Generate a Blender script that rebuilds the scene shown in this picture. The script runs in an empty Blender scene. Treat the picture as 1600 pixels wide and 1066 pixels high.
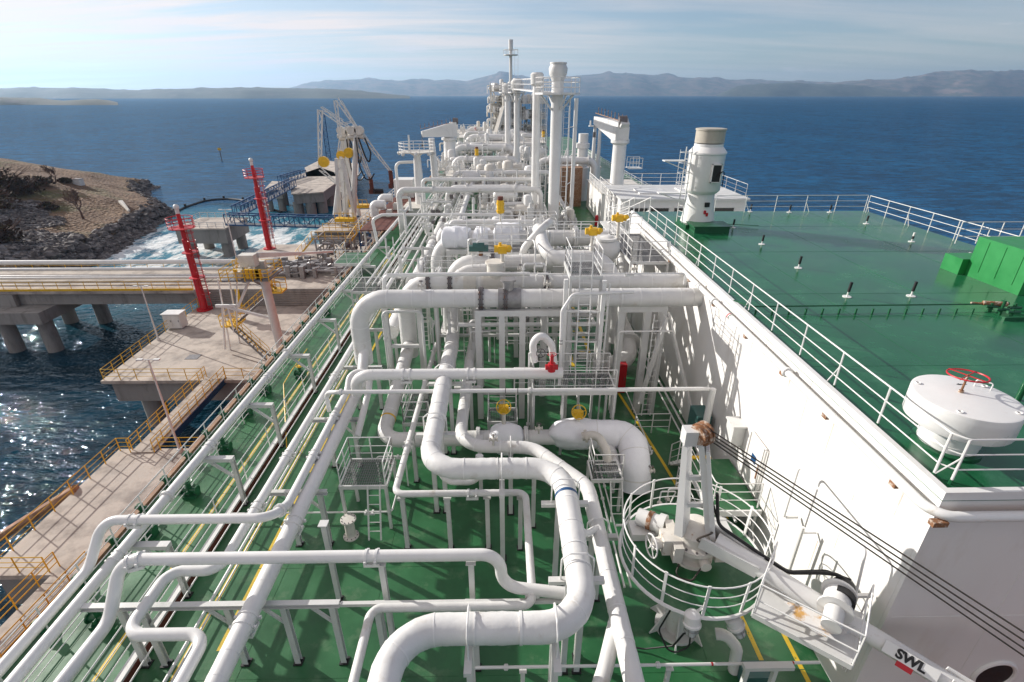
import bpy, math, random
import numpy as np
from mathutils import Vector, Matrix, noise
R_ = math.radians
scene = bpy.context.scene
col = scene.collection
# ---------------------------------------------------------------- camera
CAMZ = 14.2
cam_d = bpy.data.cameras.new('camera'); cam = bpy.data.objects.new('camera', cam_d); col.objects.link(cam)
cam_d.lens = 18.0; cam_d.sensor_width = 36.0; cam_d.clip_start = 0.1; cam_d.clip_end = 90000
cam.location = (0, 0, CAMZ); cam.rotation_euler = (R_(90-25.7), 0, R_(-0.97))
scene.camera = cam
# ---------------------------------------------------------------- sun + sky
SUN_EL = R_(21.5); SV = Vector((-0.87*math.cos(SUN_EL), 0.49*math.cos(SUN_EL), math.sin(SUN_EL))).normalized()
sd = bpy.data.lights.new('sun', 'SUN'); sun = bpy.data.objects.new('sun', sd); col.objects.link(sun)
sd.energy = 5.0; sd.angle = R_(0.55); sd.color = (1, .955, .89)
sun.rotation_euler = (-SV).to_track_quat('-Z', 'Y').to_euler()
world = bpy.data.worlds.new('World'); scene.world = world; world.use_nodes = True
wn = world.node_tree; wn.nodes.clear()
def N(t, ty, **k):
    n = t.nodes.new(ty)
    for a, b in k.items():
        if a == 'inp':
            for i, v in b.items(): n.inputs[i].default_value = v
        else: setattr(n, a, b)
    return n
def lk(t, a, b): t.links.new(a, b)
wo = N(wn, 'ShaderNodeOutputWorld'); wb = N(wn, 'ShaderNodeBackground', inp={'Strength': 0.088})
sky = N(wn, 'ShaderNodeTexSky', sky_type='NISHITA', sun_disc=False)
sky.sun_elevation = SUN_EL; sky.sun_rotation = math.atan2(SV.x, SV.y) % (2*math.pi)
sky.air_density = 1.0; sky.dust_density = 0.3; sky.ozone_density = 3.5; sky.altitude = 30
tc = N(wn, 'ShaderNodeTexCoord'); sp = N(wn, 'ShaderNodeSeparateXYZ'); lk(wn, tc.outputs['Generated'], sp.inputs[0])
zc = N(wn, 'ShaderNodeMath', operation='ADD', inp={1: 0.08}); lk(wn, sp.outputs[2], zc.inputs[0])
zm = N(wn, 'ShaderNodeMath', operation='MAXIMUM', inp={1: 0.04}); lk(wn, zc.outputs[0], zm.inputs[0])
dx = N(wn, 'ShaderNodeMath', operation='DIVIDE'); lk(wn, sp.outputs[0], dx.inputs[0]); lk(wn, zm.outputs[0], dx.inputs[1])
dy = N(wn, 'ShaderNodeMath', operation='DIVIDE'); lk(wn, sp.outputs[1], dy.inputs[0]); lk(wn, zm.outputs[0], dy.inputs[1])
cb = N(wn, 'ShaderNodeCombineXYZ'); lk(wn, dx.outputs[0], cb.inputs[0]); lk(wn, dy.outputs[0], cb.inputs[1])
mp = N(wn, 'ShaderNodeMapping'); mp.inputs['Scale'].default_value = (0.16, 0.75, 1); mp.inputs['Rotation'].default_value = (0, 0, R_(8)); lk(wn, cb.outputs[0], mp.inputs[0])
n1 = N(wn, 'ShaderNodeTexNoise', inp={'Scale': 2.1, 'Detail': 8, 'Roughness': .62, 'Distortion': .5}); lk(wn, mp.outputs[0], n1.inputs['Vector'])
cr = N(wn, 'ShaderNodeMapRange', inp={1: .40, 2: .64, 3: 0.26, 4: 1.0}); lk(wn, n1.outputs['Fac'], cr.inputs[0])
# veil thicker towards the west (left) and the horizon
wv = N(wn, 'ShaderNodeMapRange', inp={1: .30, 2: -.62, 3: .34, 4: 1.5}); lk(wn, sp.outputs[0], wv.inputs[0])
cm = N(wn, 'ShaderNodeMath', operation='MULTIPLY', use_clamp=True); lk(wn, cr.outputs[0], cm.inputs[0]); lk(wn, wv.outputs[0], cm.inputs[1])
mx = N(wn, 'ShaderNodeMixRGB', inp={2: (9.4, 8.0, 7.2, 1)}); lk(wn, cm.outputs[0], mx.inputs[0]); lk(wn, sky.outputs[0], mx.inputs[1])
# few small cumulus low over the hills
m2 = N(wn, 'ShaderNodeMapping'); m2.inputs['Scale'].default_value = (5.5, 5.5, 34); lk(wn, tc.outputs['Generated'], m2.inputs[0])
n2 = N(wn, 'ShaderNodeTexNoise', inp={'Scale': 1.0, 'Detail': 5, 'Roughness': .5}); lk(wn, m2.outputs[0], n2.inputs['Vector'])
c2 = N(wn, 'ShaderNodeMapRange', inp={1: .66, 2: .72, 3: 0, 4: .7}); lk(wn, n2.outputs['Fac'], c2.inputs[0])
mx2 = N(wn, 'ShaderNodeMixRGB', inp={2: (8.0, 7.6, 7.6, 1)}); lk(wn, c2.outputs[0], mx2.inputs[0]); lk(wn, mx.outputs[0], mx2.inputs[1])
lk(wn, mx2.outputs[0], wb.inputs[0]); lk(wn, wb.outputs[0], wo.inputs[0])
scene.view_settings.view_transform = 'Standard'; scene.view_settings.look = 'None'
scene.view_settings.exposure = 0.34; scene.view_settings.gamma = 1; scene.view_settings.use_curve_mapping = False
scene.cycles.use_denoising = True; scene.cycles.max_bounces = 6; scene.cycles.volume_bounces = 0
scene.cycles.diffuse_bounces = 2; scene.cycles.glossy_bounces = 3; scene.cycles.transparent_max_bounces = 8
scene.cycles.sample_clamp_indirect = 6; scene.cycles.caustics_reflective = False; scene.cycles.caustics_refractive = False

# ---------------------------------------------------------------- maths: where a line of sight meets a plane of the place
CM = cam.rotation_euler.to_matrix()
def ray(u, v): return CM @ Vector(((u-800)/800.0, (533-v)/800.0, -1))
def p(u, v, z):
    d = ray(u, v); t = (z-CAMZ)/d.z; return Vector((0, 0, CAMZ)) + d*t
def q(u, v, y):
    d = ray(u, v); t = y/d.y; return Vector((0, 0, CAMZ)) + d*t
def V(*a): return Vector(a)
def path(*pts, k=.2):
    o = []
    for a in pts:
        a = Vector(a) if isinstance(a, Vector) else p(*a)
        if o:
            d = a-o[-1]; m = max(abs(c) for c in d)
            for i in range(3):
                if abs(d[i]) < k*m: a[i] = o[-1][i]
        o.append(a)
    return o

# ---------------------------------------------------------------- materials
MAT = {}
def mat(name, c, rough=.5, metal=0, var=.12, vs=1.5, bump=.0, bs=20, c2=None, t=(.5, .62), ts=3, coat=0, stretch=(1, 1, 1), det=6):
    m = bpy.data.materials.new(name); m.use_nodes = True; T = m.node_tree; b = T.nodes['Principled BSDF']
    tcn = N(T, 'ShaderNodeNewGeometry'); mpn = N(T, 'ShaderNodeMapping'); mpn.inputs['Scale'].default_value = stretch
    lk(T, tcn.outputs['Position'], mpn.inputs[0]); vec = mpn.outputs[0]
    nz = N(T, 'ShaderNodeTexNoise', inp={'Scale': vs, 'Detail': det, 'Roughness': .6}); lk(T, vec, nz.inputs['Vector'])
    r = N(T, 'ShaderNodeMapRange', inp={1: .3, 2: .7, 3: 1-var, 4: 1+var*.6}); lk(T, nz.outputs['Fac'], r.inputs[0])
    mu = N(T, 'ShaderNodeMixRGB', blend_type='MULTIPLY', inp={0: 1, 1: (*c, 1)}); lk(T, r.outputs[0], mu.inputs[2]); out = mu.outputs[0]
    if c2:
        n3 = N(T, 'ShaderNodeTexNoise', inp={'Scale': ts, 'Detail': 8, 'Roughness': .68}); lk(T, vec, n3.inputs['Vector'])
        r3 = N(T, 'ShaderNodeMapRange', inp={1: t[0], 2: t[1], 3: 0, 4: 1}); lk(T, n3.outputs['Fac'], r3.inputs[0])
        mm = N(T, 'ShaderNodeMixRGB', inp={2: (*c2, 1)}); lk(T, r3.outputs[0], mm.inputs[0]); lk(T, out, mm.inputs[1]); out = mm.outputs[0]
    lk(T, out, b.inputs['Base Color']); b.inputs['Metallic'].default_value = metal
    rr = N(T, 'ShaderNodeMapRange', inp={1: .3, 2: .7, 3: max(rough-.08, .02), 4: min(rough+.12, 1)}); lk(T, nz.outputs['Fac'], rr.inputs[0]); lk(T, rr.outputs[0], b.inputs['Roughness'])
    if coat: b.inputs['Coat Weight'].default_value = coat; b.inputs['Coat Roughness'].default_value = .15
    if bump:
        nb = N(T, 'ShaderNodeTexNoise', inp={'Scale': bs, 'Detail': 5}); lk(T, vec, nb.inputs['Vector'])
        bp = N(T, 'ShaderNodeBump', inp={'Strength': bump, 'Distance': .02}); lk(T, nb.outputs['Fac'], bp.inputs['Height']); lk(T, bp.outputs[0], b.inputs['Normal'])
    MAT[name] = m; return m
mat('white', (.76, .755, .735), .34, var=.07, vs=.8, bump=.05, bs=6, c2=(.52, .45, .36), t=(.64, .80), ts=2.2)
mat('offwhite', (.67, .67, .65), .42, var=.10, vs=1.2, bump=.15, bs=9, c2=(.42, .36, .29), t=(.62, .8), ts=2.2)
mat('lag', (.70, .695, .675), .46, var=.08, vs=1.4, bump=.35, bs=7, c2=(.48, .43, .36), t=(.58, .80), ts=1.6)
mat('wall', (.80, .785, .76), .45, var=.05, vs=.5, bump=.08, bs=1.2, c2=(.66, .61, .55), t=(.55, .85), ts=.9, stretch=(1, 1, .35))
mat('aged', (.66, .63, .57), .55, var=.15, vs=1.4, bump=.3, bs=14, c2=(.33, .18, .09), t=(.62, .72), ts=3.0)
mat('cloth', (.86, .87, .90), .8, var=.05, vs=2, bump=1.0, bs=3.5)
mat('green', (.024, .130, .046), .36, var=.35, vs=.55, bump=.15, bs=5, c2=(.10, .19, .10), t=(.54, .74), ts=1.3)
mat('roof_green', (.014, .125, .050), .19, var=.30, vs=.45, bump=.14, bs=2.2, c2=(.045, .17, .085), t=(.52, .78), ts=.9)
mat('green_paint', (.012, .10, .040), .35, var=.2, vs=3)
mat('bright_green', (.018, .22, .055), .4, var=.15, vs=1.5)
mat('yellow', (.78, .47, .02), .42, var=.15, vs=3, c2=(.45, .28, .06), t=(.6, .75), ts=5)
mat('line_yellow', (.70, .48, .03), .5, var=.2, vs=4, c2=(.10, .17, .06), t=(.60, .66), ts=4)
ORD = ('nearest', 'second', 'third', 'fourth', 'fifth', 'sixth', 'seventh', 'eighth', 'ninth', 'tenth', 'eleventh', 'twelfth', 'thirteenth', 'fourteenth', 'fifteenth', 'sixteenth', 'seventeenth', 'eighteenth')
mat('red', (.50, .012, .022), .4, var=.2, vs=2)
mat('blue', (.012, .075, .20), .4, var=.2, vs=1)
mat('steel', (.34, .33, .33), .42, metal=.5, var=.25, vs=4, bump=.3, bs=20)
mat('dark_steel', (.16, .15, .155), .5, metal=.35, var=.3, vs=5, c2=(.20, .09, .05), t=(.55, .65), ts=6)
mat('grating', (.20, .20, .21), .5, metal=.4, var=.2, vs=5)
mat('black', (.012, .012, .013), .55, var=.3, vs=4)
mat('rope', (.045, .035, .028), .7, var=.3, vs=8)
mat('brown', (.30, .16, .09), .7, var=.25, vs=1.5, bump=.4, bs=8, c2=(.42, .29, .19), t=(.5, .65), ts=2)
mat('red_oxide', (.13, .035, .022), .65, var=.3, vs=1, bump=.3, bs=6)
mat('rust', (.26, .12, .055), .8, var=.35, vs=6, bump=.5, bs=20, c2=(.5, .42, .35), t=(.5, .6), ts=7)
mat('rust_stain', (.58, .33, .10), .7, var=.3, vs=4, c2=(.72, .70, .67), t=(.40, .50), ts=2.2)
mat('concrete', (.50, .44, .38), .85, var=.18, vs=.35, bump=.5, bs=5, c2=(.24, .205, .18), t=(.46, .66), ts=.45)
mat('concrete_side', (.30, .285, .265), .85, var=.2, vs=.6, bump=.4, bs=3, c2=(.16, .15, .14), t=(.52, .7), ts=.9, stretch=(1, 1, .25))
mat('rock', (.12, .105, .10), .9, var=.45, vs=.8, bump=.8, bs=3, c2=(.30, .27, .25), t=(.5, .62), ts=.9)
mat('bark', (.12, .07, .055), .9, var=.3, vs=4)
mat('bush', (.075, .040, .028), .9, var=.4, vs=1, c2=(.07, .06, .025), t=(.5, .6), ts=.6)
mat('hull', (.30, .07, .03), .6, var=.3, vs=.6)
mat('beige', (.46, .42, .35), .5, var=.15, vs=2)
mat('streak', (.60, .50, .40), .6, var=.2, vs=6, c2=(.74, .70, .66), t=(.45, .6), ts=5, stretch=(1, 1, .3))
mat('pane', (.01, .012, .014), .08, var=.1, vs=1)
mat('teal', (.04, .12, .11), .5, var=.2, vs=2)
mat('lamp_glass', (.55, .57, .58), .12, var=.1, vs=3)

# ---------------------------------------------------------------- mesh builder
class MB:
    def __init__(s): s.v = []; s.f = []
    def add(s, vs, fs):
        n = len(s.v); s.v += [tuple(x) for x in vs]; s.f += [tuple(i+n for i in f) for f in fs]; return s
    def box(s, a, b, rz=0, piv=None):
        x0, y0, z0 = a; x1, y1, z1 = b
        vs = [(x, y, z) for z in (z0, z1) for x, y in ((x0, y0), (x1, y0), (x1, y1), (x0, y1))]
        if rz:
            c = piv or ((x0+x1)/2, (y0+y1)/2); ca, sa = math.cos(rz), math.sin(rz)
            vs = [(c[0]+(x-c[0])*ca-(y-c[1])*sa, c[1]+(x-c[0])*sa+(y-c[1])*ca, z) for x, y, z in vs]
        return s.add(vs, [(3, 2, 1, 0), (4, 5, 6, 7), (0, 1, 5, 4), (1, 2, 6, 5), (2, 3, 7, 6), (3, 0, 4, 7)])
    def bar(s, a, b, w, h=None, w2=None):
        a = Vector(a); b = Vector(b); d = (b-a).normalized(); h = h or w
        sd_ = d.cross(Vector((0, 0, 1)));
        if sd_.length < .01: sd_ = Vector((1, 0, 0))
        sd_.normalize(); up = sd_.cross(d).normalized(); vs = []
        for c, k in ((a, 1), (b, (w2 or w)/w)):
            for i, j in ((-1, -1), (1, -1), (1, 1), (-1, 1)): vs.append(c+sd_*(w/2*i*k)+up*(h/2*j*k))
        return s.add(vs, [(3, 2, 1, 0), (4, 5, 6, 7), (0, 1, 5, 4), (1, 2, 6, 5), (2, 3, 7, 6), (3, 0, 4, 7)])
    def sweep(s, pts, r, n=12, cap=True):
        pts = [Vector(a) for a in pts]; L = len(pts)
        rs = r if isinstance(r, (list, tuple)) else [r]*L
        t0 = (pts[1]-pts[0]).normalized(); a = Vector((0, 0, 1)) if abs(t0.z) < .9 else Vector((1, 0, 0))
        nn = (a - t0*a.dot(t0)).normalized(); vs = []; fs = []
        for i in range(L):
            t = ((pts[min(i+1, L-1)]-pts[i]).normalized() + (pts[i]-pts[max(i-1, 0)]).normalized())
            t = t.normalized() if t.length > 1e-6 else t0
            nn = (nn - t*nn.dot(t)).normalized(); bn = t.cross(nn)
            for k in range(n):
                an = 2*math.pi*k/n; vs.append(pts[i]+(nn*math.cos(an)+bn*math.sin(an))*rs[i])
        for i in range(L-1):
            for k in range(n): fs.append((i*n+k, i*n+(k+1) % n, (i+1)*n+(k+1) % n, (i+1)*n+k))
        if cap: fs.append(tuple(range(n-1, -1, -1))); fs.append(tuple((L-1)*n+k for k in range(n)))
        return s.add(vs, fs)
    def cyl(s, a, b, r, n=12, r2=None): return s.sweep([a, b], [r, r if r2 is None else r2], n)
    def ring(s, c, R, r, n=24, m=6, ax=Vector((0, 0, 1)), a0=0, a1=360):
        ax = Vector(ax).normalized(); e = ax.orthogonal().normalized(); g = ax.cross(e); full = (a1-a0) >= 360
        ks = n if full else n+1
        pts = [Vector(c)+(e*math.cos(R_(a0+(a1-a0)*k/n))+g*math.sin(R_(a0+(a1-a0)*k/n)))*R for k in range(ks)]
        if full:
            vs = []; fs = []
            for k in range(n):
                rad = (pts[k]-Vector(c)).normalized()
                for j in range(m):
                    an = 2*math.pi*j/m; vs.append(pts[k]+rad*(r*math.cos(an))+ax*(r*math.sin(an)))
            for k in range(n):
                for j in range(m): fs.append((k*m+j, ((k+1) % n)*m+j, ((k+1) % n)*m+(j+1) % m, k*m+(j+1) % m))
            return s.add(vs, fs)
        return s.sweep(pts, r, m)
    def lathe(s, c, prof, n=24, ax=None):
        c = Vector(c); ax = Vector(ax).normalized() if ax is not None else Vector((0, 0, 1)); e = ax.orthogonal().normalized(); g = ax.cross(e)
        vs = []; fs = []
        for r, z in prof:
            for k in range(n):
                an = 2*math.pi*k/n; vs.append(c+ax*z+(e*math.cos(an)+g*math.sin(an))*r)
        for i in range(len(prof)-1):
            for k in range(n): fs.append((i*n+k, i*n+(k+1) % n, (i+1)*n+(k+1) % n, (i+1)*n+k))
        fs.append(tuple(range(n-1, -1, -1))); fs.append(tuple((len(prof)-1)*n+k for k in range(n)))
        return s.add(vs, fs)
    def blob(s, c, r, seed=0, amp=.12, n=16, m=9, fr=1.6):
        c = Vector(c); r = Vector(r) if not isinstance(r, (int, float)) else Vector((r, r, r)); vs = []; fs = []
        for i in range(m+1):
            th = math.pi*i/m
            for k in range(n):
                ph = 2*math.pi*k/n; d = Vector((math.sin(th)*math.cos(ph), math.sin(th)*math.sin(ph), math.cos(th)))
                f = 1+amp*noise.noise(d*fr+Vector((seed*7.3, seed*1.7, 0)))*1.6
                vs.append((c.x+d.x*r.x*f, c.y+d.y*r.y*f, c.z+d.z*r.z*f))
        for i in range(m):
            for k in range(n): fs.append((i*n+k, (i+1)*n+k, (i+1)*n+(k+1) % n, i*n+(k+1) % n))
        return s.add(vs, fs)
    def prism(s, poly, z0, z1):
        n = len(poly); ar = sum(poly[i][0]*poly[(i+1) % n][1]-poly[(i+1) % n][0]*poly[i][1] for i in range(n))
        if ar < 0: poly = poly[::-1]
        vs = [(x, y, z0) for x, y in poly]+[(x, y, z1) for x, y in poly]
        fs = [tuple(range(n-1, -1, -1)), tuple(range(n, 2*n))]+[(i, (i+1) % n, n+(i+1) % n, n+i) for i in range(n)]
        return s.add(vs, fs)
def curve(pts, R, step=None):
    """polyline with rounded corners"""
    pts = [Vector(a) for a in pts]; out = [pts[0]]
    for i in range(1, len(pts)-1):
        a, b, c = pts[i-1], pts[i], pts[i+1]; d1 = (a-b); d2 = (c-b); l1, l2 = d1.length, d2.length
        if l1 < 1e-4 or l2 < 1e-4: continue
        d1.normalize(); d2.normalize(); an = d1.angle(d2)
        if an > 3.1 or an < .05: out.append(b); continue
        t = R/math.tan(an/2); t = min(t, l1*.49 if i > 1 else l1*.95, l2*.49 if i < len(pts)-2 else l2*.95); RR = t*math.tan(an/2)
        cc = b+(d1+d2).normalized()*(RR/math.sin(an/2)); s0 = b+d1*t-cc; s1 = b+d2*t-cc; tot = s0.angle(s1, 0)
        if tot < 1e-3: out.append(b); continue
        nseg = max(3, int(tot/R_(9)))
        for k in range(nseg+1):
            f = k/nseg; out.append(cc+(s0*math.sin((1-f)*tot)+s1*math.sin(f*tot))/math.sin(tot))
    out.append(pts[-1])
    if step:
        o2 = [out[0]]
        for a in out[1:]:
            d = (a-o2[-1]).length
            if d > step*1.5:
                n = int(d/step); b = o2[-1].copy()
                for k in range(1, n+1): o2.append(b.lerp(a, k/n))
            else: o2.append(a)
        out = o2
    return out
WL = {}
def link(name, data, m, parent=None, org=(0, 0, 0)):
    o = bpy.data.objects.new(name, data); col.objects.link(o); org = Vector(org)
    if parent: o.parent = parent; o.location = org-WL[parent.name]
    else: o.location = org
    WL[o.name] = org
    if m is not None and data is not None and not data.materials: data.materials.append(MAT[m])
    return o
def obj(name, mb, m, parent=None, smooth=True, ang=38):
    a = np.array(mb.v); mn, mxx = a.min(0), a.max(0); org = Vector(((mn[0]+mxx[0])/2, (mn[1]+mxx[1])/2, mn[2]))
    a = a-np.array(org); me = bpy.data.meshes.new(name); me.from_pydata(a.tolist(), [], mb.f); me.update()
    if smooth:
        me.polygons.foreach_set('use_smooth', [True]*len(me.polygons)); me.set_sharp_from_angle(angle=R_(ang))
    return link(name, me, m, parent, org)
def dup(o, parent, at):
    return link(o.name.split('.')[0], o.data, None, parent, at)
def tag(o, label, cat, group=None, kind=None):
    if label: o['label'] = label
    if cat: o['category'] = cat
    if group: o['group'] = group
    if kind: o['kind'] = kind
    return o
def thing(name, label, cat, loc, group=None):
    return tag(link(name, None, None, None, loc), label, cat, group)
def struct(name, mb, m, parent=None, **k):
    o = obj(name, mb, m, parent, **k)
    if not parent: o['kind'] = 'structure'
    return o
random.seed(7)
# ================================================================ far setting: sea, hills, land
def sea():
    m = bpy.data.materials.new('sea_water'); m.use_nodes = True; T = m.node_tree; b = T.nodes['Principled BSDF']; MAT['sea'] = m
    g = N(T, 'ShaderNodeNewGeometry'); P = g.outputs['Position']
    def nz(sc, st, det=4, ro=.55, rot=0):
        mpn = N(T, 'ShaderNodeMapping'); mpn.inputs['Scale'].default_value = st; mpn.inputs['Rotation'].default_value = (0, 0, R_(rot)); lk(T, P, mpn.inputs[0])
        n = N(T, 'ShaderNodeTexNoise', inp={'Scale': sc, 'Detail': det, 'Roughness': ro}); lk(T, mpn.outputs[0], n.inputs['Vector']); return n.outputs['Fac']
    def mr(x, a, b_, c=0, d=1):
        n = N(T, 'ShaderNodeMapRange', inp={1: a, 2: b_, 3: c, 4: d}); lk(T, x, n.inputs[0]); return n.outputs[0]
    def ma(op, x, y):
        n = N(T, 'ShaderNodeMath', operation=op)
        for i, a in enumerate((x, y)):
            if isinstance(a, (int, float)): n.inputs[i].default_value = a
            else: lk(T, a, n.inputs[i])
        return n.outputs[0]
    def dist(c, s):
        mpn = N(T, 'ShaderNodeMapping', vector_type='POINT'); mpn.inputs['Location'].default_value = (-c[0]*s[0], -c[1]*s[1], 0); mpn.inputs['Scale'].default_value = (s[0], s[1], 0); lk(T, P, mpn.inputs[0])
        n = N(T, 'ShaderNodeVectorMath', operation='LENGTH'); lk(T, mpn.outputs[0], n.inputs[0]); return n.outputs['Value']
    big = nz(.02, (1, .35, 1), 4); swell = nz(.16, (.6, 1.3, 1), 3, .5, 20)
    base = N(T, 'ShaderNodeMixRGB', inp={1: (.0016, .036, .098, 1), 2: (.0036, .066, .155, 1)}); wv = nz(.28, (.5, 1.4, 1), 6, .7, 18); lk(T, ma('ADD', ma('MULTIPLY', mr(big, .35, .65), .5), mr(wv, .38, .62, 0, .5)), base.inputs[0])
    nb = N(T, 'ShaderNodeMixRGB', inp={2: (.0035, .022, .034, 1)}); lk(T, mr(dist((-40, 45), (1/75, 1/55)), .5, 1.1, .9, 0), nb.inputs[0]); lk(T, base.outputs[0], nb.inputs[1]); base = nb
    st = N(T, 'ShaderNodeMixRGB', blend_type='MULTIPLY', inp={0: 1}); lk(T, base.outputs[0], st.inputs[1]); lk(T, mr(ma('ADD', ma('MULTIPLY', wv, .6), ma('MULTIPLY', nz(.075, (.45, 1.5, 1), 6, .75, 14), .4)), .40, .60, .50, 1.55), st.inputs[2]); base = st  # light and dark of the wave slopes painted into the base colour as streaks
    # shallow, churned turquoise water between the point and the dolphins
    sh = mr(dist((-66, 112), (1/60, 1/48)), .5, 1.05, 1, 0); chop = nz(.10, (1, .5, 1), 5, .65)
    shf = ma('MULTIPLY', sh, mr(chop, .30, .62, .2, 1))
    b2 = N(T, 'ShaderNodeMixRGB', inp={2: (.055, .25, .32, 1)}); lk(T, shf, b2.inputs[0]); lk(T, base.outputs[0], b2.inputs[1])
    fo = nz(.20, (1, .4, 1), 8, .72, 35); near = mr(dist((-64, 108), (1/54, 1/44)), .3, 1.0, 1, 0)
    near2 = mr(dist((-80, 66), (1/26, 1/12)), .1, 1.0, .75, 0)
    nn = ma('MAXIMUM', near, near2)
    foam = ma('MULTIPLY', mr(ma('ADD', fo, ma('MULTIPLY', nn, .19)), .62, .72), nn)
    caps = mr(nz(.5, (.6, 1.3, 1), 6, .7), .79, .83, 0, .5)
    fa = ma('MAXIMUM', foam, caps)
    b3 = N(T, 'ShaderNodeMixRGB', inp={2: (.75, .78, .78, 1)}); lk(T, fa, b3.inputs[0]); lk(T, b2.outputs[0], b3.inputs[1])
    ro = ma('ADD', ma('MULTIPLY', fa, .5), .035); 
    h1 = ma('MULTIPLY', swell, .75); h2 = ma('MULTIPLY', nz(.75, (.7, 1.3, 1), 2.2, .5, 25), .58); h3 = ma('MULTIPLY', nz(2.6, (.8, 1.2, 1), 1.5, .5, 15), .18)
    hs = ma('ADD', ma('ADD', h1, h2), h3)
    bp = N(T, 'ShaderNodeBump', inp={'Strength': .85, 'Distance': 1.0}); lk(T, hs, bp.inputs['Height']); 
    out = [n for n in T.nodes if n.type == 'OUTPUT_MATERIAL'][0]; T.nodes.remove(b)
    df = N(T, 'ShaderNodeBsdfDiffuse'); lk(T, b3.outputs[0], df.inputs[0]); lk(T, bp.outputs[0], df.inputs['Normal'])
    gl = N(T, 'ShaderNodeBsdfGlossy', inp={0: (.74, .90, 1, 1)}); lk(T, ro, gl.inputs['Roughness']); lk(T, bp.outputs[0], gl.inputs['Normal'])
    fr = N(T, 'ShaderNodeFresnel', inp={0: 1.33}); pass
    # wave faces hide the flattest grazing reflections: the mean reflectance of a rough sea levels off
    fl = ma('MINIMUM', fr.outputs[0], .185); fl2 = ma('MULTIPLY', fl, ma('SUBTRACT', 1, fa))
    ms = N(T, 'ShaderNodeMixShader'); lk(T, fl2, ms.inputs[0]); lk(T, df.outputs[0], ms.inputs[1]); lk(T, gl.outputs[0], ms.inputs[2]); lk(T, ms.outputs[0], out.inputs[0])
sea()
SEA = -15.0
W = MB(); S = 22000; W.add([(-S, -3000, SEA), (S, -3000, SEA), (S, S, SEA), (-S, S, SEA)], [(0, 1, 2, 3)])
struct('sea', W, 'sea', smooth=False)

mat('hill_scrub', (.050, .058, .042), .95, var=.5, vs=.004, c2=(.10, .088, .085), t=(.54, .66), ts=.008, stretch=(1, 1, 3))
mat('hill_rock', (.17, .12, .10), .95, var=.5, vs=.003, c2=(.055, .058, .045), t=(.47, .56), ts=.004, stretch=(1, 1, 3))
def hill(name, prof, dist, depth, m, seed, rough=.17, base=None):
    """prof: (u, v of ridge); a ridge line with slopes before and behind it, standing at its real distance"""
    us = np.arange(prof[0][0], prof[-1][0]+.1, 5 if dist > 3000 else 4); hv = np.interp(us, [a for a, b in prof], [b for a, b in prof])
    rows = 15; mb = MB(); vs = []; fs = []
    for i, u in enumerate(us):
        d = ray(u, 148); d.z = 0; d.normalize(); r = ray(u, hv[i]); el = r.z/math.hypot(r.x, r.y); c = d.dot(V(0, 1, 0))
        D = dist/max(c, .55)*(1+.05*noise.noise(V(u*.012, seed, 0)))
        H = max(CAMZ+el*(D+depth*.5)-SEA, 0)
        for j in range(rows):
            f = j/(rows-1); pr = math.sin(min(f*2, 1)*math.pi/2)**.8 if f < .5 else math.cos((f-.5)*math.pi)
            nz_ = noise.fractal(V(u*.035, f*3.2, seed*3.1), .9, 2.1, 5)
            z = SEA-1+(H+1)*pr*(1+rough*nz_*(1-abs(2*f-1)*.3) if f != .5 else 1)
            w = d*(D+depth*f*(1+.15*noise.noise(V(u*.02, f, seed))))
            vs.append((w.x, w.y, z if 0 < j < rows-1 else SEA-1))
    for i in range(len(us)-1):
        for j in range(rows-1): fs.append((i*rows+j, (i+1)*rows+j, (i+1)*rows+j+1, i*rows+j+1))
    mb.add(vs, fs); o = struct(name, mb, m, ang=80); return o
hill('far_hills', [(330, 150), (400, 146), (450, 139), (480, 131), (510, 126.5), (580, 123.5), (620, 126), (680, 126), (700, 124), (730, 127), (760, 119), (782, 113), (810, 119), (850, 124), (900, 118), (950, 113.5), (1000, 116), (1040, 119), (1070, 122), (1100, 123), (1200, 126.5), (1260, 127), (1330, 131), (1400, 139), (1450, 147), (1500, 151)], 12500, 4200, 'hill_rock', 1)
hill('right_mountains', [(1180, 150), (1280, 131), (1340, 126), (1390, 124), (1430, 118), (1490, 111), (1530, 112.5), (1565, 111.5), (1600, 115), (1700, 108), (1850, 100), (2000, 104), (2300, 90)], 10500, 4500, 'hill_rock', 2)
hill('mid_headland', [(1120, 149), (1150, 135), (1230, 129), (1280, 132), (1330, 133), (1360, 136), (1400, 141), (1420, 147), (1440, 150)], 9500, 1500, 'hill_scrub', 3, .2)
hill('left_hills', [(-1200, 125), (-600, 133), (-200, 136), (0, 138), (60, 137), (120, 138), (180, 140), (220, 141), (300, 138.5), (380, 137), (440, 137.5), (520, 139), (570, 143), (610, 147.5), (640, 150)], 4800, 1500, 'hill_scrub', 4)
hill('left_headland', [(-900, 140), (-300, 150), (0, 152), (60, 153.5), (95, 157.5), (125, 156), (150, 155), (168, 157), (182, 160.5)], 1750, 260, 'hill_scrub', 5, .15)

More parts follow.
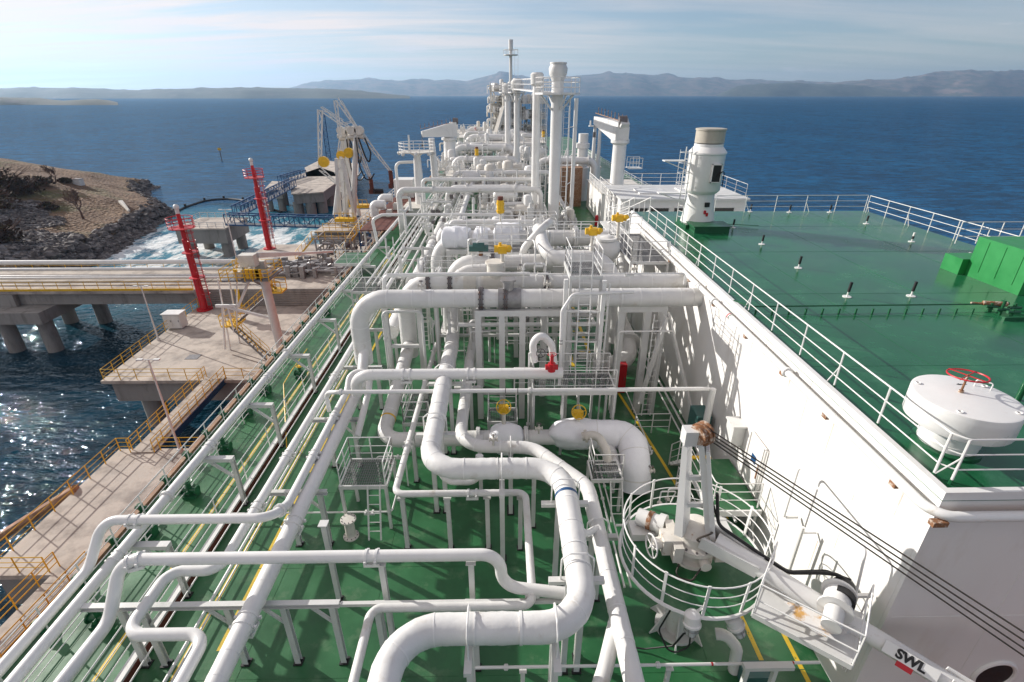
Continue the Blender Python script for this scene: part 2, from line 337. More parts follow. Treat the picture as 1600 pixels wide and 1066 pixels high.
# ---- the stony point
shore = [p(*a, -15) for a in [(243, 293), (226, 299), (226, 308), (240, 318), (262, 328), (266, 338), (240, 352), (212, 370), (180, 392), (150, 405), (118, 428), (60, 452), (20, 480), (-60, 500), (-350, 560), (-900, 620), (-1500, 400), (-600, 240), (-200, 262), (0, 277), (60, 286), (130, 289), (190, 290)]]
sx = np.array([a.x for a in shore]); sy = np.array([a.y for a in shore])
def inside(x, y):
    c = np.zeros(x.shape, bool); n = len(sx)
    for i in range(n):
        j = (i+1) % n; cond = ((sy[i] > y) != (sy[j] > y)) & (x < (sx[j]-sx[i])*(y-sy[i])/(sy[j]-sy[i]+1e-9)+sx[i]); c ^= cond
    return c
def sdist(x, y):
    d = np.full(x.shape, 1e9); n = len(sx)
    for i in range(n):
        j = (i+1) % n; ex, ey = sx[j]-sx[i], sy[j]-sy[i]; t = np.clip(((x-sx[i])*ex+(y-sy[i])*ey)/(ex*ex+ey*ey), 0, 1)
        d = np.minimum(d, np.hypot(x-sx[i]-t*ex, y-sy[i]-t*ey))
    return np.where(inside(x, y), d, -d)
SCR = [(p(-8, 350, -11), 10), (p(45, 357, -11), 6.5), (p(30, 382, -11), 8), (p(90, 372, -11), 4.2), (p(0, 408, -11), 6), (p(62, 392, -11), 4.5)]
HUMP = [(p(-40, 290, -9), 20, 4.5), (p(-60, 400, -9), 16, 4), (p(-160, 310, -9), 50, 6), (p(18, 308, -9), 10, 3)]
def landz(x, y, rnd=True):
    d = sdist(np.array([x*1.0]), np.array([y*1.0]))[0]; return landzd(x, y, d)
def landzd(x, y, d):
    s = min(max(d/3.6, 0), 1); s2 = min(max((d-4)/25, 0), 1)
    z = -15.9+min(max(d+3, 0), 5)*.30+s*s*(3-2*s)*2.3+s2*1.3
    if d > 0:
        for c, r, h in HUMP: z += h*math.exp(-((x-c.x)**2+(y-c.y)**2)/(r*r))*min(d/12, 1)
        z += .5*noise.fractal(V(x*.08, y*.08, 0), 1, 2, 4)*min(d/6, 1)
        edge = max(0, 1-abs(d-2)/3.5); sc = max([max(0, 1-math.hypot(x-c.x, y-c.y)/r)*1.6 for c, r in SCR]+[0]); k = min(edge+min(sc, 1), 1)
        z += k*.55*noise.noise(V(x*.9, y*.9, 3))+k*.3*noise.noise(V(x*2.1, y*2.1, 8))
    return z
xs = np.concatenate([np.arange(-420, -190, 6.0), np.arange(-190, -66, .95)]); ys = np.concatenate([np.arange(40, 70, 3.), np.arange(70, 215, 1.05), np.arange(215, 300, 6.)])
gx, gy = np.meshgrid(xs, ys); dd = sdist(gx, gy); mb = MB()
zz = [[landzd(float(gx[j, i]), float(gy[j, i]), float(dd[j, i])) for i in range(len(xs))] for j in range(len(ys))]
vs = [(gx[j, i], gy[j, i], zz[j][i]) for j in range(len(ys)) for i in range(len(xs))]; nx = len(xs)
fs = [(j*nx+i, j*nx+i+1, (j+1)*nx+i+1, (j+1)*nx+i) for j in range(len(ys)-1) for i in range(nx-1) if max(dd[j, i], dd[j+1, i+1], dd[j+1, i], dd[j, i+1]) > -4]
mb.add(vs, fs)
def land_mat():
    m = bpy.data.materials.new('point_ground'); m.use_nodes = True; T = m.node_tree; b = T.nodes['Principled BSDF']; b.inputs['Roughness'].default_value = .95; MAT['land'] = m
    g = N(T, 'ShaderNodeNewGeometry'); P = g.outputs['Position']
    def nz(s, d=6): n = N(T, 'ShaderNodeTexNoise', inp={'Scale': s, 'Detail': d, 'Roughness': .65}); lk(T, P, n.inputs['Vector']); return n.outputs['Fac']
    def mr(x, a, b_, c=0, d=1): n = N(T, 'ShaderNodeMapRange', inp={1: a, 2: b_, 3: c, 4: d}); lk(T, x, n.inputs[0]); return n.outputs[0]
    def mix(f, a, c):
        n = N(T, 'ShaderNodeMixRGB'); lk(T, f, n.inputs[0])
        for i, x in ((1, a), (2, c)):
            if isinstance(x, tuple): n.inputs[i].default_value = (*x, 1)
            else: lk(T, x, n.inputs[i])
        return n.outputs[0]
    soil = mix(mr(nz(.11), .4, .62), (.13, .070, .038), (.23, .145, .085)); soil = mix(mr(nz(.06), .52, .68), soil, (.09, .10, .03)); soil = mix(mr(nz(.9), .52, .7), soil, (.12, .08, .05))
    vo = N(T, 'ShaderNodeTexVoronoi', inp={'Scale': 1.5}); lk(T, P, vo.inputs['Vector']); bw = N(T, 'ShaderNodeSeparateXYZ'); lk(T, vo.outputs['Color'], bw.inputs[0])
    rock = mix(bw.outputs[0], (.07, .068, .07), (.33, .31, .30)); sp_ = N(T, 'ShaderNodeSeparateXYZ'); lk(T, P, sp_.inputs[0])
    # rock near the water line and in the scree
    lo = N(T, 'ShaderNodeMath', operation='ADD', inp={1: 0}); lk(T, mr(sp_.outputs[2], -13.2, -13.9), lo.inputs[0]); f = None
    mx_ = lo.outputs[0]
    for c, r in SCR:
        mpn = N(T, 'ShaderNodeMapping'); mpn.inputs['Location'].default_value = (-c.x, -c.y, 0); mpn.inputs['Scale'].default_value = (1, 1, 0); lk(T, P, mpn.inputs[0])
        ln = N(T, 'ShaderNodeVectorMath', operation='LENGTH'); lk(T, mpn.outputs[0], ln.inputs[0]); a = N(T, 'ShaderNodeMath', operation='MAXIMUM'); lk(T, mx_, a.inputs[0]); lk(T, mr(ln.outputs['Value'], r*1.0, r*.85), a.inputs[1]); mx_ = a.outputs[0]
    c_ = mix(mx_, soil, rock); lk(T, c_, b.inputs['Base Color'])
    bp = N(T, 'ShaderNodeBump', inp={'Strength': .9, 'Distance': .5}); lk(T, vo.outputs['Distance'], bp.inputs['Height']); lk(T, bp.outputs[0], b.inputs['Normal'])
land_mat(); struct('stony_ground', mb, 'land', ang=60)
rk = MB(); rng = random.Random(5)
def rock(mb, c, r, seed):
    c = Vector(c); vs = []; fs = []; n, m = 6, 4
    for i in range(m+1):
        th = math.pi*i/m
        for k in range(n):
            ph = 2*math.pi*k/n+seed; rr = r*(1+.35*noise.noise(V(k*1.3, i*1.7, seed))*1.5); vs.append((c.x+math.sin(th)*math.cos(ph)*rr*1.2, c.y+math.sin(th)*math.sin(ph)*rr, c.z+math.cos(th)*rr*.7))
    for i in range(m):
        for k in range(n): fs.append((i*n+k, (i+1)*n+k, (i+1)*n+(k+1) % n, i*n+(k+1) % n))
    mb.add(vs, fs)
for i in range(14):
    for k in range(150):
        f = rng.random(); a = shore[i].lerp(shore[i+1], f); a = a+V(rng.gauss(-.6, 1.4), rng.gauss(.3, 1.3), 0)
        if i > 10 and a.x < -170: continue
        d_ = sdist(np.array([a.x]), np.array([a.y]))[0]
        if d_ < -1.6 or d_ > 5: continue
        rock(rk, (a.x, a.y, landzd(a.x, a.y, d_)+.1), rng.uniform(.25, .8) if rng.random() < .9 else rng.uniform(.8, 1.3), rng.random()*50)
for c, r in SCR:
    for k in range(int(r*r*4)):
        an = rng.random()*6.28; rr = r*math.sqrt(rng.random()); x, y = c.x+rr*math.cos(an), c.y+rr*math.sin(an)
        if x < -175: continue
        d_ = sdist(np.array([x]), np.array([y]))[0]
        if d_ < 3: continue
        rock(rk, (x, y, landzd(x, y, d_)+.05), rng.uniform(.2, .6), rng.random()*50)
o = obj('shore_rocks', rk, 'rock', smooth=False); tag(o, 'grey boulders and scree along the waterline of the point', 'rocks', kind='stuff')
def tree(loc, H, label, seed, spread=1.0):
    rg = random.Random(seed); t = thing('bare_tree', label, 'tree', loc); tr = MB(); cr_ = MB()
    def br(a, d, L, r, lv):
        pts = [a]; 
        for k in range(3):
            d = (d+V(rg.uniform(-.22, .22), rg.uniform(-.22, .22), rg.uniform(-.05, .14))).normalized(); pts.append(pts[-1]+d*L/3)
        (tr if lv < 2 else cr_).sweep(pts, [r, r*.85, r*.7, r*.5], 5 if lv < 2 else 3, cap=False)
        if lv < 5:
            for k in range(3 if lv < 4 else 2):
                q_ = pts[rg.choice((2, 3, 3))]; e = (d*.8+V(rg.uniform(-1.3, 1.3)*spread, rg.uniform(-1.3, 1.3)*spread, rg.uniform(-.1, .9))).normalized(); br(q_, e, L*rg.uniform(.62, .88), max(r*.6, .06), lv+1)
    br(Vector(loc), V(0, 0, 1), H*.24, H*.028, 0)
    obj('trunk', tr, 'bark', t); obj('crown', cr_, 'bark', t)
def gz(u, v, dz=0):
    z = -6.0
    while z > -15:
        a = p(u, v, z); g_ = landz(a.x, a.y)
        if g_ >= z: break
        z -= .25
    return V(a.x, a.y, g_+dz)
tree(gz(131, 343), 9.5, 'bare leafless tree on the open brown ground of the point', 3)
tree(gz(88, 287), 6.0, 'small bare tree at the far edge of the point beside the sea', 5, .6)
def bush(loc, r, h, label, seed, nleaf=900):
    rg = random.Random(seed); t = thing('bush', label, 'bush', loc); st = MB(); fo = MB()
    for k in range(14):
        a = rg.random()*6.28; st.sweep([loc, Vector(loc)+V(math.cos(a)*r*.5, math.sin(a)*r*.5, h*.5), Vector(loc)+V(math.cos(a)*r*.8, math.sin(a)*r*.8, h*rg.uniform(.6, .95))], [.12, .08, .02], 4)
    for k in range(nleaf):
        a = rg.random()*6.28; e = rg.random()**.5; ph = rg.random()*1.57; f = .75+.3*noise.noise(V(a*1.5, ph*2, seed)); c = Vector(loc)+V(math.cos(a)*math.cos(ph)*r*e*f, math.sin(a)*math.cos(ph)*r*e*f, math.sin(ph)*h*e*f)
        s_ = rg.uniform(.18, .42); n_ = V(rg.uniform(-1, 1), rg.uniform(-1, 1), rg.uniform(-1, 1)).normalized(); o_ = n_.orthogonal()*s_; g_ = n_.cross(o_); fo.add([c-o_, c+g_*.6, c+o_, c-g_*.6], [(0, 1, 2, 3)])
    obj('stems', st, 'bark', t); obj('foliage', fo, 'bush', t, smooth=False)
for i, (u, v, r, h, l) in enumerate([(0, 306, 9, 7.5, 'largest dark thicket at the left edge of the point'), (36, 303, 5.5, 4.5, 'dark rounded scrub right beside the largest thicket'), (62, 292, 4.5, 2.4, 'low dark scrub near the small bare tree'), (-30, 330, 9, 6, 'dark scrub at the very edge of the photo above the scree'), (75, 327, 2.4, 1.8, 'small dark bush alone at the top of the scree'), (102, 287, 2.5, 1.2, 'low scrub at the foot of the small bare tree'), (2, 375, 5, 4, 'dark bush below the scree at the left edge')]):
    bush(gz(u, v), r, h, l, i+20, 1500 if r > 6 else 700)
hb = MB(); c = gz(124, 289); hb.box((c.x-.9, c.y-.8, c.z-.3), (c.x+.9, c.y+.8, c.z+1.4)); o = obj('hut', hb, 'offwhite'); tag(o, 'tiny pale hut at the far rim of the point', 'hut')
r2 = MB(); r2.prism([(c.x-1.0, c.y-.9), (c.x+1.0, c.y-.9), (c.x+1.0, c.y+.9), (c.x-1.0, c.y+.9)], c.z+1.4, c.z+1.5); obj('roof', r2, 'dark_steel', o)
a, b_ = gz(190, 320), gz(203, 334); lg = MB(); lg.bar(a+V(0, 0, .5), b_+V(0, 0, .5), .9, .6, .5); lg.bar(a+V(0, 0, .82), b_+V(0, 0, .82), .12, .1); o = obj('overturned_skiff', lg, 'aged'); tag(o, 'pale upturned boat lying on the stones of the point', 'boat')
# floating boom and channel marker
bo = MB(); pts = [p(*a, -14.9) for a in [(262, 338), (290, 324), (320, 314), (350, 311), (380, 313), (410, 322), (440, 332)]]; bo.sweep(curve(pts, 20), .35, 6); o = obj('floating_boom', bo, 'black'); tag(o, 'dark curved floating boom on the churned water off the point', 'boom')
for k in (1, 2, 3, 4): f_ = MB().cyl(pts[k], pts[k]+V(0, 0, .9), .35, 6); obj('float', f_, 'black', o)
a = p(347, 252, -15); t = thing('marker_pole', 'slim channel marker pole standing alone in the open sea', 'marker', a); obj('pole', MB().cyl(a+V(0, 0, -1), a+V(0, 0, 6.5), .22, 8), 'dark_steel', t); obj('topmark', MB().box((a.x-.7, a.y-.3, a.z+5), (a.x+.7, a.y+.3, a.z+6)), 'yellow', t)

# haze
hz = MB(); hz.box((-23000, -3500, -17), (23000, 23000, 760)); m = bpy.data.materials.new('air'); m.use_nodes = True; m.node_tree.nodes.clear()
T = m.node_tree; vo = N(T, 'ShaderNodeVolumePrincipled', inp={'Color': (.44, .69, 1, 1), 'Density': 0.00006, 'Anisotropy': .4}); ou = N(T, 'ShaderNodeOutputMaterial'); lk(T, vo.outputs[0], ou.inputs['Volume']); MAT['air'] = m
o = obj('haze', hz, 'air', smooth=False); tag(o, 'thin blue sea haze over the whole bay', 'haze', kind='stuff')
# ================================================================ ship: deck, walls
DX0, DX1, BOW = -13.7, 24.7, 205
dk = MB(); dk.box((DX0, -12, -.4), (8.7, BOW, 0)); dk.box((8.7, 34.9, -.4), (24.7, BOW, 0)); deck = struct('ship_deck', dk, 'green', smooth=False)
hl = MB(); hl.prism([(-13.95, -12), (-13.95, 170), (-6, 200), (5.5, 215), (17, 200), (25, 170), (25, -12)], -16.5, -.42); o = obj('ship_hull', hl, 'hull', smooth=False); tag(o, 'red brown hull side of the ship below the green deck', 'hull')
# hull rim: brown sheer strake with ribs
rim = thing('deck_edge', 'brown rusty gunwale with ribs along the port side of the ship', 'gunwale', (-14.2, 0, -.6))
m_ = MB(); m_.box((-14.18, -12, -.62), (-14.05, 160, -.36)); obj('outer_rail', m_, 'brown', rim)
m_ = MB(); m_.box((-13.98, -12, -.38), (-13.72, 160, .12)); obj('inner_rail', m_, 'brown', rim)
rb = None
for k in range(190):
    y = 2+k*.72
    if rb is None: m_ = MB(); m_.box((-14.06, y-.05, -.75), (-13.97, y+.05, -.20)); rb = obj('rib', m_, 'brown', rim); r0 = WL[rb.name]
    else: dup(rb, rim, r0+V(0, k*.72, 0))
# lines painted on the deck
def line(x0, y0, x1, y1, w=.13, z=.004, m='line_yellow'):
    d = V(x1-x0, y1-y0, 0).normalized(); n = V(-d.y, d.x, 0)*w/2; a = V(x0, y0, z); b_ = V(x1, y1, z); mb = MB(); mb.add([a-n, b_-n, b_+n, a+n], [(0, 1, 2, 3)]); o = obj('walkway_line', mb, m, deck, smooth=False); return o
line(-11.1, 0, -11.1, 50); line(-9.0, 0, -9.0, 46); line(-8.15, 0, -8.15, 8.2); line(-8.15, 9.4, -8.15, 16); line(-8.15, 17, -8.15, 40)
line(8.1, 2, 8.1, 10.4); line(7.1, 2, 7.1, 11.2); line(7.1, 14.2, 6.75, 17.5); line(6.75, 17.5, 5.9, 24); line(5.2, 26, 5.0, 44, .2); line(4.0, 26, 3.9, 40, .2); line(7.1, 14.2, 8.3, 14.2); line(4.6, 28, 6.4, 27.2); line(4.5, 31, 6.3, 30.2)
# weld seams between deck plates
sm = None
for x, y0, y1 in [(-4.0, 2, 60), (-1.2, 2, 60), (2.0, 2, 60), (5.6, 2, 60), (-7.3, 2, 60), (-12.4, 2, 60)]:
    m_ = MB(); m_.box((x-.012, y0, 0), (x+.012, y1, .007)); obj('weld_seam', m_, 'green', deck, smooth=False)
for y in (5, 8.6, 12.2, 15.8, 19.4, 23, 26.6, 30.2):
    m_ = MB(); m_.box((-13.6, y-.012, 0), (8.6, y+.012, .006)); obj('weld_seam', m_, 'green', deck, smooth=False)
# coaming: low plate with white top
co = MB(); co.box((-10.34, -5, 0), (-10.14, 120, .30)); o = obj('deck_coaming', co, 'white', smooth=False); tag(o, 'low white coaming bar running along the port side of the green deck', 'coaming')
m_ = MB(); m_.box((-10.137, -5, .01), (-10.11, 120, .22)); obj('foot_strip', m_, 'red_oxide', o)

# starboard block
blk = thing('deckhouse', 'white steel deckhouse with a glossy green roof on the starboard side', 'deckhouse', (16.7, 21, 0))
HZ = 7.05; Y0, Y1, X0, X1 = 7.77, 34.9, 8.7, 24.7
def wallx(x, y0, y1, z0, z1, t, holes, parent, m, name='wall'):
    """wall in the plane X = x, facing -X, with round openings (y, z, r)"""
    mb = MB(); mb.box((x, y0, z0), (x+t, y1, z1)); return obj(name, mb, m, parent, smooth=False)
m_ = MB(); m_.box((X0, Y0+.003, .002), (X0+.1, Y1, HZ-.12)); obj('port_wall', m_, 'wall', blk, smooth=False)
m_ = MB(); m_.box((X0+.003, Y0-.1, .002), (X1, Y0, HZ-.12)); obj('aft_wall', m_, 'wall', blk, smooth=False)
m_ = MB(); m_.box((X0+.12, Y1-.1, .002), (X1, Y1, HZ-.12)); obj('forward_wall', m_, 'wall', blk, smooth=False)
m_ = MB(); m_.box((X0-.04, Y0-.14, HZ-.12), (X1+.04, Y1+.04, HZ)); rf = obj('roof', m_, 'roof_green', blk, smooth=False)
m_ = MB()
for a, b_ in (((X0-.045, Y0-.145, HZ-.10), (X0+.10, Y1, HZ+.10)), ((X0+.102, Y0-.145, HZ-.10), (X1, Y0, HZ+.10)), ): m_.box(a, b_)
obj('roof_edge', m_, 'white', blk, smooth=False)
for x in (12.5, 16.5, 20.6): m_ = MB(); m_.box((x-.012, Y0+.1, HZ), (x+.012, Y1-.1, HZ+.006)); obj('weld_seam', m_, 'roof_green', rf, smooth=False)
for y in (13, 19, 25, 30.5): m_ = MB(); m_.box((X0+.2, y-.012, HZ), (X1-.1, y+.012, HZ+.005)); obj('weld_seam', m_, 'roof_green', rf, smooth=False)
for x in (11.2, 14.1, 17): m_ = MB(); m_.box((x-.01, Y0-.106, .1), (x+.01, Y0-.1, HZ-.15)); obj('weld_seam', m_, 'wall', blk, smooth=False)
m_ = MB(); m_.box((X0+.1, Y0-.106, 3.4), (X1, Y0-.1, 3.43)); obj('weld_seam', m_, 'wall', blk, smooth=False)
for y in (11, 14.6, 18.4, 22): m_ = MB(); m_.box((X0-.005, y-.01, .1), (X0, y+.01, HZ-.15)); obj('weld_seam', m_, 'wall', blk, smooth=False)
for (c, ax, l) in ((V(8.69, 9.55, .68), V(-1, 0, 0), 'dark oval opening low on the sunlit side wall'), (V(12.1, 7.66, 1.2), V(0, -1, 0), 'dark oval opening low on the shaded aft wall')):
    m_ = MB(); m_.ring(c, .50, .06, 28, 8, ax); h = obj('oval_opening', m_, 'wall', blk); h['label'] = l
    m_ = MB(); m_.lathe(c-ax*.0, [(.46, .008), (.3, .01), (.02, .011)], 28, ax); obj('dark_inside', m_, 'black', h)
c = V(8.69, 7.95, 1.0); m_ = MB()
for a, b_ in ((V(8.66, 8.0, .9), V(8.66, 8.35, .9)), (V(8.66, 8.35, .9), V(8.66, 8.35, 2.0)), (V(8.66, 8.35, 2.0), V(8.66, 8.0, 2.0)), (V(8.66, 8.0, 2.0), V(8.66, 8.0, .9))): m_.bar(a, b_, .05)
obj('access_frame', m_, 'wall', blk)

# ---------------------------------------------------------------- railings
POST = {}
def railing(label, pts, h=1.05, sp=1.5, m='white', r=.021, n=3, closed=False, name='railing', group=None, brace=0, feet=None, seg=6, cat='railing', post_r=None):
    pts = [Vector(a) for a in pts]; t = thing(name, label, cat, pts[0], group); pr = post_r or r*1.25
    if closed: pts = pts+[pts[0]]
    for k in range(n):
        z = h*(1-k/n) if k else h; mb = MB(); mb.sweep(curve([a+V(0, 0, z) for a in pts], .18), r if k == 0 else r*.75, seg); obj('rail', mb, m, t)
    key = (round(h, 3), m, round(pr, 3)); cnt = 0; base = None
    for i in range(len(pts)-1):
        a, b_ = pts[i], pts[i+1]; L = (b_-a).length; k = max(1, round(L/sp))
        for j in range(k+(1 if i == len(pts)-2 and not closed else 0)):
            at = a.lerp(b_, j/k)
            if base is None: mb = MB(); mb.cyl(at, at+V(0, 0, h), pr, seg); base = obj('post', mb, m, t)
            else: dup(base, t, at)
            cnt += 1
            if brace and cnt % brace == 0:
                d = (b_-a).normalized(); mb = MB(); mb.bar(at+V(0, 0, h*.6), at+d*h*.3, pr*1.8, .02); obj('brace', mb, m, t)
            if feet: mb = MB(); mb.cyl(at, at+V(0, 0, .12), pr*1.35, seg); obj('foot', mb, feet, t)
    return t
railing('white three bar railing on the green roof edge above the sunlit wall', [V(17.5, 7.98, HZ), V(9.05, 7.98, HZ), V(8.86, 8.2, HZ), V(8.86, 31.2, HZ)], 1.1, 1.75, brace=3, feet='green_paint')
railing('white railing along the far edge of the green roof against the sea', [V(14.2, 34.6, HZ), V(24.4, 34.6, HZ)], 1.1, 2.0, brace=2)
railing('white railing down the starboard side of the green roof against the sea', [V(24.4, 34.4, HZ), V(24.4, 8.5, HZ)], 1.1, 1.9, brace=3)
railing('short white railing at the right edge of the photo on the roof', [V(23.2, 25.5, HZ+.25), V(27.5, 25.5, HZ+.25)], 1.1, 1.2)
# pipe along the roof edge
def ringmat(o, pts, r, m, name='band', w=.06):
    pass
def frame_at(pts, f):
    L = [0]
    for i in range(1, len(pts)): L.append(L[-1]+(pts[i]-pts[i-1]).length)
    s = f*L[-1]
    for i in range(1, len(pts)):
        if L[i] >= s: k = (s-L[i-1])/max(L[i]-L[i-1], 1e-6); return pts[i-1].lerp(pts[i], k), (pts[i]-pts[i-1]).normalized()
    return pts[-1], (pts[-1]-pts[-2]).normalized()
def pipe(label, pts, d, m='white', R=None, fl=(), cl=(), bands=(), wr=0, n=None, seglen=None, group=None, cat='pipe', name='pipe', parent=None, clm='white', flm='white', flr=1.5):
    """one run of pipe; fl = flange pairs, cl = clamps on saddles, bands = (f, material, width); f as fraction of its length"""
    r = d/2; n = n or (24 if d > .4 else 16 if d > .2 else 10 if d > .09 else 7)
    c = curve(pts, R or d*1.5, seglen or (.11 if wr else None)); rr = r
    if wr:
        rg = random.Random(int(pts[0].x*100+pts[0].y*10)); rr = []
        for i in range(len(c)): rr.append(r*(1+rg.uniform(-wr, wr)+(-wr*1.6 if i % 6 == 0 else 0)))
    mb = MB(); mb.sweep(c, rr, n); o = obj(name, mb, m, parent, ang=50)
    if not parent: tag(o, label, cat, group)
    if wr and d > .4 and n > 12:
        L = sum((c[i+1]-c[i]).length for i in range(len(c)-1)); mb = MB(); rg2 = random.Random(len(c)); s_ = .5
        while s_ < L-.3: a, t = frame_at(c, s_/L); w = rg2.choice((.012, .018, .03)); mb.sweep([a-t*w, a+t*w], r*(1+wr)+.004, n, cap=True); s_ += rg2.uniform(.55, 1.3)
        obj('lagging_seam', mb, 'white', o, ang=30)['kind'] = 'stuff'
    for f in fl:
        a, t = frame_at(c, f); mb = MB(); w = max(.035, d*.09)
        for s in (-1, 1):
            mb.cyl(a+t*(s*w*.62-w*.5), a+t*(s*w*.62+w*.5), r*flr if d > .1 else r*2, n)
        e = t.orthogonal().normalized(); g = t.cross(e); nb = 12 if d > .3 else 8
        for k in range(nb): an = 2*math.pi*k/nb; q_ = a+(e*math.cos(an)+g*math.sin(an))*r*(flr-.2); mb.cyl(q_-t*w*1.6, q_+t*w*1.6, r*.07+.006, 5)
        obj('flange', mb, flm, o, ang=30)
    for f in cl:
        a, t = frame_at(c, f); mb = MB(); w = .035
        if abs(t.z) < .8:
            s = t.cross(V(0, 0, 1)).normalized()
            for off in (-.13, .13): mb.cyl(a+t*(off-w), a+t*(off+w), r*1.10+.008, n)
            for k in (-1, 1):
                for off in (-.13, .13): mb.box(tuple(a+t*off+s*(k*(r*1.2+.02))-V(.03, .03, .06)), tuple(a+t*off+s*(k*(r*1.2+.02))+V(.03, .03, .03)))
            mb.bar(a-t*.2-V(0, 0, r+.05), a+t*.2-V(0, 0, r+.05), r*1.7, .1)
        else: mb.cyl(a-t*w, a+t*w, r*1.1+.01, n)
        obj('clamp', mb, clm, o, ang=30)
    for f, bm, w in bands:
        a, t = frame_at(c, f); mb = MB(); mb.cyl(a-t*w/2, a+t*w/2, r*1.02+.002, n); b_ = obj('band', mb, bm, o)
        if bm in ('blue', 'yellow', 'red', 'green_paint'): b_['label'] = {'blue': 'blue', 'yellow': 'yellow', 'red': 'red', 'green_paint': 'green'}[bm]+' painted marking band'
    return o
o = pipe('white pipe clamped outside the roof edge along the top of the sunlit wall', [V(8.45, 33, 6.72), V(8.45, 7.42, 6.72), V(26, 7.42, 6.72)], .21, R=.45, fl=(.325, .46), bands=((.36, 'red', .07), (.363, 'green_paint', .05)))
for y in (8.5, 11.1, 13.4, 16, 19, 22, 25): m_ = MB(); m_.box((8.42, y-.04, 6.58), (8.70, y+.04, 6.64)); m_.box((8.36, y-.09, 6.55), (8.46, y+.09, 6.66)); obj('bracket', m_, 'rust', o)
m_ = MB(); m_.box((8.42, 7.36, 6.50), (8.72, 7.5, 6.62)); obj('bracket', m_, 'rust', o)
m_ = MB(); m_.cyl(V(10.3, 7.42, 6.8), V(10.3, 7.42, 6.98), .03, 8); obj('cap', m_, 'red', o)

# ---------------------------------------------------------------- supports
def ibeam(mb, a, b_, w=.14, h=.16):
    a = Vector(a); b_ = Vector(b_); d = (b_-a).normalized(); up = V(0, 0, 1) if abs(d.z) < .8 else V(0, 1, 0); s = d.cross(up).normalized(); up = s.cross(d).normalized()
    mb.bar(a+up*(h/2-.01), b_+up*(h/2-.01), w, .02) if abs(d.z) < .8 else mb.box((a.x-w/2, a.y+h/2-.02, min(a.z, b_.z)), (a.x+w/2, a.y+h/2, max(a.z, b_.z)))
    mb.bar(a-up*(h/2-.01), b_-up*(h/2-.01), w, .02) if abs(d.z) < .8 else mb.box((a.x-w/2, a.y-h/2, min(a.z, b_.z)), (a.x+w/2, a.y-h/2+.02, max(a.z, b_.z)))
    mb.bar(a, b_, .02 if abs(d.z) < .8 else .02, h-.042) if abs(d.z) < .8 else mb.box((a.x-.01, a.y-h/2+.021, min(a.z, b_.z)), (a.x+.01, a.y+h/2-.021, max(a.z, b_.z)))
GS = 'white steel supports standing under the pipes'
def bent(label, x0, x1, y, z, legs, w=.15, foot='black', group=GS, brace=True, m='offwhite', name='pipe_support'):
    t = thing(name, label, 'pipe support', ((x0+x1)/2, y, 0), group); mb = MB()
    if x1-x0 > .05: ibeam(mb, V(x0, y, z-w/2), V(x1, y, z-w/2), w, w); obj('crossbeam', mb, m, t, smooth=False)
    for x in legs:
        mb = MB(); ibeam(mb, V(x, y, .03), V(x, y, z-w-.002), w, w); obj('leg', mb, m, t, smooth=False)
        mb = MB(); mb.box((x-w*.8, y-w*.8, .003), (x+w*.8, y+w*.8, .035)); obj('base_plate', mb, foot, t, smooth=False)
        if brace:
            s = 1 if x < (x0+x1)/2 else -1; mb = MB(); mb.bar(V(x, y, z-.85), V(x+s*.55, y, z-w-.02), .07); obj('knee_brace', mb, m, t, smooth=False)
    return t
PSN = [0]
PSL = ['left of the three legs under the grey bar behind the foreground bend', 'middle leg under the grey bar behind the foreground bend', 'right leg under the grey bar behind the foreground bend', 'leg below the jogging pipe in front of the flanged stub', 'leg under the long crossing pipe, left of its middle', 'leg under the right half of the long crossing pipe', 'short leg at the left corner of the thin wrapped pipe', 'leg under the thin wrapped pipe near the U shaped dip', 'leg under the thin wrapped pipe just right of the U dip', 'leg at the right corner of the thin wrapped pipe', 'leg at the lower left corner of the thin wrapped pipe', 'leg under the lower run of the thin wrapped pipe', 'leg where the slimmer insulated pipe starts to bend', 'leg behind the frosted left valve', 'leg under the slanted far part of the thin wrapped pipe', 'farthest leg under the thin wrapped pipe']
def post_support(x, y, z, label=None, w=.14):
    if label is None: label = 'white '+PSL[min(PSN[0], 15)]; PSN[0] += 1
    t = thing('pipe_post', label, 'pipe support', (x, y, 0), 'single white legs under pipes'); mb = MB(); ibeam(mb, V(x, y, .03), V(x, y, z), w, w); obj('leg', mb, 'offwhite', t, smooth=False)
    mb = MB(); mb.box((x-w*.8, y-w*.8, .003), (x+w*.8, y+w*.8, .035)); obj('base_plate', mb, 'black', t, smooth=False)
    mb = MB(); mb.box((x-w*.9, y-w*.9, z), (x+w*.9, y+w*.9, z+.03)); obj('cap_plate', mb, 'offwhite', t, smooth=False); return t

# ================================================================ port side pipes (X constant), expansion loops
ZP = 2.42
pipe('outermost long white pipe running straight along the port railing', [V(-11.0, 1.5, ZP), V(-11.0, 62, ZP)], .30, cl=(.15, .235, .32, .42, .52, .63), fl=(.19, .36), seglen=3)
pipe('white pipe jogging outboard over the coaming, farther of the two left loops', [V(-11.6, 2, ZP), V(-11.5, 10.2, ZP), V(-11.35, 11.0, 3.4), V(-6.65, 11.0, 3.4), V(-6.6, 12.0, 3.0), V(-6.6, 18.6, 3.0), V(-6.6, 19.3, 3.5), V(-5.75, 19.3, 3.5), V(-5.75, 18.7, 2.9), V(-5.75, 16.4, 2.2)], .27, R=.5, cl=(.12, .39, .66, .75), fl=(.08, .55))
pipe('long white pipe crossing the deck from the left loop to the double bend', [V(-10.05, 2.5, ZP), V(-9.85, 8.6, ZP), V(-9.75, 9.44, 3.6), V(-.15, 9.44, 3.6), V(-.1, 9.3, 2.6), V(1.55, 9.1, 2.55)], .31, R=.5, cl=(.40, .71), fl=(.16,))
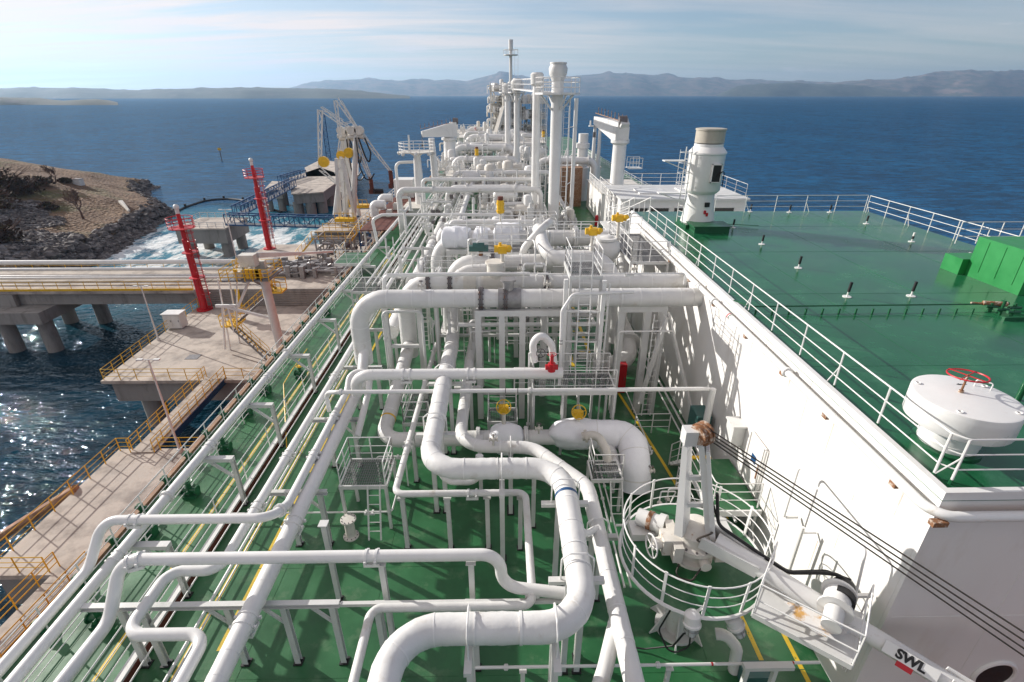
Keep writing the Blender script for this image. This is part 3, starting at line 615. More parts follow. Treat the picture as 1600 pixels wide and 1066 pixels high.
pipe('white pipe with a rectangular expansion loop in the lower left corner', [V(-7.05, 1.5, 2.75), V(-7.05, 8.0, 2.75), V(-8.97, 8.0, 2.75), V(-8.97, 9.8, 2.75), V(-7.66, 9.8, 2.75), V(-7.66, 70, 2.75)], .29, R=.42, cl=(.185, .22, .30), seglen=3)
pipe('thickest of the long white port side pipes ending at the bottom edge', [V(-6.3, 1.5, 2.72), V(-6.3, 19.6, 2.72), V(-6.45, 21.2, 3.6), V(-6.45, 21.2, 6.02), V(-2.2, 21.2, 6.08)], .46, R=.75, cl=(.14, .26, .38), wr=.004)
pipe('small white line along the deck between the yellow lines', [V(-8.6, 6, .9), V(-8.6, 44, .9)], .09, seglen=4)
pipe('second small white line along the deck between the yellow lines', [V(-8.42, 6, .9), V(-8.42, 44, .9)], .06, seglen=4)
pipe('thin white conduit just inboard of the port walkway', [V(-9.7, 2, .55), V(-9.7, 50, .55)], .05, seglen=4)
for k, y in enumerate((6.0, 9.05, 13.2, 17.4, 21.8, 26.2, 30.6, 35, 39.5)):
    bent('white H beam frame under the port pipes, '+('crossing bottom left beneath the square loop' if k == 1 else ORD[k]+' in the row receding forward'), -8.0 if k > 1 else -10.9, -5.9 if k > 1 else -4.3, y, 2.42, (-7.2, -6.15) if k != 1 else (-9.93, -9.4, -7.2, -5.76, -4.5))
t = thing('crossbar', 'thin grey steel bar carried across the deck behind the foreground bend', 'steel bar', (-1.5, 9.05, 2.3)); mb = MB(); mb.box((-4.28, 9.0, 2.28), (1.9, 9.1, 2.38)); obj('bar', mb, 'offwhite', t, smooth=False)
for x in (-3.3, -.95, 1.95): post_support(x, 9.05, 2.27)
for k, y in enumerate((6.5, 11.2, 15.2, 18.8, 23.4, 28, 33, 38.5, 44)):
    t = thing('side_bracket', 'white cantilever bracket under the outermost port pipe, '+ORD[k]+' from the bottom of the photo', 'bracket', (-10.0, y, 0), 'brackets under the outermost port pipe'); mb = MB(); mb.box((-11.3, y-.11, 2.1), (-9.95, y+.11, 2.25)); obj('arm', mb, 'offwhite', t, smooth=False)
    mb = MB(); ibeam(mb, V(-10.0, y, .03), V(-10.0, y, 2.1), .14, .14); obj('leg', mb, 'offwhite', t, smooth=False); mb = MB(); mb.bar(V(-10.05, y, 1.3), V(-10.9, y, 2.1), .09); obj('strut', mb, 'offwhite', t, smooth=False); mb = MB(); mb.box((-10.12, y-.12, .004), (-9.88, y+.12, .04)); obj('base_plate', mb, 'black', t, smooth=False)
railing('white railing standing on the low coaming beside the port pipes', [V(-10.5, 3, .02), V(-10.5, 48, .02)], 1.1, 2.2, brace=0)
railing('white railing along the outer edge of the port walkway', [V(-13.3, 1, .02), V(-13.3, 55, .02)], 1.1, 1.5)
railing('low white pipe rail down the middle of the port walkway', [V(-12.45, 1, .02), V(-12.45, 45, .02)], .5, 2.4, n=2)

# ================================================================ foreground insulated bends
pipe('big grey white insulated pipe making the double bend in the foreground', [V(-2.36, 1.5, 4), V(-2.36, 7.15, 4), V(1.72, 7.15, 4), V(1.72, 12.3, 4), V(-2.36, 12.3, 4), V(-2.4, 17.4, 4), V(-2.45, 21.5, 3.6), V(-2.6, 24.0, 3.4), V(-2.6, 25.6, 5.9), V(-.9, 25.6, 6.0)], .64, 'lag', R=1.0, wr=.020, bands=((.385, 'blue', .1),))
pipe('slimmer insulated pipe bending down to the bottom edge right of the double bend', [V(2.75, 2, 3.0), V(2.62, 12.6, 3.0), V(1.0, 14.6, 3.0), V(-1.62, 14.75, 3.0), V(-1.62, 21.0, 3.0), V(-1.4, 27.5, 3.2)], .45, 'lag', R=1.0, wr=.010)
pipe('short branch pipe leaving the slimmer insulated pipe toward the bottom edge', [V(2.68, 8.2, 2.9), V(2.2, 7.1, 2.6), V(1.6, 6.0, 2.3), V(1.5, 2.5, 2.2)], .36, 'lag', R=.5)
pipe('short link between the double bend and the slimmer insulated pipe', [V(1.75, 10.6, 3.6), V(2.2, 10.3, 3.35), V(2.65, 10.8, 3.1)], .2, R=.15)
pipe('thin wrapped pipe stepping round the deck inside the big double bend', [V(-3.35, 1.5, 2.5), V(-3.4, 8.8, 2.5), V(.68, 8.8, 2.5), V(.66, 12.9, 2.5), V(-3.6, 12.9, 2.5), V(-3.55, 24, 2.5)], .225, 'lag', R=.3, wr=.012, cl=(.38, .555, .72))
pipe('U shaped pipe dipping below the big insulated pipe left of centre', [V(-2.1, 13.6, 3.3), V(-2.1, 13.5, 2.5), V(-.9, 13.5, 2.45), V(-.85, 13.7, 3.4)], .26, 'lag', R=.4)
pipe('thin white fire main with red marks across the bottom edge of the photo', [V(-.85, 3, 1.6), V(-.85, 7.8, 1.62), V(7.7, 7.8, 1.6)], .075, R=.12, fl=(.42, .7), bands=((.36, 'red', .05), (.8, 'red', .05), (.95, 'red', .06)))
for x, y, z in ((.4, 7.8, 1.5), (4.0, 7.8, 1.5)): post_support(x, y, z, 'short leg under the thin fire main at the bottom edge, '+('left one' if x < 2 else 'right one'), .1)
t = thing('pipe_post', 'square topped bracket under the fire main beside the crane platform', 'pipe support', (6.1, 7.6, 0))
for x in (5.8, 6.5): mb = MB(); mb.bar(V(x, 7.6, 1.75), V(x, 7.6, .03), .1); obj('leg', mb, 'offwhite', t, smooth=False)
mb = MB(); mb.bar(V(5.7, 7.6, 1.8), V(6.9, 7.6, 1.8), .16, .12); obj('crossbeam', mb, 'offwhite', t, smooth=False)
# hoops and posts that hold the insulated pipes
def hoop(c, ax, r, label, z0=0, foot=True):
    c = Vector(c); ax = Vector(ax).normalized(); s = ax.cross(V(0, 0, 1)).normalized(); t = thing('pipe_hoop', label, 'pipe support', (c.x, c.y, z0), 'rod hoops over the insulated pipes')
    pts = [c-s*(r+.06)-V(0, 0, r+.15), c-s*(r+.06)+V(0, 0, r*.75), c-s*r*.6+V(0, 0, r+.09), c+s*r*.6+V(0, 0, r+.09), c+s*(r+.06)+V(0, 0, r*.75), c+s*(r+.06)-V(0, 0, r+.15)]
    mb = MB(); mb.sweep(curve(pts, r*.3), .022, 6); obj('rod', mb, 'white', t); mb = MB(); mb.bar(c-s*(r+.35)-V(0, 0, r+.16), c+s*(r+.35)-V(0, 0, r+.16), .16, .12); obj('crossbeam', mb, 'offwhite', t, smooth=False)
    if foot:
        for k in (-1, 1):
            a = c+s*k*(r*.55); mb = MB(); ibeam(mb, V(a.x, a.y, z0+.03), V(a.x, a.y, c.z-r-.23), .15, .15); obj('leg', mb, 'offwhite', t, smooth=False); mb = MB(); mb.box((a.x-.13, a.y-.13, z0+.003), (a.x+.13, a.y+.13, z0+.035)); obj('base_plate', mb, 'black', t, smooth=False)
HLS = ['hoop on the lowest run of the double bend, left one', 'hoop on the lowest run of the double bend, right one', 'hoop just above the lower elbow of the double bend', 'hoop at the blue band of the double bend', 'hoop on the upper cross run of the double bend', 'hoop at the far elbow of the double bend', 'hoop with a box collar on the far part of the double bend pipe', 'hoop on the slimmer insulated pipe beside the blue band', 'hoop on the cross run of the slimmer insulated pipe', 'hoop on the far straight part of the slimmer insulated pipe']
for HL, (c, ax, r) in zip(['white '+a for a in HLS], ((V(-.8, 7.15, 4), V(1, 0, 0), .33), (V(1.05, 7.15, 4), V(1, 0, 0), .33), (V(1.72, 8.7, 4), V(0, 1, 0), .33), (V(1.72, 11.3, 4), V(0, 1, 0), .33), (V(-.1, 12.3, 4), V(1, 0, 0), .33), (V(-2.4, 14.7, 4), V(0, 1, 0), .33), (V(-2.42, 18.2, 4), V(0, 1, 0), .33), (V(2.65, 10.9, 3), V(0, 1, 0), .24), (V(.2, 14.7, 3), V(1, 0, 0), .24), (V(-1.62, 19.4, 3), V(0, 1, 0), .24))): hoop(c, ax, r, HL)
for x, y, z in ((-5.2, 11.0, 3.15), (-3.2, 9.44, 3.35), (-.9, 9.44, 3.35), (-3.4, 13.0, 2.3), (-1.9, 12.95, 2.3), (-.6, 12.95, 2.3), (.5, 12.9, 2.3), (-3.3, 8.9, 2.3), (-.8, 8.8, 2.3), (1.0, 13.9, 2.7), (-.95, 15.6, 2.7), (-3.6, 16.4, 2.3), (-3.6, 20.2, 2.3)): post_support(x, y, z)
# flanged bollard stub
a = p(549, 838, 0); t = thing('vent_stub', 'short flanged white pipe stub standing on the sunlit green deck', 'pipe stub', a); mb = MB(); mb.lathe(a, [(.27, .0), (.27, .05), (.17, .07), (.17, .75), (.27, .77), (.27, .83), (.12, .84)], 20); obj('stub', mb, 'aged', t)
mb = MB()
for k in range(10): an = k*.628; mb.cyl(a+V(math.cos(an)*.23, math.sin(an)*.23, .05), a+V(math.cos(an)*.23, math.sin(an)*.23, .08), .018, 6); mb.cyl(a+V(math.cos(an)*.23, math.sin(an)*.23, .83), a+V(math.cos(an)*.23, math.sin(an)*.23, .86), .018, 6)
obj('bolts', mb, 'dark_steel', t)

for k, (y, z, w, h) in enumerate(((8.5, 6.5, .03, .9), (11.1, 6.5, .02, 1.4), (13.4, 6.5, .035, .7), (16, 6.5, .02, 1.2), (19, 6.5, .03, .8), (9.7, 5.2, .012, 2.2), (12.4, 6.9, .015, 2.6), (15.1, 6.9, .012, 1.8), (10.3, 3.0, .02, 1.2), (17.6, 6.9, .015, 2.0))):
    m_ = MB(); m_.add([V(8.696, y-w, z), V(8.696, y-w*.3, z-h), V(8.696, y+w*.2, z-h*.8), V(8.696, y+w, z)], [(0, 1, 2, 3)]); obj('rust_streak', m_, 'streak', blk, smooth=False)
# ================================================================ headers and valves amidships
pipe('front big white header pipe crossing the deck to the starboard wall', [V(-6.55, 21.3, 2.9), V(-6.5, 21.2, 6.1), V(-1.0, 21.2, 6.1), V(8.75, 21.2, 6.1)], .82, 'lag', R=1.35, wr=.006, fl=(.455, .515), flm='dark_steel', flr=1.28, bands=((.33, 'white', .1), (.60, 'white', .06), (.80, 'white', .06)))
pipe('second big white header pipe just behind the front one', [V(-4.8, 23.4, 2.2), V(-4.75, 23.3, 6.1), V(8.75, 23.3, 6.1)], .84, 'lag', R=1.3, wr=.006, fl=(.27, .33, .60), flm='dark_steel', flr=1.22)
mb = MB(); mb.cyl(V(-.25, 21.2, 6.1), V(.75, 21.2, 6.1), .46, 24); mb.cyl(V(.2, 21.2, 6.4), V(.2, 21.2, 6.95), .24, 20); mb.cyl(V(.2, 21.2, 6.9), V(.2, 21.2, 7.0), .34, 20); o = obj('gate_valve', mb, 'steel'); tag(o, 'bare grey valve body bolted into the front header pipe', 'valve')
mb = MB(); mb.cyl(V(-1.9, 23.3, 6.1), V(-1.3, 23.3, 6.1), .47, 24); mb.cyl(V(-.4, 23.3, 6.3), V(-.4, 23.3, 7.05), .40, 20); mb.cyl(V(-.4, 23.3, 7.05), V(-.4, 23.3, 7.15), .47, 20); mb.cyl(V(-.95, 23.3, 6.1), V(.4, 23.3, 6.1), .49, 24); o = obj('strainer', mb, 'aged'); tag(o, 'round capped strainer on the second header pipe', 'strainer')
pipe('third white header with a round left elbow behind the second', [V(-2.75, 26.6, 2.6), V(-2.7, 26.5, 6.1), V(-.6, 26.5, 6.1), V(.3, 26.5, 6.1), V(2.6, 26.5, 6.15)], .84, 'lag', R=1.25, fl=(.62,), flm='dark_steel', wr=.006)
pipe('farthest white header pipe with the tall left elbow and snow white jackets', [V(-4.2, 31.8, 1.6), V(-4.15, 31.7, 6.1), V(7.6, 31.7, 6.1)], .98, 'lag', R=1.7, wr=.006, fl=(.62, .80))
pipe('white pipe curving down right of the tall scaffold tower', [V(2.2, 25.6, 6.6), V(5.2, 25.6, 6.6), V(5.8, 24.6, 5.2), V(5.8, 24.4, 2.4)], .80, 'lag', R=1.2, wr=.006)
pipe('white elbow pipe diving into the starboard corner behind the header', [V(6.9, 31.5, 6.1), V(7.1, 29.6, 5.9), V(7.0, 28.4, 4.6), V(6.9, 28.2, .6)], .85, 'lag', R=1.1)
pipe('pale insulated pipe dropping from the second header into the frosted elbow', [V(-4.75, 23.0, 2.9), V(-4.95, 18.6, 1.8), V(-5.0, 17.0, 1.6), V(-1.0, 17.1, 1.6), V(2.0, 17.1, 1.6), V(4.15, 17.0, 1.6), V(4.25, 15.6, .9)], .62, 'lag', R=1.0, wr=.010, bands=((.30, 'yellow', .09),), fl=(.60, .72))
pipe('wide grey white horizontal pipe in front of the header frames', [V(-6.0, 18.0, 3.2), V(-5.9, 17.7, 4.25), V(1.7, 17.7, 4.25), V(2.3, 17.75, 4.25)], .44, 'white', R=.7, cl=(.32, .60), wr=.003)
pipe('slim white line just below the wide horizontal pipe, running on to the starboard wall', [V(-6.95, 17.2, 2.9), V(-6.95, 17.2, 3.75), V(-6.4, 16.9, 3.95), V(1.2, 16.9, 3.95), V(7.4, 16.9, 3.95), V(7.9, 16.9, 3.95)], .17, R=.35, fl=(.1, .56), bands=((.5, 'dark_steel', .03), (.53, 'dark_steel', .03)))
mb = MB(); mb.blob((.05, 17.1, 1.6), (.78, .66, .68), 1, .10, 28, 18); o = obj('frosted_valve', mb, 'cloth'); tag(o, 'rounded snow white jacketed valve low between the insulated pipes, left one', 'valve cover')
mb = MB(); mb.blob((2.9, 17.1, 1.75), (1.15, .62, .66), 5, .10, 28, 18); o = obj('frosted_valve', mb, 'cloth'); tag(o, 'long snow white jacketed valve joined to the wide frosted elbow', 'valve cover')
pipe('wide frosted white elbow ending near the crane platform', [V(3.2, 17.1, 1.75), V(5.1, 17.0, 1.75), V(5.1, 15.9, 1.3), V(5.1, 15.5, .25)], 1.18, 'cloth', R=1.05, wr=.01, seglen=.12)
pipe('curved bare grey relief pipe at the front of the frosted elbow', [V(3.0, 16.3, 2.2), V(3.6, 16.3, 2.3), V(3.9, 15.8, 1.9), V(3.95, 15.6, 1.2)], .34, 'aged', R=.4, fl=(.08,), flm='aged')
for x, r, l in ((-2.9, .82, 'left snow white jacket on the farthest header'), (-1.35, .38, 'small snow white jacket on the farthest header'), (.3, .78, 'largest domed snow white jacket on the farthest header')):
    mb = MB(); Rr = .70 if r != .78 else .84; mb.sweep([V(x+r*f, 31.7+.03*math.sin(f*9), 6.1+(.12 if r == .78 else .03)) for f in (-1, -.96, -.8, -.4, -.1, .2, .5, .82, .96, 1)], [Rr*g for g in (.72, .92, .99, .96, 1.03, .97, 1.0, .97, .9, .7)], 26)
    mb.v = [(a[0], a[1]+.05*noise.noise(Vector(a)*2.3), a[2]+.09*noise.noise(Vector(a)*1.9)) for a in mb.v]; o = obj('valve_jacket', mb, 'cloth'); tag(o, l, 'valve cover')
mb = MB(); mb.blob((5.6, 27.6, 6.5), (.85, .8, .75), 9, .06, 24, 14); mb.cyl(V(5.6, 27.6, 7.05), V(5.6, 27.6, 7.18), .62, 24); o = obj('check_valve', mb, 'lag'); tag(o, 'round white domed valve under the rightmost yellow actuator', 'valve')
# S bends on top of the frame
pipe('white S shaped pipe turning up beside the scaffold tower', [V(1.0, 27.5, 5.4), V(1.1, 27.4, 6.6), V(2.0, 27.6, 7.6), V(2.6, 28.6, 7.8)], .42, 'lag', R=.7)
pipe('fat white bend curling into the scaffold tower platform', [V(2.0, 29.0, 7.3), V(2.1, 26.3, 7.0), V(2.4, 25.4, 6.7), V(3.4, 25.3, 6.6)], .70, 'lag', R=.8, wr=.01)
def handwheel(c, R, m, ax=V(0, 0, 1), parent=None, label=None, stem=.4, sp=5):
    c = Vector(c); ax = Vector(ax).normalized(); t = parent or thing('handwheel', label, 'handwheel', c); mb = MB(); mb.ring(c, R, R*.07, 24, 6, ax); e = ax.orthogonal().normalized(); g = ax.cross(e)
    for k in range(sp): an = 2*math.pi*k/sp; mb.cyl(c, c+(e*math.cos(an)+g*math.sin(an))*R, R*.05, 5)
    obj('wheel', mb, m, t); mb = MB(); mb.cyl(c-ax*stem, c+ax*.04, R*.10, 8); obj('stem', mb, m, t); return t
def yvalve(c, kind, label, stem=.9, m='yellow'):
    """yellow gearbox on a stem; kind w = with handwheel, a = actuator drum pair"""
    c = Vector(c); t = thing('valve_actuator', label, 'valve actuator', c); mb = MB(); mb.cyl(c-V(0, 0, stem), c, .085, 10); mb.cyl(c-V(0, 0, stem), c-V(0, 0, stem-.08), .2, 12); obj('stem', mb, 'aged', t)
    if kind == 'a':
        mb = MB(); mb.cyl(c+V(-.38, 0, .18), c+V(.38, 0, .18), .17, 14); mb.box(tuple(c+V(-.2, -.2, 0)), tuple(c+V(.2, .2, .34))); obj('gearbox', mb, m, t)
        mb = MB(); mb.cyl(c+V(.32, .1, .18), c+V(.32, -.34, .30), .13, 12); mb.cyl(c+V(.32, -.34, .30), c+V(.32, -.4, .31), .10, 12); obj('motor', mb, m, t); mb = MB(); mb.cyl(c+V(-.1, 0, .3), c+V(-.1, 0, .48), .07, 10); obj('indicator', mb, m, t)
    elif kind == 'v':
        mb = MB(); mb.cyl(c, c+V(0, 0, .9), .26, 14); mb.cyl(c+V(0, 0, .12), c+V(0, 0, .2), .31, 14); mb.cyl(c+V(0, 0, .6), c+V(0, 0, .7), .30, 14); obj('drum', mb, m, t); mb = MB(); mb.cyl(c+V(0, 0, .9), c+V(0, 0, 1.15), .2, 12); obj('cap', mb, 'red_oxide', t)
    else:
        mb = MB(); mb.box(tuple(c+V(-.16, -.14, -.05)), tuple(c+V(.16, .14, .2))); mb.cyl(c+V(-.2, 0, .08), c+V(.2, 0, .08), .13, 12); obj('gearbox', mb, m, t); handwheel(c+V(0, -.2, .28), .28, m, V(0, -.85, .5), t, stem=.15)
    return t
yvalve(q(787, 641, 17.1), 'w', 'yellow gearbox with upright handwheel over the left frosted valve')
yvalve(q(903, 649, 17.1), 'w', 'yellow gearbox with upright handwheel over the long frosted valve', .6)
yvalve(q(785, 395, 23.3), 'a', 'yellow valve actuator above the strainer on the second header', 1.3)
yvalve(q(926, 367, 25.6), 'a', 'yellow valve actuator above the scaffold tower platform', 1.1)
yvalve(q(967, 346, 27.6), 'a', 'rightmost yellow valve actuator on the round domed valve', 1.0)
yvalve(q(782, 333, 37), 'v', 'upright yellow drum actuator with a red brown cap behind the jackets', 1.2)
yvalve(q(745, 243, 78), 'v', 'tiny upright yellow actuator far forward among the pipes', 1.2)
yvalve(q(849, 214, 95), 'v', 'tiny yellow actuator far forward right of the tall vent column', 1)
a = q(748, 388, 26.5); t = thing('control_valve', 'dark blue grey actuator on a post behind the second header', 'valve actuator', a); mb = MB(); mb.box(tuple(a-V(.5, .16, .14)), tuple(a+V(.5, .16, .14))); mb.cyl(a+V(-.3, 0, .1), a+V(.3, 0, .1), .2, 12); obj('actuator', mb, 'teal', t); mb = MB(); mb.cyl(a-V(-.1, 0, 1.6), a+V(.1, 0, -.1), .12, 10); mb.cyl(a-V(-.1, 0, 1.1), a+V(.1, 0, -.9), .25, 10); obj('stem', mb, 'rust', t)
for u, v, y, s in ((862, 572, 17.3, .0),):
    a = q(u, v, y); t = thing('fire_valve', 'bright red fire valve standing on the lower scaffold platform', 'valve', a); mb = MB(); mb.cyl(a-V(0, 0, .22), a+V(0, 0, .12), .15, 12); mb.cyl(a+V(0, 0, .12), a+V(0, 0, .45), .07, 8); mb.cyl(a-V(.24, 0, .05), a+V(.24, 0, -.05), .11, 12); obj('body', mb, 'red', t); handwheel(a+V(0, 0, .5), .16, 'red', parent=t, stem=.1)
handwheel(q(845, 552, 17.6), .17, 'black', V(0, -1, .2), label='small black handwheel beside the red fire valve', stem=.3)
pipe('white arch of pipe over the black handwheel', [q(835, 565, 18.3), q(832, 535, 18.3), q(846, 522, 18.3), q(862, 538, 18.4), q(866, 572, 18.4)], .3, R=.5)
# grey support frames
def portal(label, xs, y, z, w=.24, cross=(.5,), m='offwhite', z1=None):
    t = thing('support_frame', label, 'frame', ((xs[0]+xs[-1])/2, y, 0)); mb = MB(); mb.box((xs[0]-w/2, y-w/2, z), (xs[-1]+w/2, y+w/2, z+w)); obj('beam', mb, m, t, smooth=False)
    for x in xs: mb = MB(); ibeam(mb, V(x, y, .02), V(x, y, z-.002), w, w); obj('leg', mb, m, t, smooth=False)
    for c in cross: mb = MB(); mb.box((xs[0]+w/2, y-w*.3, z*c), (xs[-1]-w/2, y+w*.3, z*c+w*.6)); obj('tie', mb, m, t, smooth=False)
    return t
portal('foremost tall grey frame of square legs under the front header', (-1.15, -.1, .82, 2.85), 20.9, 5.4, .27, (.25,)); portal('right hand tall grey frame between the header and the sunlit wall', (5.3, 6.5, 7.2), 21.3, 5.4, .30, ())
portal('grey frame under the second header', (-3.4, -1.2, 1.4, 3.2, 5.3), 23.9, 5.4, .22, (.55,)); portal('grey frame behind the strainer', (-1.6, .7, 3.0, 6.2), 27.3, 5.4, .26, (.5, .8)); portal('grey frame under the farthest header', (-3.4, -1.4, 1.2, 3.6, 5.6, 7.4), 31.0, 5.3, .26, (.5,))
portal('tall grey frame legs behind the left elbow', (-5.6, -4.0), 22.4, 5.2, .25, (.6,))
t = thing('brace_beam', 'slanting grey brace against the sunlit wall beside the header legs', 'brace', (7.2, 21, 0)); mb = MB(); mb.bar(V(7.2, 20.8, 5.3), V(6.4, 20.5, 1.0), .16); mb.bar(V(7.4, 21.2, 5.3), V(8.5, 19.4, 1.2), .12); obj('beam', mb, 'offwhite', t, smooth=False)
# gratings
def grating(x0, x1, y0, y1, z, parent, frame='offwhite', sp=.075):
    mb = MB(); n = max(2, int((x1-x0)/sp)); m = max(2, int((y1-y0)/(sp*1.7)))
    for k in range(1, n): x = x0+(x1-x0)*k/n; mb.box((x-.011, y0, z-.03), (x+.011, y1, z))
    for k in range(1, m): y = y0+(y1-y0)*k/m; mb.box((x0, y-.008, z-.02), (x1, y+.008, z-.003))
    obj('grating', mb, 'grating', parent, smooth=False); mb = MB()
    for a, b_ in (((x0-.06, y0-.06, z-.13), (x1+.06, y0, z+.02)), ((x0-.06, y1, z-.13), (x1+.06, y1+.06, z+.02)), ((x0-.06, y0+.001, z-.13), (x0, y1-.001, z+.02)), ((x1, y0+.001, z-.13), (x1+.06, y1-.001, z+.02))): mb.box(a, b_)
    obj('edge_frame', mb, frame, parent, smooth=False)
def ladder(label, a, b_, w=.42, parent=None, m='white', hoops=False, side=V(1, 0, 0), sp=.3):
    a = Vector(a); b_ = Vector(b_); s = side.normalized()*w/2; t = thing('ladder', label, 'ladder', a) if parent is None else link('ladder', None, None, parent, a)
    for k in (-1, 1): mb = MB(); mb.bar(a+s*k, b_+s*k, .05); obj('stile', mb, m, t, smooth=False)
    n = max(2, int((b_-a).length/sp)); base = None
    for k in range(1, n):
        c = a.lerp(b_, k/n)
        if base is None: mb = MB(); mb.cyl(c-s, c+s, .016, 6); base = obj('rung', mb, m, t); off = WL[base.name]-c
        else: dup(base, t, c+off)
    if hoops:
        nrm = (b_-a).normalized().cross(side).normalized(); nrm = nrm if nrm.y < 0 else -nrm; L = (b_-a).length; k = 2.2
        while k < L:
            c = a.lerp(b_, k/L)+nrm*.33; mb = MB(); mb.ring(c, .36, .014, 14, 5); obj('hoop', mb, m, t); k += .8
    return t
def platform(label, x0, x1, y0, y1, z, legs=None, rails='NSEW', z0=0, lad=None, h=1.0, name='grating_platform'):
    t = thing(name, label, 'platform', ((x0+x1)/2, (y0+y1)/2, z0)); grating(x0, x1, y0, y1, z, t)
    for x, y in legs or ((x0, y0), (x1, y0), (x0, y1), (x1, y1)): mb = MB(); mb.bar(V(x, y, z0+.01), V(x, y, z-.13), .1); obj('leg', mb, 'offwhite', t, smooth=False)
    c = {'S': (V(x0, y0, z), V(x1, y0, z)), 'N': (V(x0, y1, z), V(x1, y1, z)), 'W': (V(x0, y0, z), V(x0, y1, z)), 'E': (V(x1, y0, z), V(x1, y1, z))}
    for s in rails:
        a, b_ = c[s]; mb = MB()
        for hh, r in ((h, .022), (h*.62, .016), (h*.3, .016)): mb.cyl(a+V(0, 0, hh), b_+V(0, 0, hh), r, 6)
        n = max(1, round((b_-a).length/.9))
        for k in range(n+1): q_ = a.lerp(b_, k/n); mb.cyl(q_, q_+V(0, 0, h), .022, 6)
        obj('guard_rail', mb, 'white', t)
    if lad: ladder(None, lad[0], lad[1], parent=t)
    return t
platform('small raised grating platform with curved rails on the sunlit deck left of centre', -5.7, -4.15, 13.9, 15.3, 2.0, rails='WEN', lad=(V(-4.6, 13.3, .05), V(-4.55, 13.85, 2.0)))
platform('lower grating platform of the tall scaffold holding the red fire valve', 1.2, 4.55, 18.0, 19.5, 3.2, legs=((1.2, 18), (2.4, 18), (4.55, 18), (1.2, 19.5), (4.55, 19.5), (3.3, 19.5)), rails='SWN')
platform('small dark grating landing under the frosted elbow with steps', 3.2, 4.25, 14.6, 15.6, 1.55, rails='SW', lad=(V(4.1, 14.0, .05), V(4.05, 14.55, 1.5)), h=1.1)
platform('upper grating platform at the top of the tall scaffold', 2.75, 4.0, 20.0, 22.0, 7.5, legs=((2.75, 20.0), (4.0, 20.0)), rails='WEN', h=1.1)
ladder('tall white caged ladder rising up the front of the scaffold', V(3.35, 19.6, 3.25), V(3.35, 19.9, 8.5), .5, side=V(1, 0, 0))
t = thing('scaffold_tower', 'two tall white posts of the scaffold ladder tower', 'scaffold', (3.4, 20, 0))
for x, y in ((2.55, 19.9), (4.1, 19.75)): mb = MB(); mb.box((x-.08, y-.08, 3.25), (x+.08, y+.08, 7.4)); obj('post', mb, 'white', t, smooth=False)
for z in (4.6, 6.0): mb = MB(); mb.bar(V(2.63, 19.9, z), V(4.02, 19.8, z), .07); obj('tie', mb, 'white', t, smooth=False)
pipe('thin white standpipe bending over at the left of the scaffold', [V(2.3, 18.5, 3.2), V(2.35, 19.2, 6.3), V(2.8, 19.5, 6.9), V(5.3, 19.6, 6.95)], .13, R=.3, bands=((.28, 'black', .03), (.30, 'black', .03)))
platform('small grating platform behind the left frosted valve', -.7, .5, 18.4, 19.4, 1.5, rails='NEW')
platform('grey grating walkway between the far headers', -1.4, 1.4, 28.2, 30.2, 6.1, rails='NSE', h=1.1)
platform('raised grating walkway left of the far header elbow', -10.2, -7.2, 32.5, 35.5, 2.3, rails='WS')
# pipework that fills the frames
for l, pts, d in (('vertical white pipe behind the big double bend valve', [V(-2.9, 24.6, .4), V(-2.9, 24.6, 5.6)], .55), ('white cross pipe low behind the front frame', [V(-1.9, 24.6, 4.9), V(-1.6, 24.6, 5.2), V(3.6, 24.6, 5.2)], .5), ('short vertical white pipe behind the header valve', [V(1.9, 22.3, .4), V(1.9, 22.3, 5.6)], .34),
    ('slim slanted pipe between the grey legs left of centre', [V(-3.1, 19.0, .6), V(-2.9, 24.5, 2.2)], .16), ('big elbow pipe low in the starboard corner', [V(4.8, 24.6, .8), V(6.8, 24.6, .9), V(7.2, 26.8, 1.4), V(7.2, 30.0, 1.6)], .95), ('white line along the foot of the sunlit wall', [V(8.2, 13.5, .5), V(8.2, 33, .5)], .1), ('second white line along the foot of the sunlit wall', [V(7.9, 13.5, .5), V(7.9, 33, .5)], .07), ('grey vertical pipe against the wall by the door', [V(8.05, 16.9, 3.95), V(8.05, 16.9, .3)], .26), ('white pipe crossing low behind the wide horizontal pipe', [V(-2.2, 22.6, 4.2), V(4.8, 22.6, 4.2)], .22), ('small bore line above the front header', [V(-5.2, 21.9, 7.0), V(2.0, 21.9, 7.0), V(2.2, 21.9, 6.7)], .08), ('slim bent line above the second header with a round left corner', [V(-5.6, 22.6, 5.6), V(-5.5, 22.6, 6.7), V(-3.0, 22.6, 6.75), V(1.2, 22.6, 6.75)], .2)):
    pipe(l, pts, d, R=d*1.6, fl=(.5,) if d > .3 else (), wr=.005 if d > .3 else 0, m='lag' if d > .3 else 'white')
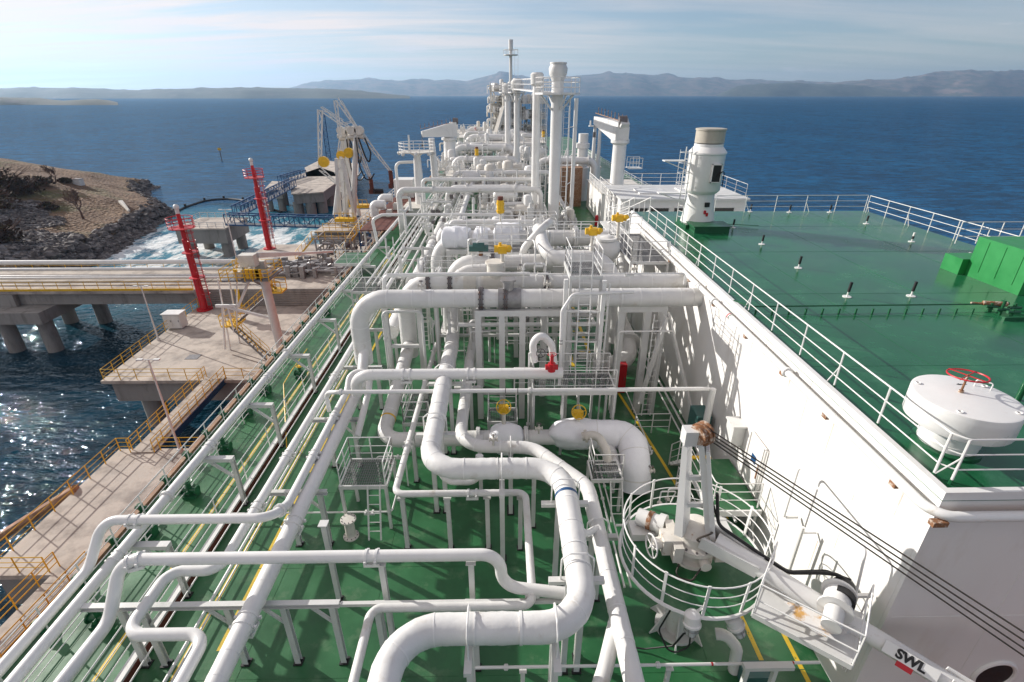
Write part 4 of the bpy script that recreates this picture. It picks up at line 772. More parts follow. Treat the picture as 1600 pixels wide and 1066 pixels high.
# small bore piping and drains near the frosted elbow
t = thing('valve_manifold', 'tangle of small drain valves and thin pipes right of the frosted elbow', 'valve manifold', (6.2, 14.2, 0)); rg = random.Random(4)
for k in range(7):
    x, y = 5.5+rg.random()*1.6, 13.6+rg.random()*1.4; mb = MB(); z = rg.uniform(.5, 1.4); mb.sweep(curve([V(x, y, .02), V(x, y, z), V(x+rg.uniform(-.9, .9), y, z), V(x+.3, y, .3)], .06), .03, 6); obj('drain_pipe', mb, 'white', t)
    mb = MB(); mb.blob((x, y, z*.6), .09, k, .1, 8, 6); mb.cyl(V(x, y, z*.6), V(x, y-.14, z*.6+.1), .07, 8); obj('drain_valve', mb, 'aged', t)
a = V(6.0, 13.2, 0); t = thing('pipe_gate', 'white tubular frame with a cross pipe at the foot of the frosted elbow', 'pipe frame', a); mb = MB(); mb.sweep(curve([V(5.4, 13.4, .02), V(5.4, 13.4, 1.1), V(6.9, 13.4, 1.1), V(6.9, 13.4, .02)], .1), .05, 8); mb.cyl(V(3.9, 13.4, .5), V(7.2, 13.4, .5), .045, 8); obj('frame', mb, 'white', t)
mb = MB(); a = p(968, 612, 0); mb.box((a.x-.22, a.y-.2, .05), (a.x+.22, a.y+.2, 1.7)); o = obj('hose_cabinet', mb, 'red', smooth=False); tag(o, 'tall red fire hose cabinet behind the scaffold', 'cabinet'); mb = MB(); mb.box((a.x-.2, a.y-.225, .15), (a.x+.2, a.y-.2, 1.6)); d_ = obj('door', mb, 'red', o, smooth=False); mb = MB(); mb.bar(a+V(.12, -.25, .8), a+V(.12, -.25, 1.0), .03); obj('handle', mb, 'dark_steel', d_)
mb = MB(); a = p(975, 668, 1.0); mb.blob(tuple(a), (.3, .22, .2), 2, .05, 14, 8); mb.cyl(a, a+V(.35, 0, 0), .1, 10); o = obj('motor', mb, 'blue'); tag(o, 'small blue motor on the shaded deck behind the frosted elbow', 'motor')
# stairs and door by the wall
t = thing('step_landing', 'raised green landing with white rails against the sunlit wall', 'landing', (7.6, 14.6, 0)); mb = MB(); mb.box((6.9, 12.9, 1.52), (8.6, 15.6, 1.6)); obj('landing', mb, 'green', t, smooth=False); mb = MB(); mb.box((6.84, 12.84, 1.4), (6.9, 15.6, 1.64)); mb.box((6.9, 12.84, 1.4), (8.6, 12.9, 1.64)); obj('edge', mb, 'white', t, smooth=False)
for x, y in ((6.95, 13), (8.5, 13), (6.95, 15.5), (8.5, 15.5)): mb = MB(); mb.bar(V(x, y, .01), V(x, y, 1.5), .09); obj('leg', mb, 'offwhite', t, smooth=False)
mb = MB(); mb.box((6.95, 15.6, 1.55), (7.9, 15.75, 1.66)); obj('tread', mb, 'yellow', t, smooth=False)
for k in range(5): mb = MB(); mb.box((6.95, 15.8+k*.3, 1.28-k*.28), (7.9, 16.0+k*.3, 1.32-k*.28)); obj('tread', mb, 'offwhite', t, smooth=False)
railing('curved white handrail round the landing against the wall', [V(6.95, 17.2, .05), V(6.95, 15.6, 1.62), V(6.95, 13.0, 1.62), V(8.5, 13.0, 1.62)], 1.05, 1.4)
t = thing('wall_door', 'grey white steel door with rounded corners low on the side wall by the landing', 'door', (8.6, 14.1, 1.65)); mb = MB(); mb.box((8.60, 13.6, 1.75), (8.695, 14.5, 3.6)); obj('door_leaf', mb, 'wall', t, smooth=False); mb = MB(); mb.bar(V(8.62, 13.5, 1.75), V(8.62, 13.5, 3.6), .05); mb.bar(V(8.62, 14.6, 1.75), V(8.62, 14.6, 3.6), .05); mb.bar(V(8.62, 13.5, 3.65), V(8.62, 14.6, 3.65), .05); obj('frame', mb, 'wall', t, smooth=False); mb = MB(); mb.box((8.585, 13.9, 2.7), (8.598, 14.2, 3.0)); obj('sign', mb, 'blue', t, smooth=False); mb = MB(); mb.box((8.57, 13.65, 2.3), (8.598, 13.7, 2.9)); obj('handle', mb, 'rust', t, smooth=False)
mb = MB(); mb.box((8.25, 15.1, 2.6), (8.69, 15.7, 3.4)); o = obj('wall_box', mb, 'offwhite', smooth=False); tag(o, 'white metal box mounted on the shaded wall above the landing', 'box'); mb = MB(); mb.box((8.2, 15.05, 3.4), (8.69, 15.75, 3.46)); obj('lid', mb, 'offwhite', o, smooth=False)
mb = MB(); mb.box((7.9, 17.4, .8), (8.5, 18.3, 2.3)); o = obj('junction_cabinet', mb, 'teal', smooth=False); tag(o, 'dull green cabinet in the shade against the wall', 'cabinet'); mb = MB(); mb.box((7.88, 17.45, .85), (7.9, 18.25, 2.25)); obj('door', mb, 'teal', o, smooth=False)

# ================================================================ boat crane with round platform
CX, CY, PZ = 5.0, 9.9, 3.0
t = thing('crane_platform', 'round green floored platform on a pedestal ringed by white rails', 'platform', (CX, CY, 0))
mb = MB(); mb.cyl(V(CX, CY, PZ-.12), V(CX, CY, PZ), 1.85, 48); obj('floor', mb, 'green', t); mb = MB(); mb.ring(V(CX, CY, PZ-.03), 1.88, .05, 48, 6); obj('kick_plate', mb, 'white', t)
mb = MB(); mb.cyl(V(CX, CY, 0.02), V(CX, CY, PZ-.12), .36, 24); mb.cyl(V(CX, CY, .02), V(CX, CY, .12), .6, 24); obj('pedestal', mb, 'offwhite', t)
for k in range(6): an = k*math.pi/3+.2; e = V(math.cos(an), math.sin(an), 0); mb = MB(); mb.add([V(CX, CY, 0)+e*.36+V(0, 0, .1), V(CX, CY, 0)+e*.85+V(0, 0, .02), V(CX, CY, 0)+e*.36+V(0, 0, .9), V(CX, CY, 0)+e*.36+V(0, 0, .1)+V(-e.y, e.x, 0)*.04, V(CX, CY, 0)+e*.85+V(0, 0, .02)+V(-e.y, e.x, 0)*.04, V(CX, CY, 0)+e*.36+V(0, 0, .9)+V(-e.y, e.x, 0)*.04], [(0, 1, 2), (5, 4, 3), (0, 3, 4, 1), (1, 4, 5, 2), (2, 5, 3, 0)]); obj('gusset', mb, 'offwhite', t, smooth=False)
for k in range(8): an = k*math.pi/4; e = V(math.cos(an), math.sin(an), 0); mb = MB(); mb.bar(V(CX, CY, PZ-.6)+e*.36, V(CX, CY, PZ-.14)+e*1.6, .06, .1); obj('strut', mb, 'offwhite', t, smooth=False)
for zz_, r in ((1.0, .021), (.66, .014), (.33, .014)): mb = MB(); mb.ring(V(CX, CY, PZ+zz_), 1.84+zz_*.03, r, 56, 6); obj('rail', mb, 'white', t)
for k in range(12): an = k*math.pi/6+.35; e = V(math.cos(an), math.sin(an), 0)*1.84; mb = MB(); mb.bar(V(CX, CY, PZ)+e, V(CX, CY, PZ+1.05)+e*1.02, .07, .03); obj('post', mb, 'white', t, smooth=False)
for k in range(2): an = -1.0+k*.3; e = V(math.cos(an), math.sin(an), 0)
t = thing('davit_crane', 'white boat crane with twin upright arms and a long boom marked SWL', 'crane', (CX, CY, PZ))
mb = MB(); mb.lathe((CX, CY, PZ), [(.55, 0), (.55, .12), (.42, .16), (.42, .45), (.62, .5), (.62, .62), (.5, .68), (.5, .95), (.3, 1.15), (.2, 1.2)], 28); obj('slewing_base', mb, 'aged', t)
mb = MB(); rg = random.Random(9)
for k in range(14): an = k*.449; mb.cyl(V(CX+math.cos(an)*.57, CY+math.sin(an)*.57, PZ+.5), V(CX+math.cos(an)*.57, CY+math.sin(an)*.57, PZ+.68), .03, 6)
obj('bolts', mb, 'dark_steel', t)
mb = MB()
for s in (-1, 1):
    for j in (0, 1): mb.box((CX+s*.55-.12, CY-.5+j*.7, PZ+.25), (CX+s*.55+.12, CY-.2+j*.7, PZ+.75))
mb.box((CX-.9, CY-.3, PZ+.3), (CX-.35, CY+.15, PZ+.8)); mb.cyl(V(CX-.9, CY-.1, PZ+.55), V(CX-1.15, CY-.15, PZ+.55), .16, 12); mb.cyl(V(CX+.1, CY-.75, PZ+.35), V(CX+.1, CY-.4, PZ+.35), .14, 12); obj('gear_housing', mb, 'aged', t, ang=30)
mb = MB(); mb.cyl(V(CX-1.25, CY+.95, PZ+.45), V(CX-.75, CY+.6, PZ+.5), .24, 18); mb.cyl(V(CX-.75, CY+.6, PZ+.5), V(CX-.6, CY+.5, PZ+.52), .3, 18); mb.box((CX-1.5, CY+.45, PZ+.02), (CX-.7, CY+1.0, PZ+.25)); obj('slewing_motor', mb, 'offwhite', t, ang=30); mb = MB(); mb.cyl(V(CX-1.0, CY+.78, PZ+.475), V(CX-.9, CY+.71, PZ+.483), .27, 18); obj('motor_band', mb, 'rust', t)
mb = MB(); mb.box((CX+.7, CY+.5, PZ+.01), (CX+1.4, CY+1.25, PZ+.07)); obj('hatch_plate', mb, 'offwhite', t, smooth=False)
mb = MB(); mb.sweep(curve([V(CX-.1, CY-.5, PZ+1.0), V(CX-.3, CY-.7, PZ+1.3), V(CX+.1, CY-.7, PZ+1.5), V(CX+.2, CY-.4, PZ+1.2)], .15), .025, 6); mb.sweep(curve([V(CX-.5, CY-.5, PZ+.2), V(CX-.7, CY-.8, PZ+.1), V(CX-.3, CY-.95, PZ+.12), V(CX, CY-.7, PZ+.3)], .15), .022, 6); obj('small_hose', mb, 'rope', t)
handwheel(V(CX-1.2, CY-.25, PZ+.6), .3, 'white', V(-1, -.2, .1), t, stem=.15)
top = V(4.55, 9.95, 6.95)
for sx_ in (-1, 1):
    a = V(CX-.42 if sx_ < 0 else CX+.30, CY-.12, PZ+1.0); b_ = top+V(sx_*.16-.02, 0, -.2); mb = MB(); mb.bar(a, b_, .52, .22, .30); obj('upright', mb, 'white', t, smooth=False)
mb = MB(); mb.bar(V(CX+.42, CY-.25, PZ+.6), top+V(.3, -.1, -.35), .55, .14, .34); obj('back_plate', mb, 'white', t, smooth=False)
for f in (.3, .6): a = V(CX-.42, CY-.12, PZ+1).lerp(top+V(-.18, 0, -.2), f); b_ = V(CX+.3, CY-.12, PZ+1).lerp(top+V(.14, 0, -.2), f); mb = MB(); mb.bar(a, b_, .08, .12); obj('cross_tie', mb, 'white', t, smooth=False)
mb = MB(); mb.box(tuple(top+V(-.3, -.16, -.28)), tuple(top+V(.08, .16, .12))); obj('head_block', mb, 'offwhite', t, smooth=False)
mb = MB(); mb.cyl(top+V(-.02, -.12, .0), top+V(.26, .04, .0), .24, 18); mb.cyl(top+V(.08, -.08, 0), top+V(.12, -.05, 0), .29, 18); mb.cyl(top+V(.2, 0, 0), top+V(.24, .02, 0), .29, 18); obj('sheave', mb, 'rust', t)
bp0 = V(5.35, 9.45, 3.95); bd = (V(9.05, 6.5, 3.2)-bp0).normalized(); tip = bp0+bd*11.2
mb = MB(); mb.sweep([bp0, bp0+bd*.6, bp0+bd*4.5, bp0+bd*6.5, tip], [.24, .23, .2, .18, .14], 20); boom = obj('boom', mb, 'white', t); mb = MB(); bs_ = bd.cross(V(0, 0, 1)).normalized()
mb.bar(bp0-bd*.3+bs_*.32, bp0+bd*1.1+bs_*.18, .08, .34); mb.bar(bp0-bd*.3-bs_*.32, bp0+bd*1.1-bs_*.18, .08, .34); obj('boom_fork', mb, 'offwhite', t, smooth=False)
# boom maintenance platform with winch
M4 = Matrix.Rotation(math.atan2(bd.y, bd.x), 4, 'Z'); bc = bp0+bd*2.3
def bl(x, y, z): return bc+(M4 @ V(x, y, z))
mb = MB(); c8 = [bl(-1.0, -.98, -.30), bl(1.0, -.98, -.30), bl(1.0, .55, -.30), bl(-1.0, .55, -.30)]; mb.add([a+V(0, 0, 0) for a in c8]+[a+V(0, 0, .06) for a in c8], [(3, 2, 1, 0), (4, 5, 6, 7), (0, 1, 5, 4), (1, 2, 6, 5), (2, 3, 7, 6), (3, 0, 4, 7)]); pf = obj('boom_step', mb, 'offwhite', t, smooth=False); pf['label'] = 'grating step with an orange rust stain'; mb = MB(); sp_ = [bl(.15+.55*math.cos(k*.45)*(1+.35*math.sin(k*2.3)), -.62+.30*math.sin(k*.45)*(1+.3*math.sin(k*3.1)), .064) for k in range(14)]; mb.add(sp_, [tuple(range(14))]); obj('rust_patch', mb, 'rust_stain', pf, smooth=False)
mb = MB()
for a, b_ in ((c8[0], c8[1]), (c8[1], c8[2]), (c8[3], c8[0])):
    for hh in (.5, 1.0): mb.cyl(a+V(0, 0, hh), b_+V(0, 0, hh), .02, 6)
for a in c8: mb.cyl(a, a+V(0, 0, 1.0), .02, 6)
obj('step_rail', mb, 'white', t); mb = MB(); mb.bar(c8[0]+V(0, 0, .0), c8[1]+V(0, 0, 0), .06, .14); mb.bar(c8[1], c8[2], .06, .14); mb.bar(c8[3], c8[0], .06, .14); obj('edge_frame', mb, 'offwhite', t, smooth=False)
mb = MB(); mb.cyl(bl(.45, -.25, .3), bl(.45, .25, .3), .28, 20); mb.cyl(bl(.45, -.3, .3), bl(.45, -.24, .3), .36, 20); mb.cyl(bl(.45, .24, .3), bl(.45, .3, .3), .36, 20); mb.box(tuple(bl(.5, -.1, -.25)-V(.3, .3, 0)), tuple(bl(.5, -.1, -.25)+V(.3, .3, .25))); mb.cyl(bl(.45, -.3, .3), bl(.45, -.75, .25), .2, 16); obj('winch_body', mb, 'offwhite', t); mb = MB(); mb.cyl(bl(.5, .3, .35), bl(.5, .5, .35), .24, 18); mb.cyl(bl(.5, .02, .3), bl(.5, .2, .3), .30, 18); obj('winch_drum', mb, 'black', t)
mb = MB(); mb.sweep(curve([V(CX+.3, CY-.1, 5.2), V(5.4, 9.6, 4.35), bl(-.6, .3, .15), bl(.0, .45, .45), bl(.35, .5, .6), bl(.6, .45, .5)], .3), .045, 8); mb.sweep(curve([V(CX+.2, CY-.1, 5.0), V(5.5, 9.7, 4.2), bl(-.6, .4, .1), bl(.1, .55, .5), bl(.6, .55, .55)], .3), .03, 8); obj('hydraulic_hose', mb, 'black', t)
mb = MB()
for k in range(4): mb.cyl(top+V(.15+.02*k, -.10+.05*k, .24-.12*k), tip+V(-.1+.30*(k-1.5), .30*(k-1.5), 1.0-.55*(k-1.5)), .018, 6)
obj('hoist_wires', mb, 'rope', t)
mb = MB(); pv = bp0+bd*5.0; mb.bar(pv+bd*-.1+V(0, 0, .21)+bs_*-.12, pv+bd*3.6+V(0, 0, .18)+bs_*-.12, .04, .10); mb.bar(pv+V(0, 0, .21)+bs_*.12, pv+bd*3.6+V(0, 0, .18)+bs_*.12, .04, .10); obj('boom_rail', mb, 'white', t, smooth=False)
mb = MB(); sc_ = bp0+bd*5.15; 
nrm = (bs_*(-1 if bs_.y > 0 else 1)+V(0, 0, .75)).normalized(); nrm = (nrm-bd*nrm.dot(bd)).normalized(); upv = nrm.cross(bd).normalized(); upv = upv if upv.z > 0 else -upv
def plate(c, w, h, th, mt, name, parent): 
    mb = MB(); a = [c-bd*w/2-upv*h/2, c+bd*w/2-upv*h/2, c+bd*w/2+upv*h/2, c-bd*w/2+upv*h/2]; mb.add(a+[x_+nrm*th for x_ in a], [(3, 2, 1, 0), (4, 5, 6, 7), (0, 1, 5, 4), (1, 2, 6, 5), (2, 3, 7, 6), (3, 0, 4, 7)]); return obj(name, mb, mt, parent, smooth=False)
def text(s, c, size, xd, nd, mt, parent, name='lettering', bold=.012):
    cu = bpy.data.curves.new(name, 'FONT'); cu.body = s; cu.size = size; cu.align_x = 'CENTER'; cu.align_y = 'CENTER'; cu.extrude = .004; cu.offset = bold; cu.materials.append(MAT[mt]); xd = Vector(xd).normalized(); nd = Vector(nd).normalized(); yd = nd.cross(xd)
    tmp = bpy.data.objects.new(name, cu); me = bpy.data.meshes.new_from_object(tmp); bpy.data.objects.remove(tmp)
    o = bpy.data.objects.new(name, me); col.objects.link(o); o.parent = parent; o.matrix_local = Matrix.Translation(Vector(c)-WL[parent.name]) @ Matrix((xd, yd, nd)).transposed().to_4x4(); WL[o.name] = Vector(c); return o
sc_ = bp0+bd*4.25+nrm*.245; plate(sc_, 1.0, .26, .012, 'white', 'load_sign', t); text('SWL', sc_+nrm*.017, .27, bd, nrm, 'black', t)
sc2 = sc_-upv*.19-nrm*.0-bd*.05; plate(sc2-bd*.0, .30, .12, .012, 'red', 'red_plate', t)
# deck floodlights on the crane platform
for k, (u, v, l) in enumerate(((1081, 975, 'left one of two caged deck lamps below the crane platform'), (1150, 978, 'right one of two caged deck lamps below the crane platform'))):
    a = q(u, v, 8.05+k*.15); t = thing('deck_lamp', l, 'lamp', a); dr = V(.0, -.25, -1).normalized() if k == 0 else V(.55, -.3, -1).normalized()
    mb = MB(); mb.lathe(a-dr*.34, [(.02, -.04), (.12, 0), (.19, .08), (.19, .28), (.22, .30), (.22, .35), (.15, .36)], 20, dr); obj('housing', mb, 'white', t); mb = MB(); mb.lathe(a, [(.14, 0), (.145, .16), (.12, .28), (.04, .34)], 18, dr); obj('glass', mb, 'lamp_glass', t)
    mb = MB(); e = dr.orthogonal().normalized(); g = dr.cross(e)
    for j in range(6): an = j*math.pi/3; w_ = e*math.cos(an)+g*math.sin(an); mb.sweep([a+w_*.17, a+dr*.22+w_*.17, a+dr*.36+w_*.06], .009, 5)
    mb.ring(a+dr*.12, .17, .008, 18, 5, dr); obj('cage', mb, 'steel', t); mb = MB(); mb.bar(a-dr*.25, V(CX+(.6*k+.1), CY-1.4, PZ-.05), .07, .05); obj('bracket', mb, 'offwhite', t, smooth=False)
mb = MB(); mb.sweep(curve([V(4.75, 9.3, 2.6), V(4.2, 9.2, .9), V(4.5, 8.9, .25), V(5.0, 8.9, .6), V(4.9, 8.9, 1.5), V(4.6, 9.0, .5), V(3.9, 9.2, .08), V(3.0, 9.4, .05)], .25), .025, 6); o = obj('cable_loop', mb, 'black'); tag(o, 'black cable hanging in loops round the crane pedestal', 'cable')
pipe('short wide vent pipe bent over under the crane platform', [V(6.2, 8.6, .02), V(6.15, 8.65, .9), V(5.85, 8.8, 1.25), V(5.6, 8.85, 1.2)], .3, 'lag', R=.35)
mb = MB(); a = p(1165, 1048, 0); mb.box((a.x-.3, a.y-.5, .01), (a.x+.35, a.y-.1, .5)); o = obj('teal_locker', mb, 'teal', smooth=False); tag(o, 'low teal locker at the bottom edge below the fire main', 'locker'); mb = MB(); mb.box((a.x-.33, a.y-.53, .5), (a.x+.38, a.y-.07, .55)); obj('lid', mb, 'teal', o, smooth=False)
t = thing('boom_rest', 'white tubular davit frame standing against the sunlit wall behind the boom', 'frame', (8.4, 9.5, 0)); mb = MB(); mb.sweep(curve([V(8.2, 11.2, 3.0), V(8.2, 11.2, 4.9), V(8.2, 8.3, 4.9), V(8.2, 8.1, 3.6)], .2), .03, 8); mb.cyl(V(8.25, 10.4, .05), V(8.25, 10.4, 3.4), .05, 8); mb.bar(V(8.25, 11.2, 3.0), V(8.6, 11.2, 3.0), .08); mb.bar(V(8.22, 8.1, 3.6), V(8.6, 8.1, 3.6), .08); mb.cyl(V(8.25, 10.4, 3.2), V(8.65, 10.4, 3.2), .04, 8); obj('frame', mb, 'white', t)

# ================================================================ smaller gear that fills the middle of the deck
LL = [('thin white line on the shaded deck right of the slimmer insulated pipe', [V(3.7, 11.0, .35), V(3.7, 24, .35)], .07), ('second thin white line on the shaded deck right of the slimmer insulated pipe', [V(3.9, 11.0, .35), V(3.9, 17.5, .35), V(6.3, 17.5, .35), V(6.3, 24, .35)], .06), ('thin white line stepping up beside the small raised platform', [V(-5.0, 16.1, .02), V(-5.0, 16.1, 1.5), V(-3.9, 16.1, 1.5), V(-3.9, 16.1, .02)], .06), ('thin drain line crossing under the port pipes', [V(-10.1, 14.4, .3), V(-4.2, 14.4, .3), V(-4.2, 17, .3)], .07), ('slim pipe dropping from the second header to the deck', [V(-3.2, 22.4, 5.5), V(-3.2, 22.4, .5), V(-3.2, 19.4, .5)], .12), ('slim pipe arching over the third header', [V(-1.4, 26.5, 6.5), V(-1.4, 26.5, 7.3), V(1.6, 26.5, 7.3), V(1.6, 25.3, 7.3), V(1.6, 25.3, 4)], .09), ('slim vertical vent beside the domed valve', [V(6.7, 27.0, 5.0), V(6.7, 27.0, 8.6), V(7.0, 27.0, 8.6)], .08), ('small cross line above the farthest header', [V(-3.8, 31.0, 7.1), V(5.4, 31.0, 7.1), V(5.4, 31.0, 5.2)], .09), ('thin line stepping round the right hand grey frame', [V(5.0, 20.2, .4), V(5.0, 20.2, 4.9), V(7.4, 20.2, 4.9)], .07), ('white balance line beside the left vertical pipes', [V(-5.6, 21.9, .6), V(-5.6, 21.9, 5.2), V(-3.8, 21.9, 5.2), V(-3.8, 21.9, .6)], .13), ('thin line hugging the top of the front header', [V(1.4, 21.2, 6.9), V(1.4, 21.2, 7.2), V(7.9, 21.2, 7.2), V(7.9, 21.2, 6.7)], .07), ('small loop of pipe in front of the strainer', [V(.9, 22.4, 6.2), V(.9, 22.4, 7.3), V(1.9, 22.4, 7.3), V(1.9, 22.4, 6.4)], .08), ('thin line low behind the left frosted valve', [V(-3.2, 18.9, .5), V(4.0, 18.9, .5), V(4.0, 20.4, .5)], .09), ('slim vertical line at the left of the lower scaffold platform', [V(1.0, 18.2, .05), V(1.0, 18.2, 4.9)], .09), ('slim line up the back of the scaffold', [V(4.35, 19.9, .05), V(4.35, 19.9, 7.2)], .08)]
for l, pts, d in LL: pipe(l, pts, d, R=d*2, fl=(.3,), cl=(.6,))
for l, x0, x1, y0, y1, z, rr in (('narrow grating walk between the third and farthest headers on the left', -4.6, -1.8, 28.4, 29.3, 4.6, 'NSW'), ('green grey service platform beside the wall under the rightmost actuator', 6.5, 8.4, 25.2, 31.0, 6.5, 'SWN'), ('narrow service walk in front of the strainer', -1.6, .9, 24.6, 25.4, 5.9, 'NE'), ('low service walk under the second header on the left', -4.3, -3.2, 18.2, 20.6, 1.6, 'WS'), ('small landing beside the farthest header jackets', 1.4, 3.4, 32.6, 33.6, 6.3, 'NSE')): platform(l, x0, x1, y0, y1, z, rails=rr, h=1.05)
for l, pts in (('white railing above the farthest header between the snow white jackets', [V(-2.2, 30.9, 6.6), V(2.0, 30.9, 6.6)]), ('white railing right of the largest domed jacket', [V(2.6, 30.2, 6.4), V(5.6, 30.2, 6.4)]), ('white railing beside the white arch and black handwheel', [V(.4, 18.0, 3.3), V(1.1, 18.0, 3.3)]), ('low white railing round the frosted elbow drain valves', [V(5.3, 12.9, .02), V(6.8, 12.9, .02), V(6.8, 15.8, .02)]), ('slanted white handrail down beside the right hand grey frame', [V(6.0, 19.5, .02), V(7.6, 19.5, .02)]), ('white railing along the grey frame behind the scaffold', [V(3.0, 24.0, 5.75), V(5.4, 24.0, 5.75)])): railing(l, pts, 1.05, .95)
ladder('short white ladder from the deck to the service walk left of the strainer', V(-1.9, 24.2, .05), V(-1.9, 24.3, 5.9)); ladder('white ladder on the right hand grey frame', V(6.9, 20.9, .05), V(6.9, 20.9, 5.4)); ladder('white ladder up to the narrow grating walk on the left', V(-4.8, 28.3, .05), V(-4.7, 28.3, 4.6))
rg = random.Random(31)
IV = [('small white instrument valve on the cross run of the frosted line, left one', -3.0, 16.6, 2.0), ('small white instrument valve on the frosted line between the two jackets', 1.35, 16.8, 2.1), ('small instrument valve on top of the front header by the scaffold', 1.9, 21.2, 6.6), ('small instrument valve on top of the front header near its left elbow', -3.6, 21.2, 6.55), ('small instrument valve on the second header near the wall', 6.2, 23.3, 6.6), ('instrument valve on the third header left of the dark actuator', -1.7, 26.5, 6.6), ('instrument valve on the frosted elbow outlet', 5.6, 15.5, 1.0), ('instrument valve behind the small raised platform', -4.4, 16.0, 1.1), ('instrument valve on the slimmer insulated pipe', -.4, 14.5, 3.3), ('instrument valve on the farthest header right part', 4.2, 31.7, 6.7), ('instrument valve beside the strainer lid', .8, 23.3, 6.6)]
for l, x, y, z in IV:
    t = thing('instrument_valve', l, 'valve', (x, y, z)); mb = MB(); mb.cyl(V(x, y, z-.1), V(x, y, z+.35), .035, 8); mb.blob((x, y, z+.15), .09, 3, .05, 10, 6); mb.cyl(V(x-.12, y, z+.15), V(x+.12, y, z+.15), .05, 8); mb.cyl(V(x-.15, y, z+.15), V(x-.12, y, z+.15), .09, 10); mb.cyl(V(x+.12, y, z+.15), V(x+.15, y, z+.15), .09, 10); obj('valve_body', mb, 'aged', t); mb = MB(); mb.ring((x, y, z+.36), .09, .012, 14, 5); mb.cyl(V(x-.09, y, z+.36), V(x+.09, y, z+.36), .01, 5); obj('wheel', mb, 'dark_steel', t)
# row of small green hose hooks along the deck edge
base = None
for k in range(22):
    y = 8.5+k*1.55
    if base is None:
        mb = MB(); mb.box((-13.62, y-.05, .0), (-13.5, y+.05, .35)); mb.cyl(V(-13.75, y, .36), V(-13.35, y, .36), .07, 8); mb.cyl(V(-13.56, y, .3), V(-13.56, y, .52), .1, 10); mb.bar(V(-13.45, y, .3), V(-13.1, y, .02), .05); base = obj('edge_cleat', mb, 'green_paint'); org = WL[base.name]; o = base
    else: o = dup(base, None, org+V(0, k*1.55, 0))
    tag(o, 'small green cleat on the port deck edge beside the outermost pipe', 'cleat', 'green cleats along the port deck edge')

mb = MB(); m2 = MB(); rg = random.Random(55)
for k in range(150):
    x, y = rg.uniform(-4.6, 7.2), rg.uniform(21.8, 33); z = rg.uniform(.3, 5.0); r = rg.uniform(.025, .09); ln = rg.uniform(.6, 2.6); ax = rg.choice((V(0, 0, 1), V(0, 0, 1), V(1, 0, 0), V(0, 1, 0))); a = V(x, y, z); e = a+ax*ln
    if 4.4 < x and y < 25: continue
    mb.sweep(curve([a, e, e+rg.choice((V(1, 0, 0), V(-1, 0, 0), V(0, 0, -1), V(0, 1, 0)))*rg.uniform(.3, 1.0)], r*2), r, 6)
    if k % 4 == 0: m2.cyl(a-ax*.1, a+ax*.14, r*1.9+.02, 8); m2.cyl(a+ax*.02, a+ax*.02+V(0, -.16, 0), r+.02, 6)
o = obj('small_bore_piping', mb, 'offwhite'); tag(o, 'dense small white pipework among the grey frames under the header pipes', 'pipework', kind='stuff')
o = obj('small_valve_bodies', m2, 'steel'); tag(o, 'small grey valve bodies among the frames under the header pipes', 'valves', kind='stuff')
# ================================================================ things on the green roof
def roof_tank():
    a = V(10.0, 9.3, HZ); t = thing('hatch_tank', 'white round tank cover on a narrower drum at the corner of the green roof', 'tank', a)
    mb = MB(); mb.lathe(a, [(.66, 0), (.66, .05), (.56, .08)], 40); obj('base_ring', mb, 'green_paint', t); mb = MB(); mb.cyl(a+V(0, 0, .06), a+V(0, 0, .66), .56, 40); mb.cyl(a+V(0, 0, .2), a+V(0, 0, .24), .575, 40); obj('drum', mb, 'white', t)
    mb = MB(); mb.lathe(a, [(.98, .66), (.99, .68), (.99, 1.235), (.985, 1.25), (0.96, 1.256), (.94, 1.26)], 56); obj('cover', mb, 'white', t)
    for an in (.5, 2.4, 3.9, 5.4): c = a+V(math.cos(an)*.86, math.sin(an)*.86, 1.272); mb = MB(); mb.ring(c, .05, .013, 14, 6); obj('lug', mb, 'white', t)
    mb = MB(); mb.sweep(curve([a+V(.55, .45, 1.25), a+V(.55, .45, 1.42), a+V(.75, .25, 1.42), a+V(.75, .25, 1.25)], .04), .014, 6); obj('grab_handle', mb, 'white', t)
    c = a+V(.02, .18, 1.68); w = MB(); w.ring(c, .36, .018, 36, 8, V(0, .1, 1)); 
    for k in range(4): an = k*math.pi/2+.5; w.cyl(c, c+V(math.cos(an)*.36, math.sin(an)*.36, 0), .012, 6)
    obj('hand_wheel', w, 'red', t); mb = MB(); mb.cyl(a+V(.02, .18, 1.25), c+V(0, 0, .03), .022, 8); mb.cyl(a+V(.02, .18, 1.25), a+V(.02, .18, 1.31), .05, 10); obj('spindle', mb, 'rust', t)
    mb = MB(); mb.box(tuple(a+V(.28, .5, 1.262)), tuple(a+V(.34, .52, 1.268))); mb.add([a+V(.18, .51, 1.266), a+V(.27, .47, 1.266), a+V(.27, .55, 1.266)], [(0, 1, 2)]); mb.box(tuple(a+V(.27, .50, 1.263)), tuple(a+V(.42, .52, 1.266))); obj('arrow_mark', mb, 'black', t, smooth=False)
roof_tank()
